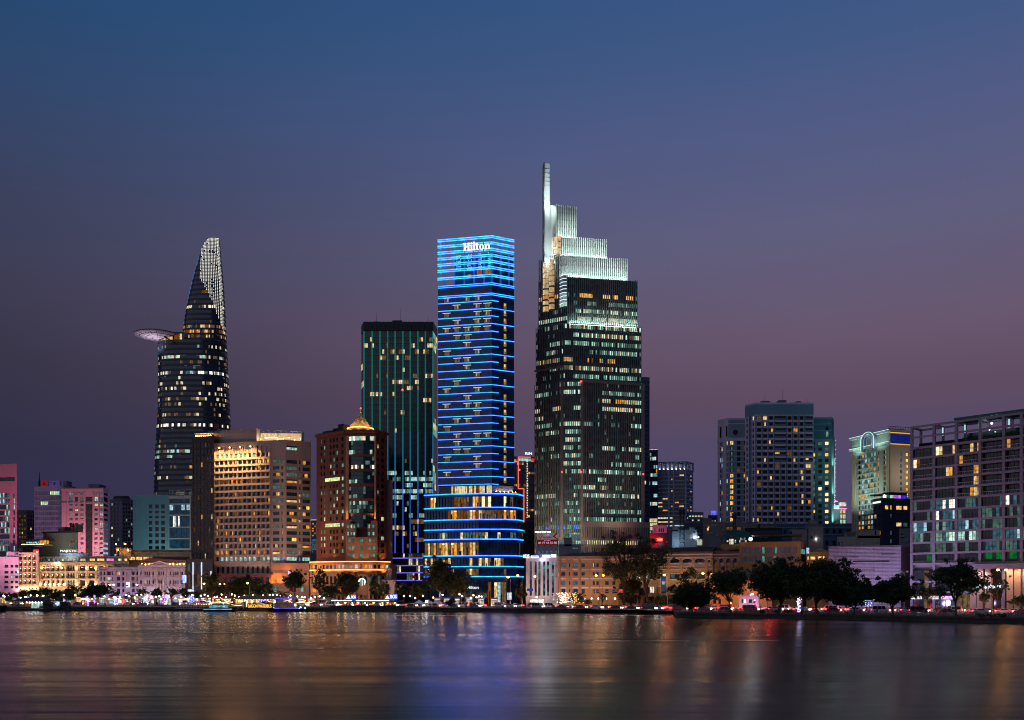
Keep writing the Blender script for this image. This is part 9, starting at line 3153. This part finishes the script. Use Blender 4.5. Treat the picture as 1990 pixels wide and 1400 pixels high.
for kind in ('car','van','bus'):
 out,xw,rw,w,pr=car_meshes(kind)
 gm_=out['window_glass'].mesh('window_glass',G_BLACK)
 bodies=[out['body'].mesh('body',m_) for m_ in CARP]
 hl=MB(); hl.ball((.02,0,0),.19,n=8,k=4); hlm=hl.mesh('headlight',HEADL)
 tl=MB(); tl.box((-.12,-.16,-.1),(.06,.24,.1)); tlm=tl.mesh('taillight',TAILL)
 KINDS_[kind]=(bodies,gm_,wheel_mesh(rw),xw,rw,w,hlm,tlm,max(p[0] for p in pr),min(p[0] for p in pr))
def vehicle(kind,ci,p,h,label,group):
 bodies,gm_,wm_,xw,rw,w,hlm,tlm,xf,xb=KINDS_[kind]
 r=thing(kind,label,kind,(p.x,p.y,GZ+.01),group,h)
 NUMBERED.append((r,p.x/p.y,label))
 inst('body',bodies[ci],r); inst('window_glass',gm_,r)
 for sx_ in (-1,1):
  for sy in (-1,1):
   inst('wheel',wm_,r,(sx_*xw,sy*(w/2-.1),rw))
 for sy in (-1,1):
  inst('headlight',hlm,r,(xf-.04,sy*w*.34,.68)); inst('taillight',tlm,r,(xb+.02,sy*w*.36,.85))
rc=random.Random(99)
CN=['white','silver','black','red','blue']
for lane,off,dirn in ((0,5.2,1),(1,1.7,1),(2,-1.7,-1),(3,-5.2,-1)):
 s=40+rc.random()*20
 while s < ROADLEN-45:
  p,h=road_at(s,off)
  px=CX+p.x/p.y*F
  if -15 < px < 2005:
   kind=rc.choice(['car','car','car','van','car','bus' if 200 < px < 800 and lane > 1 else 'car'])
   ci=rc.randrange(5)
   vehicle(kind,ci,p,h+(0 if dirn > 0 else math.pi),'%s %s in the %s %s lane before %s' % (CN[ci],kind,'nearer' if lane in (0,2) else 'farther','rightbound' if dirn > 0 else 'leftbound',where(px)),'vehicles on the riverside road')
   s += {'car':6.5,'van':7.5,'bus':12.5}[kind]+rc.expovariate(1/1.4)
  else:
   s += 8
# ------------------------------------------------------------------ boats and pier
HULLK=wallmat('hull_black',(.015,.016,.02),.5); BOATW=wallmat('boat_white',(.5,.5,.52),.5)
def hull(mb,x0,x1,w,h,m=0,z=-.3):
 n=8
 ring0,ring1=[],[]
 for k in range(n+1):
  s=k/n; x=x0+(x1-x0)*s
  ww=w/2*min(1,(s*2.6) ** .6 if s > 0 else 0.02)
  sheer=h*(1+.25*(1-s) ** 2)
  ring0.append((x+(x1-x0)*.05*(1-s),ww*.75,z)); ring1.append((x,ww,sheer))
 for sgn in (-1,1):
  for k in range(n):
   a0,a1,b0,b1=ring0[k],ring0[k+1],ring1[k],ring1[k+1]
   q=[(a0[0],sgn*a0[1],a0[2]),(a1[0],sgn*a1[1],a1[2]),(b1[0],sgn*b1[1],b1[2]),(b0[0],sgn*b0[1],b0[2])]
   mb.quad(*(q if sgn < 0 else q[::-1]),m)
 for k in range(n):
  mb.quad((ring1[k][0],-ring1[k][1],ring1[k][2]-.06),(ring1[k+1][0],-ring1[k+1][1],ring1[k+1][2]-.06),(ring1[k+1][0],ring1[k+1][1],ring1[k+1][2]-.06),(ring1[k][0],ring1[k][1],ring1[k][2]-.06),m)
 e0,e1=ring0[-1],ring1[-1]
 mb.quad((e0[0],-e0[1],e0[2]),(e0[0],e0[1],e0[2]),(e1[0],e1[1],e1[2]),(e1[0],-e1[1],e1[2]),m)
def boat(name,label,px0,px1,Y,parts,flip=False,cat='boat',hh=.9,w=4.2,hm=HULLK):
 a,c=XY(px0,Y),XY(px1,Y); Ln=(c-a).length; ctr=(a+c)/2
 r=thing(name,label,cat,(ctr.x,ctr.y,0),None,math.pi if flip else 0)
 mb=MB(); hull(mb,-Ln/2,Ln/2,w,hh); inst('hull',mb.mesh('hull',hm),r)
 for nm,boxes,m_ in parts:
  mb=MB()
  for (x0,x1,y0,y1,z0,z1) in boxes:mb.box((x0*Ln,y0*w,z0),(x1*Ln,y1*w,z1))
  inst(nm,mb.mesh(nm,m_),r)
 return r
WINL=L['iced']
boat('waterbus','low covered water bus with blue lit side at the pier, left of the yellow sign',394,460,336,[
 ('cabin',[(-.28,.32,-.4,.4,.9,1.3),(-.26,.30,-.42,.42,2.5,2.75)]+[(x,x+.008,-.4,-.36,1.3,2.5) for x in (-.27,-.17,-.07,.03,.13,.23,.295)],wallmat('bus_grey',(.16,.16,.17),.5)),
 ('window',[(-.26,.29,-.37,-.35,1.3,2.5)],litmat('bus_window',(.2,.75,1.0),.35,lo=.15,hi=1.6,scale=.5)),
 ('light_strip',[(-.42,.42,-.52,-.49,.74,.98)],litmat('bus_strip',(.08,.35,1.0),1.1,lo=.2,hi=1.6,scale=.25)),
 ('lettering',[(-.1+k*.035,-.08+k*.035,-.43,-.425,1.75,2.2) for k in range(9)],L['ice'])],w=4.6)
boat('river_cruiser','two-decked river boat with violet upper deck lights right of the yellow sign',519,602,338,[
 ('cabin',[(-.28,.18,-.38,.38,.9,3.0),(-.3,.30,-.42,.42,3.0,3.2)],wallmat('boat_lilac',(.42,.40,.50),.6)),
 ('upper_deck',[(-.28,.14,-.42,.42,5.0,5.25),(-.28,-.26,-.4,.4,3.2,5.0),(.12,.14,-.4,.4,3.2,5.0),(-.1,-.09,-.4,-.35,3.2,5.0),(-.26,-.16,-.3,.3,3.2,4.6)],wallmat('boat_lilac',(.42,.40,.50),.6)),
 ('window',[(-.2+.06*k,-.155+.06*k,-.39,-.382,1.5,2.5) for k in range(5)],L['amberd']),
 ('light_strip',[(-.28,.12,-.43,-.42,4.75,4.98),(-.3,.32,-.45,-.43,1.0,1.2)],litmat('deck_violet',(.16,.10,1.0),1.0,plain=True)),
 ('deck_lamp',[(-.29,-.27,-.45,-.4,3.5,3.9),(.05,.07,-.45,-.4,3.6,4.0),(.30,.32,-.4,-.3,1.4,1.7),(.18,.2,-.4,-.3,2.2,2.6)],BULB_SOFT),
 ('teal_lamp',[(.40,.42,-.3,-.2,1.1,1.5),(.28,.295,-.45,-.4,.9,1.2)],litmat('bulb_teal',(.1,1.0,.85),10,plain=True,sampled=True)),
 ('rail',[(x,x+.004,-.44,-.43,1.0,2.0) for x in [.18+.03*k for k in range(8)]]+[(.18,.42,-.44,-.43,1.95,2.02)],STEEL)],w=5.2,hh=1.0)
boat('moored_launch','dark moored launch cut off by the left picture edge',-30,14,334,[
 ('cabin',[(-.2,.34,-.35,.35,1.6,3.0),(-.24,.38,-.4,.4,3.0,3.2)],BOATW),('window',[(-.15,.28,-.36,-.355,2.0,2.7)],G_BLACK)],flip=True,hh=1.9,w=4.6)
# waterbus terminal with yellow letters
tm=thing('waterbus_terminal','open pier terminal with big yellow lit letters and rows of bulbs under its roof','pier',XYZ(503,344,0))
ft_=Face((462,343),(540,342.5))
mb=MB(); ft_.slab(mb,-4,ft_.W+2,-.5,.7,-8,1.2); mb.build('pontoon',wallmat('pontoon_grey',(.08,.075,.07),.8),tm)
mb=MB()
for k in range(8):ft_.slab(mb,ft_.W*k/7-.1,ft_.W*k/7+.1,.7,ZZ(1164,343),-.3,-.1); ft_.slab(mb,ft_.W*k/7-.1,ft_.W*k/7+.1,.7,ZZ(1164,343),-6,-5.8)
mb.build('post',STALL[0],tm)
mb=MB(); zr=ZZ(1164,343); mb.quad(ft_.p(-1,zr,1),ft_.p(ft_.W+1,zr,1),ft_.p(ft_.W-1,zr+1.3,-3.5),ft_.p(1,zr+1.3,-3.5)); mb.quad(ft_.p(1,zr+1.3,-3.5),ft_.p(ft_.W-1,zr+1.3,-3.5),ft_.p(ft_.W+1,zr,-8),ft_.p(-1,zr,-8)); ft_.slab(mb,-1,ft_.W+1,zr-.25,zr,.8,1.0)
mb.build('roof',wallmat('terminal_roof',(.16,.12,.09),.8),tm)
mb=MB()
for k in range(26):mb.ball(ft_.p(ft_.W*(k+.5)/26,zr-.4,.6),.13,n=6,k=3)
mb.build('roof_bulbs',litmat('festoon_roof',(1.0,.60,.24),5,plain=True,sampled=True),tm)
mb=MB(); ft_.slab(mb,ft_.t(481.5),ft_.t(531.5),ZZ(1183,343),ZZ(1172.8,343),.6,.8); mb.build('sign_board',wallmat('board_brown',(.03,.02,.012),.8),tm)  # dark backing added to keep the stall lights from drowning the letters
text('SAIGON WATERBUS',tm,ft_,483.8,529,1174.8,1181.2,litmat('sign_yellow',(1.0,.50,.08),1.35,plain=True,sampled=True),1.0)
mb=MB()
for k in range(20):
 a0,a1=k/20*math.pi*1.5,(k+1)/20*math.pi*1.5
 pt=lambda a:ft_.p(ft_.t(513+9*math.cos(a+.3)*(1-.03*a)),ZZ(1170-3.4*math.sin(a+.3),343),1.1)
 mb.tube([pt(a0),pt(a1)],.16,4,cap=False)
mb.build('emblem',litmat('emblem_violet',(.25,.2,1.0),1.2,plain=True),tm)
mb=MB(); ft_.slab(mb,ft_.t(486),ft_.t(489),1,zr-.6,-1.5,-1.3); ft_.slab(mb,ft_.t(476),ft_.t(480),1.5,zr-.8,-1.5,-1.3); ft_.slab(mb,ft_.t(530),ft_.t(534),ZZ(1182,343),ZZ(1179.5,343),.4,.5,1); mb.build('lit_panel',[L['warm2'],L['cool']],tm)
flood(ft_.p(ft_.W/2,zr-.3,-3),ft_.p(ft_.W/2,0,-2),(1,.6,.25),90,4,170)
# pontoon with truss sides
pn=thing('gangway_pontoon','dark floating pontoon with white truss railings left of the water bus','pontoon',XYZ(355,346,0))
fp_=Face((324,343),(397,342))
mb=MB(); fp_.slab(mb,0,fp_.W,-.4,.9,-5,0); mb.build('float',HULLK,pn)
mb=MB()
n=16
z0_,z1_=.9,3.2
for k in range(n+1):
 x=fp_.W*(.22+.70*k/n); mb.tube([fp_.p(x,z0_,-.1),fp_.p(x,z1_,-.1)],.06,4)
 if k < n and k % 2:mb.tube([fp_.p(x,z0_,-.1),fp_.p(fp_.W*(.22+.70*(k+1)/n),z1_,-.1)],.06,4)
for z in (z0_+.1,z1_):mb.tube([fp_.p(fp_.W*.22,z,-.1),fp_.p(fp_.W*.92,z,-.1)],.07,4)
mb.tube([fp_.p(fp_.W*.92,z1_,-.1),fp_.p(fp_.W,z0_,-.1)],.07,4)
mb.build('truss_rail',BOATW,pn)
# floating restaurant at the left
fr_=thing('floating_restaurant','floating restaurant with teal-white lit interior and a dark hipped roof','boat',XYZ(65,346,0))
ff=Face((24,344),(98,343))
mb=MB(); ff.slab(mb,0,ff.W,-.4,.8,-9,0); mb.build('float',HULLK,fr_)
mb=MB(); zr=ZZ(1169.5,344)
mb.quad(ff.p(-1,zr,1),ff.p(ff.W*.82,zr,1),ff.p(ff.W*.72,zr+1.6,-4),ff.p(ff.W*.12,zr+1.6,-4)); mb.poly([ff.p(-1,zr,1),ff.p(ff.W*.12,zr+1.6,-4),ff.p(-1,zr,-9)]); mb.poly([ff.p(ff.W*.82,zr,1),ff.p(ff.W*.82,zr,-9),ff.p(ff.W*.72,zr+1.6,-4)])
mb.quad(ff.p(ff.W*.12,zr+1.6,-4),ff.p(ff.W*.72,zr+1.6,-4),ff.p(ff.W*.82,zr,-9),ff.p(-1,zr,-9))
a_,c_=ff.t(83),ff.t(95)
zz=ZZ(1174,344)
mb.poly([ff.p(a_-.6,zz,.6),ff.p(c_+.6,zz,.6),ff.p((a_+c_)/2,zz+1.6,-1.2)]); mb.poly([ff.p(a_-.6,zz,.6),ff.p((a_+c_)/2,zz+1.6,-1.2),ff.p(a_-.6,zz,-3)]); mb.poly([ff.p(c_+.6,zz,-3),ff.p((a_+c_)/2,zz+1.6,-1.2),ff.p(c_+.6,zz,.6)])
mb.build('roof',wallmat('float_roof',(.05,.05,.05),.8),fr_)
mb=MB()
for k in range(11):ff.slab(mb,ff.W*.8*k/10-.08,ff.W*.8*k/10+.08,.8,zr,-.3,-.15)
ff.slab(mb,a_,c_,.8,zz,-3,0); ff.slab(mb,0,ff.W*.45,1.6,1.7,.0,.1)
mb.build('post',wallmat('float_brown',(.08,.055,.04),.8),fr_)
mb=MB()
ff.slab(mb,ff.t(43),ff.t(58),1.0,zr-.5,-6,-5.9,0); ff.slab(mb,ff.t(58),ff.t(82),zr-1.6,zr-.6,-6,-5.9,1); ff.slab(mb,ff.t(74),ff.t(82),2.0,zr-1.7,-6,-5.9,1); ff.slab(mb,ff.t(28),ff.t(41),1.5,zr-.8,-6,-5.9,2)
mb.build('lit_interior',[L['cool'],L['ice'],L['amberd']],fr_)
mb=MB()
for px in (46,52,57,63,69,75,80):mb.ball(ff.p(ff.t(px),zr-.35,-2),.22)
mb.build('lamp',BULB_WHITE,fr_)
# small mooring platform
mp=thing('mooring_stage','small dark mooring stage standing in the water before the bank tree','jetty',XYZ(125,340,0))
fm_=Face((113,340),(137,339.5))
mb=MB(); fm_.slab(mb,0,fm_.W,1.3,1.8,-3,0)
for t in (.3,fm_.W*.35,fm_.W*.65,fm_.W-.3):fm_.slab(mb,t-.15,t+.15,-1.5,3.0 if t > fm_.W*.8 else 1.3,-.4,-.1)
fm_.slab(mb,0,fm_.W*.6,1.8,3.6,-2.8,-1.2)
mb.build('stage',HULLK,mp)
# riverside restaurant with a long white roof line
rb=thing('riverside_restaurant','long low riverside restaurant with a white light line along its roof and glowing columns','restaurant',XYZ(712,342,0))
fr2=Face((640,343),(788,340))
mb=MB(); fr2.slab(mb,-3,fr2.W,-.4,.9,-12,0,0); fr2.slab(mb,0,fr2.W,.9,2.1,-.25,0,0); mb.build('deck',wallmat('deck_dark',(.05,.045,.04),.8),rb)
mb=MB(); zr=ZZ(1168,342); fr2.slab(mb,fr2.t(644),fr2.t(772),zr-.3,zr,-11,.8); fr2.slab(mb,fr2.t(772),fr2.W,zr-1.2,zr-.9,-9,.4); mb.build('roof',wallmat('rest_roof',(.06,.06,.06),.8),rb)
mb=MB(); fr2.slab(mb,fr2.t(645),fr2.t(685),zr-.05,zr+.28,.8,1.0); fr2.slab(mb,fr2.t(693),fr2.t(757),zr-.05,zr+.28,.8,1.0); mb.build('light_line',litmat('line_white',(.9,.93,1.0),1.5,plain=True,sampled=True),rb)
mb=MB()
for k in range(20):fr2.slab(mb,fr2.t(648+k*6.2)-.12,fr2.t(648+k*6.2)+.12,.9,zr-.3,-.6,-.3)
mb.build('post',FRAME_B,rb)
rq=random.Random(4)
mb=MB()
for k in range(34):
 px=650+k*3.4+rq.uniform(-1,1)
 if rq.random() < .62:fr2.slab(mb,fr2.t(px),fr2.t(px+rq.choice([.8,1.4,2.4])),2.2,zr-.6-rq.random(),-7,-6.9,rq.choice([0,0,1]))
mb.build('lit_column',[litmat('rest_amber',(1.0,.60,.24),.9),litmat('rest_orange',(1.0,.36,.08),.5)],rb)
for px in (655,669,683,695,708,724,740,752,765):
 mb=MB(); mb.ball(fr2.p(fr2.t(px),zr-.8,-1.5),.26); mb.build('lamp',BULB_WARM,rb)
for k,(pa,ya,yb) in enumerate(((684,1157.5,1163.5),(759.5,1156,1163.5))):
 text('BOS',rb,fr2,pa,pa+(8 if k == 0 else 12),ya,yb,litmat('sign_bos',(.75,.85,1.0),1.3,plain=True),.6,bold=.03)
 mb=MB(); t=fr2.t(pa-6)
 mb.poly([fr2.p(t-.9,ZZ(1164,342),.6),fr2.p(t+.9,ZZ(1164,342),.6),fr2.p(t,ZZ(1157,342),.6)]); mb.build('emblem',LED_WHITE,rb)
mb=MB(); fr2.slab(mb,fr2.t(682.5),fr2.t(693.5),ZZ(1167,342),ZZ(1156.5,342),.1,.4); mb.build('sign_board',litmat('board_deepblue',(.02,.06,.8),.8,plain=True,sampled=True),rb)
mb=MB(); fr2.slab(mb,fr2.t(757),fr2.t(773),ZZ(1165,342),ZZ(1155,342),.0,.2); mb.build('sign_glow_panel',litmat('board_deepblue2',(.03,.16,1.0),.7,plain=True,sampled=True),rb)
# pale tents on the bank
tn=thing('pale_tent','pale marquee roofs with one bright white lamp right of the riverside restaurant','tent',XYZ(825,350,GZ))
fq=Face((803,350),(858,349))
mb=MB()
for k in range(3):
 a,c=fq.W*k/3,fq.W*(k+1)/3; m0=(a+c)/2; z=ZZ(1173,350)
 q=[fq.p(a,z,0),fq.p(c,z,0),fq.p(c,z,-5),fq.p(a,z,-5)]; ap=fq.p(m0,z+1.4,-2.5)
 for i in range(4):mb.poly([q[i],q[(i+1) % 4],ap])
 for x in (a+.1,c-.1):fq.slab(mb,x-.05,x+.05,GZ,z,-.1,0)
mb.build('canopy',STALL[0],tn)
mb=MB(); mb.ball(XYZ(829,347,ZZ(1169,347)),.4); mb.build('lamp',BULB_WHITE,tn)
NUMBERED += SHR
relabel()
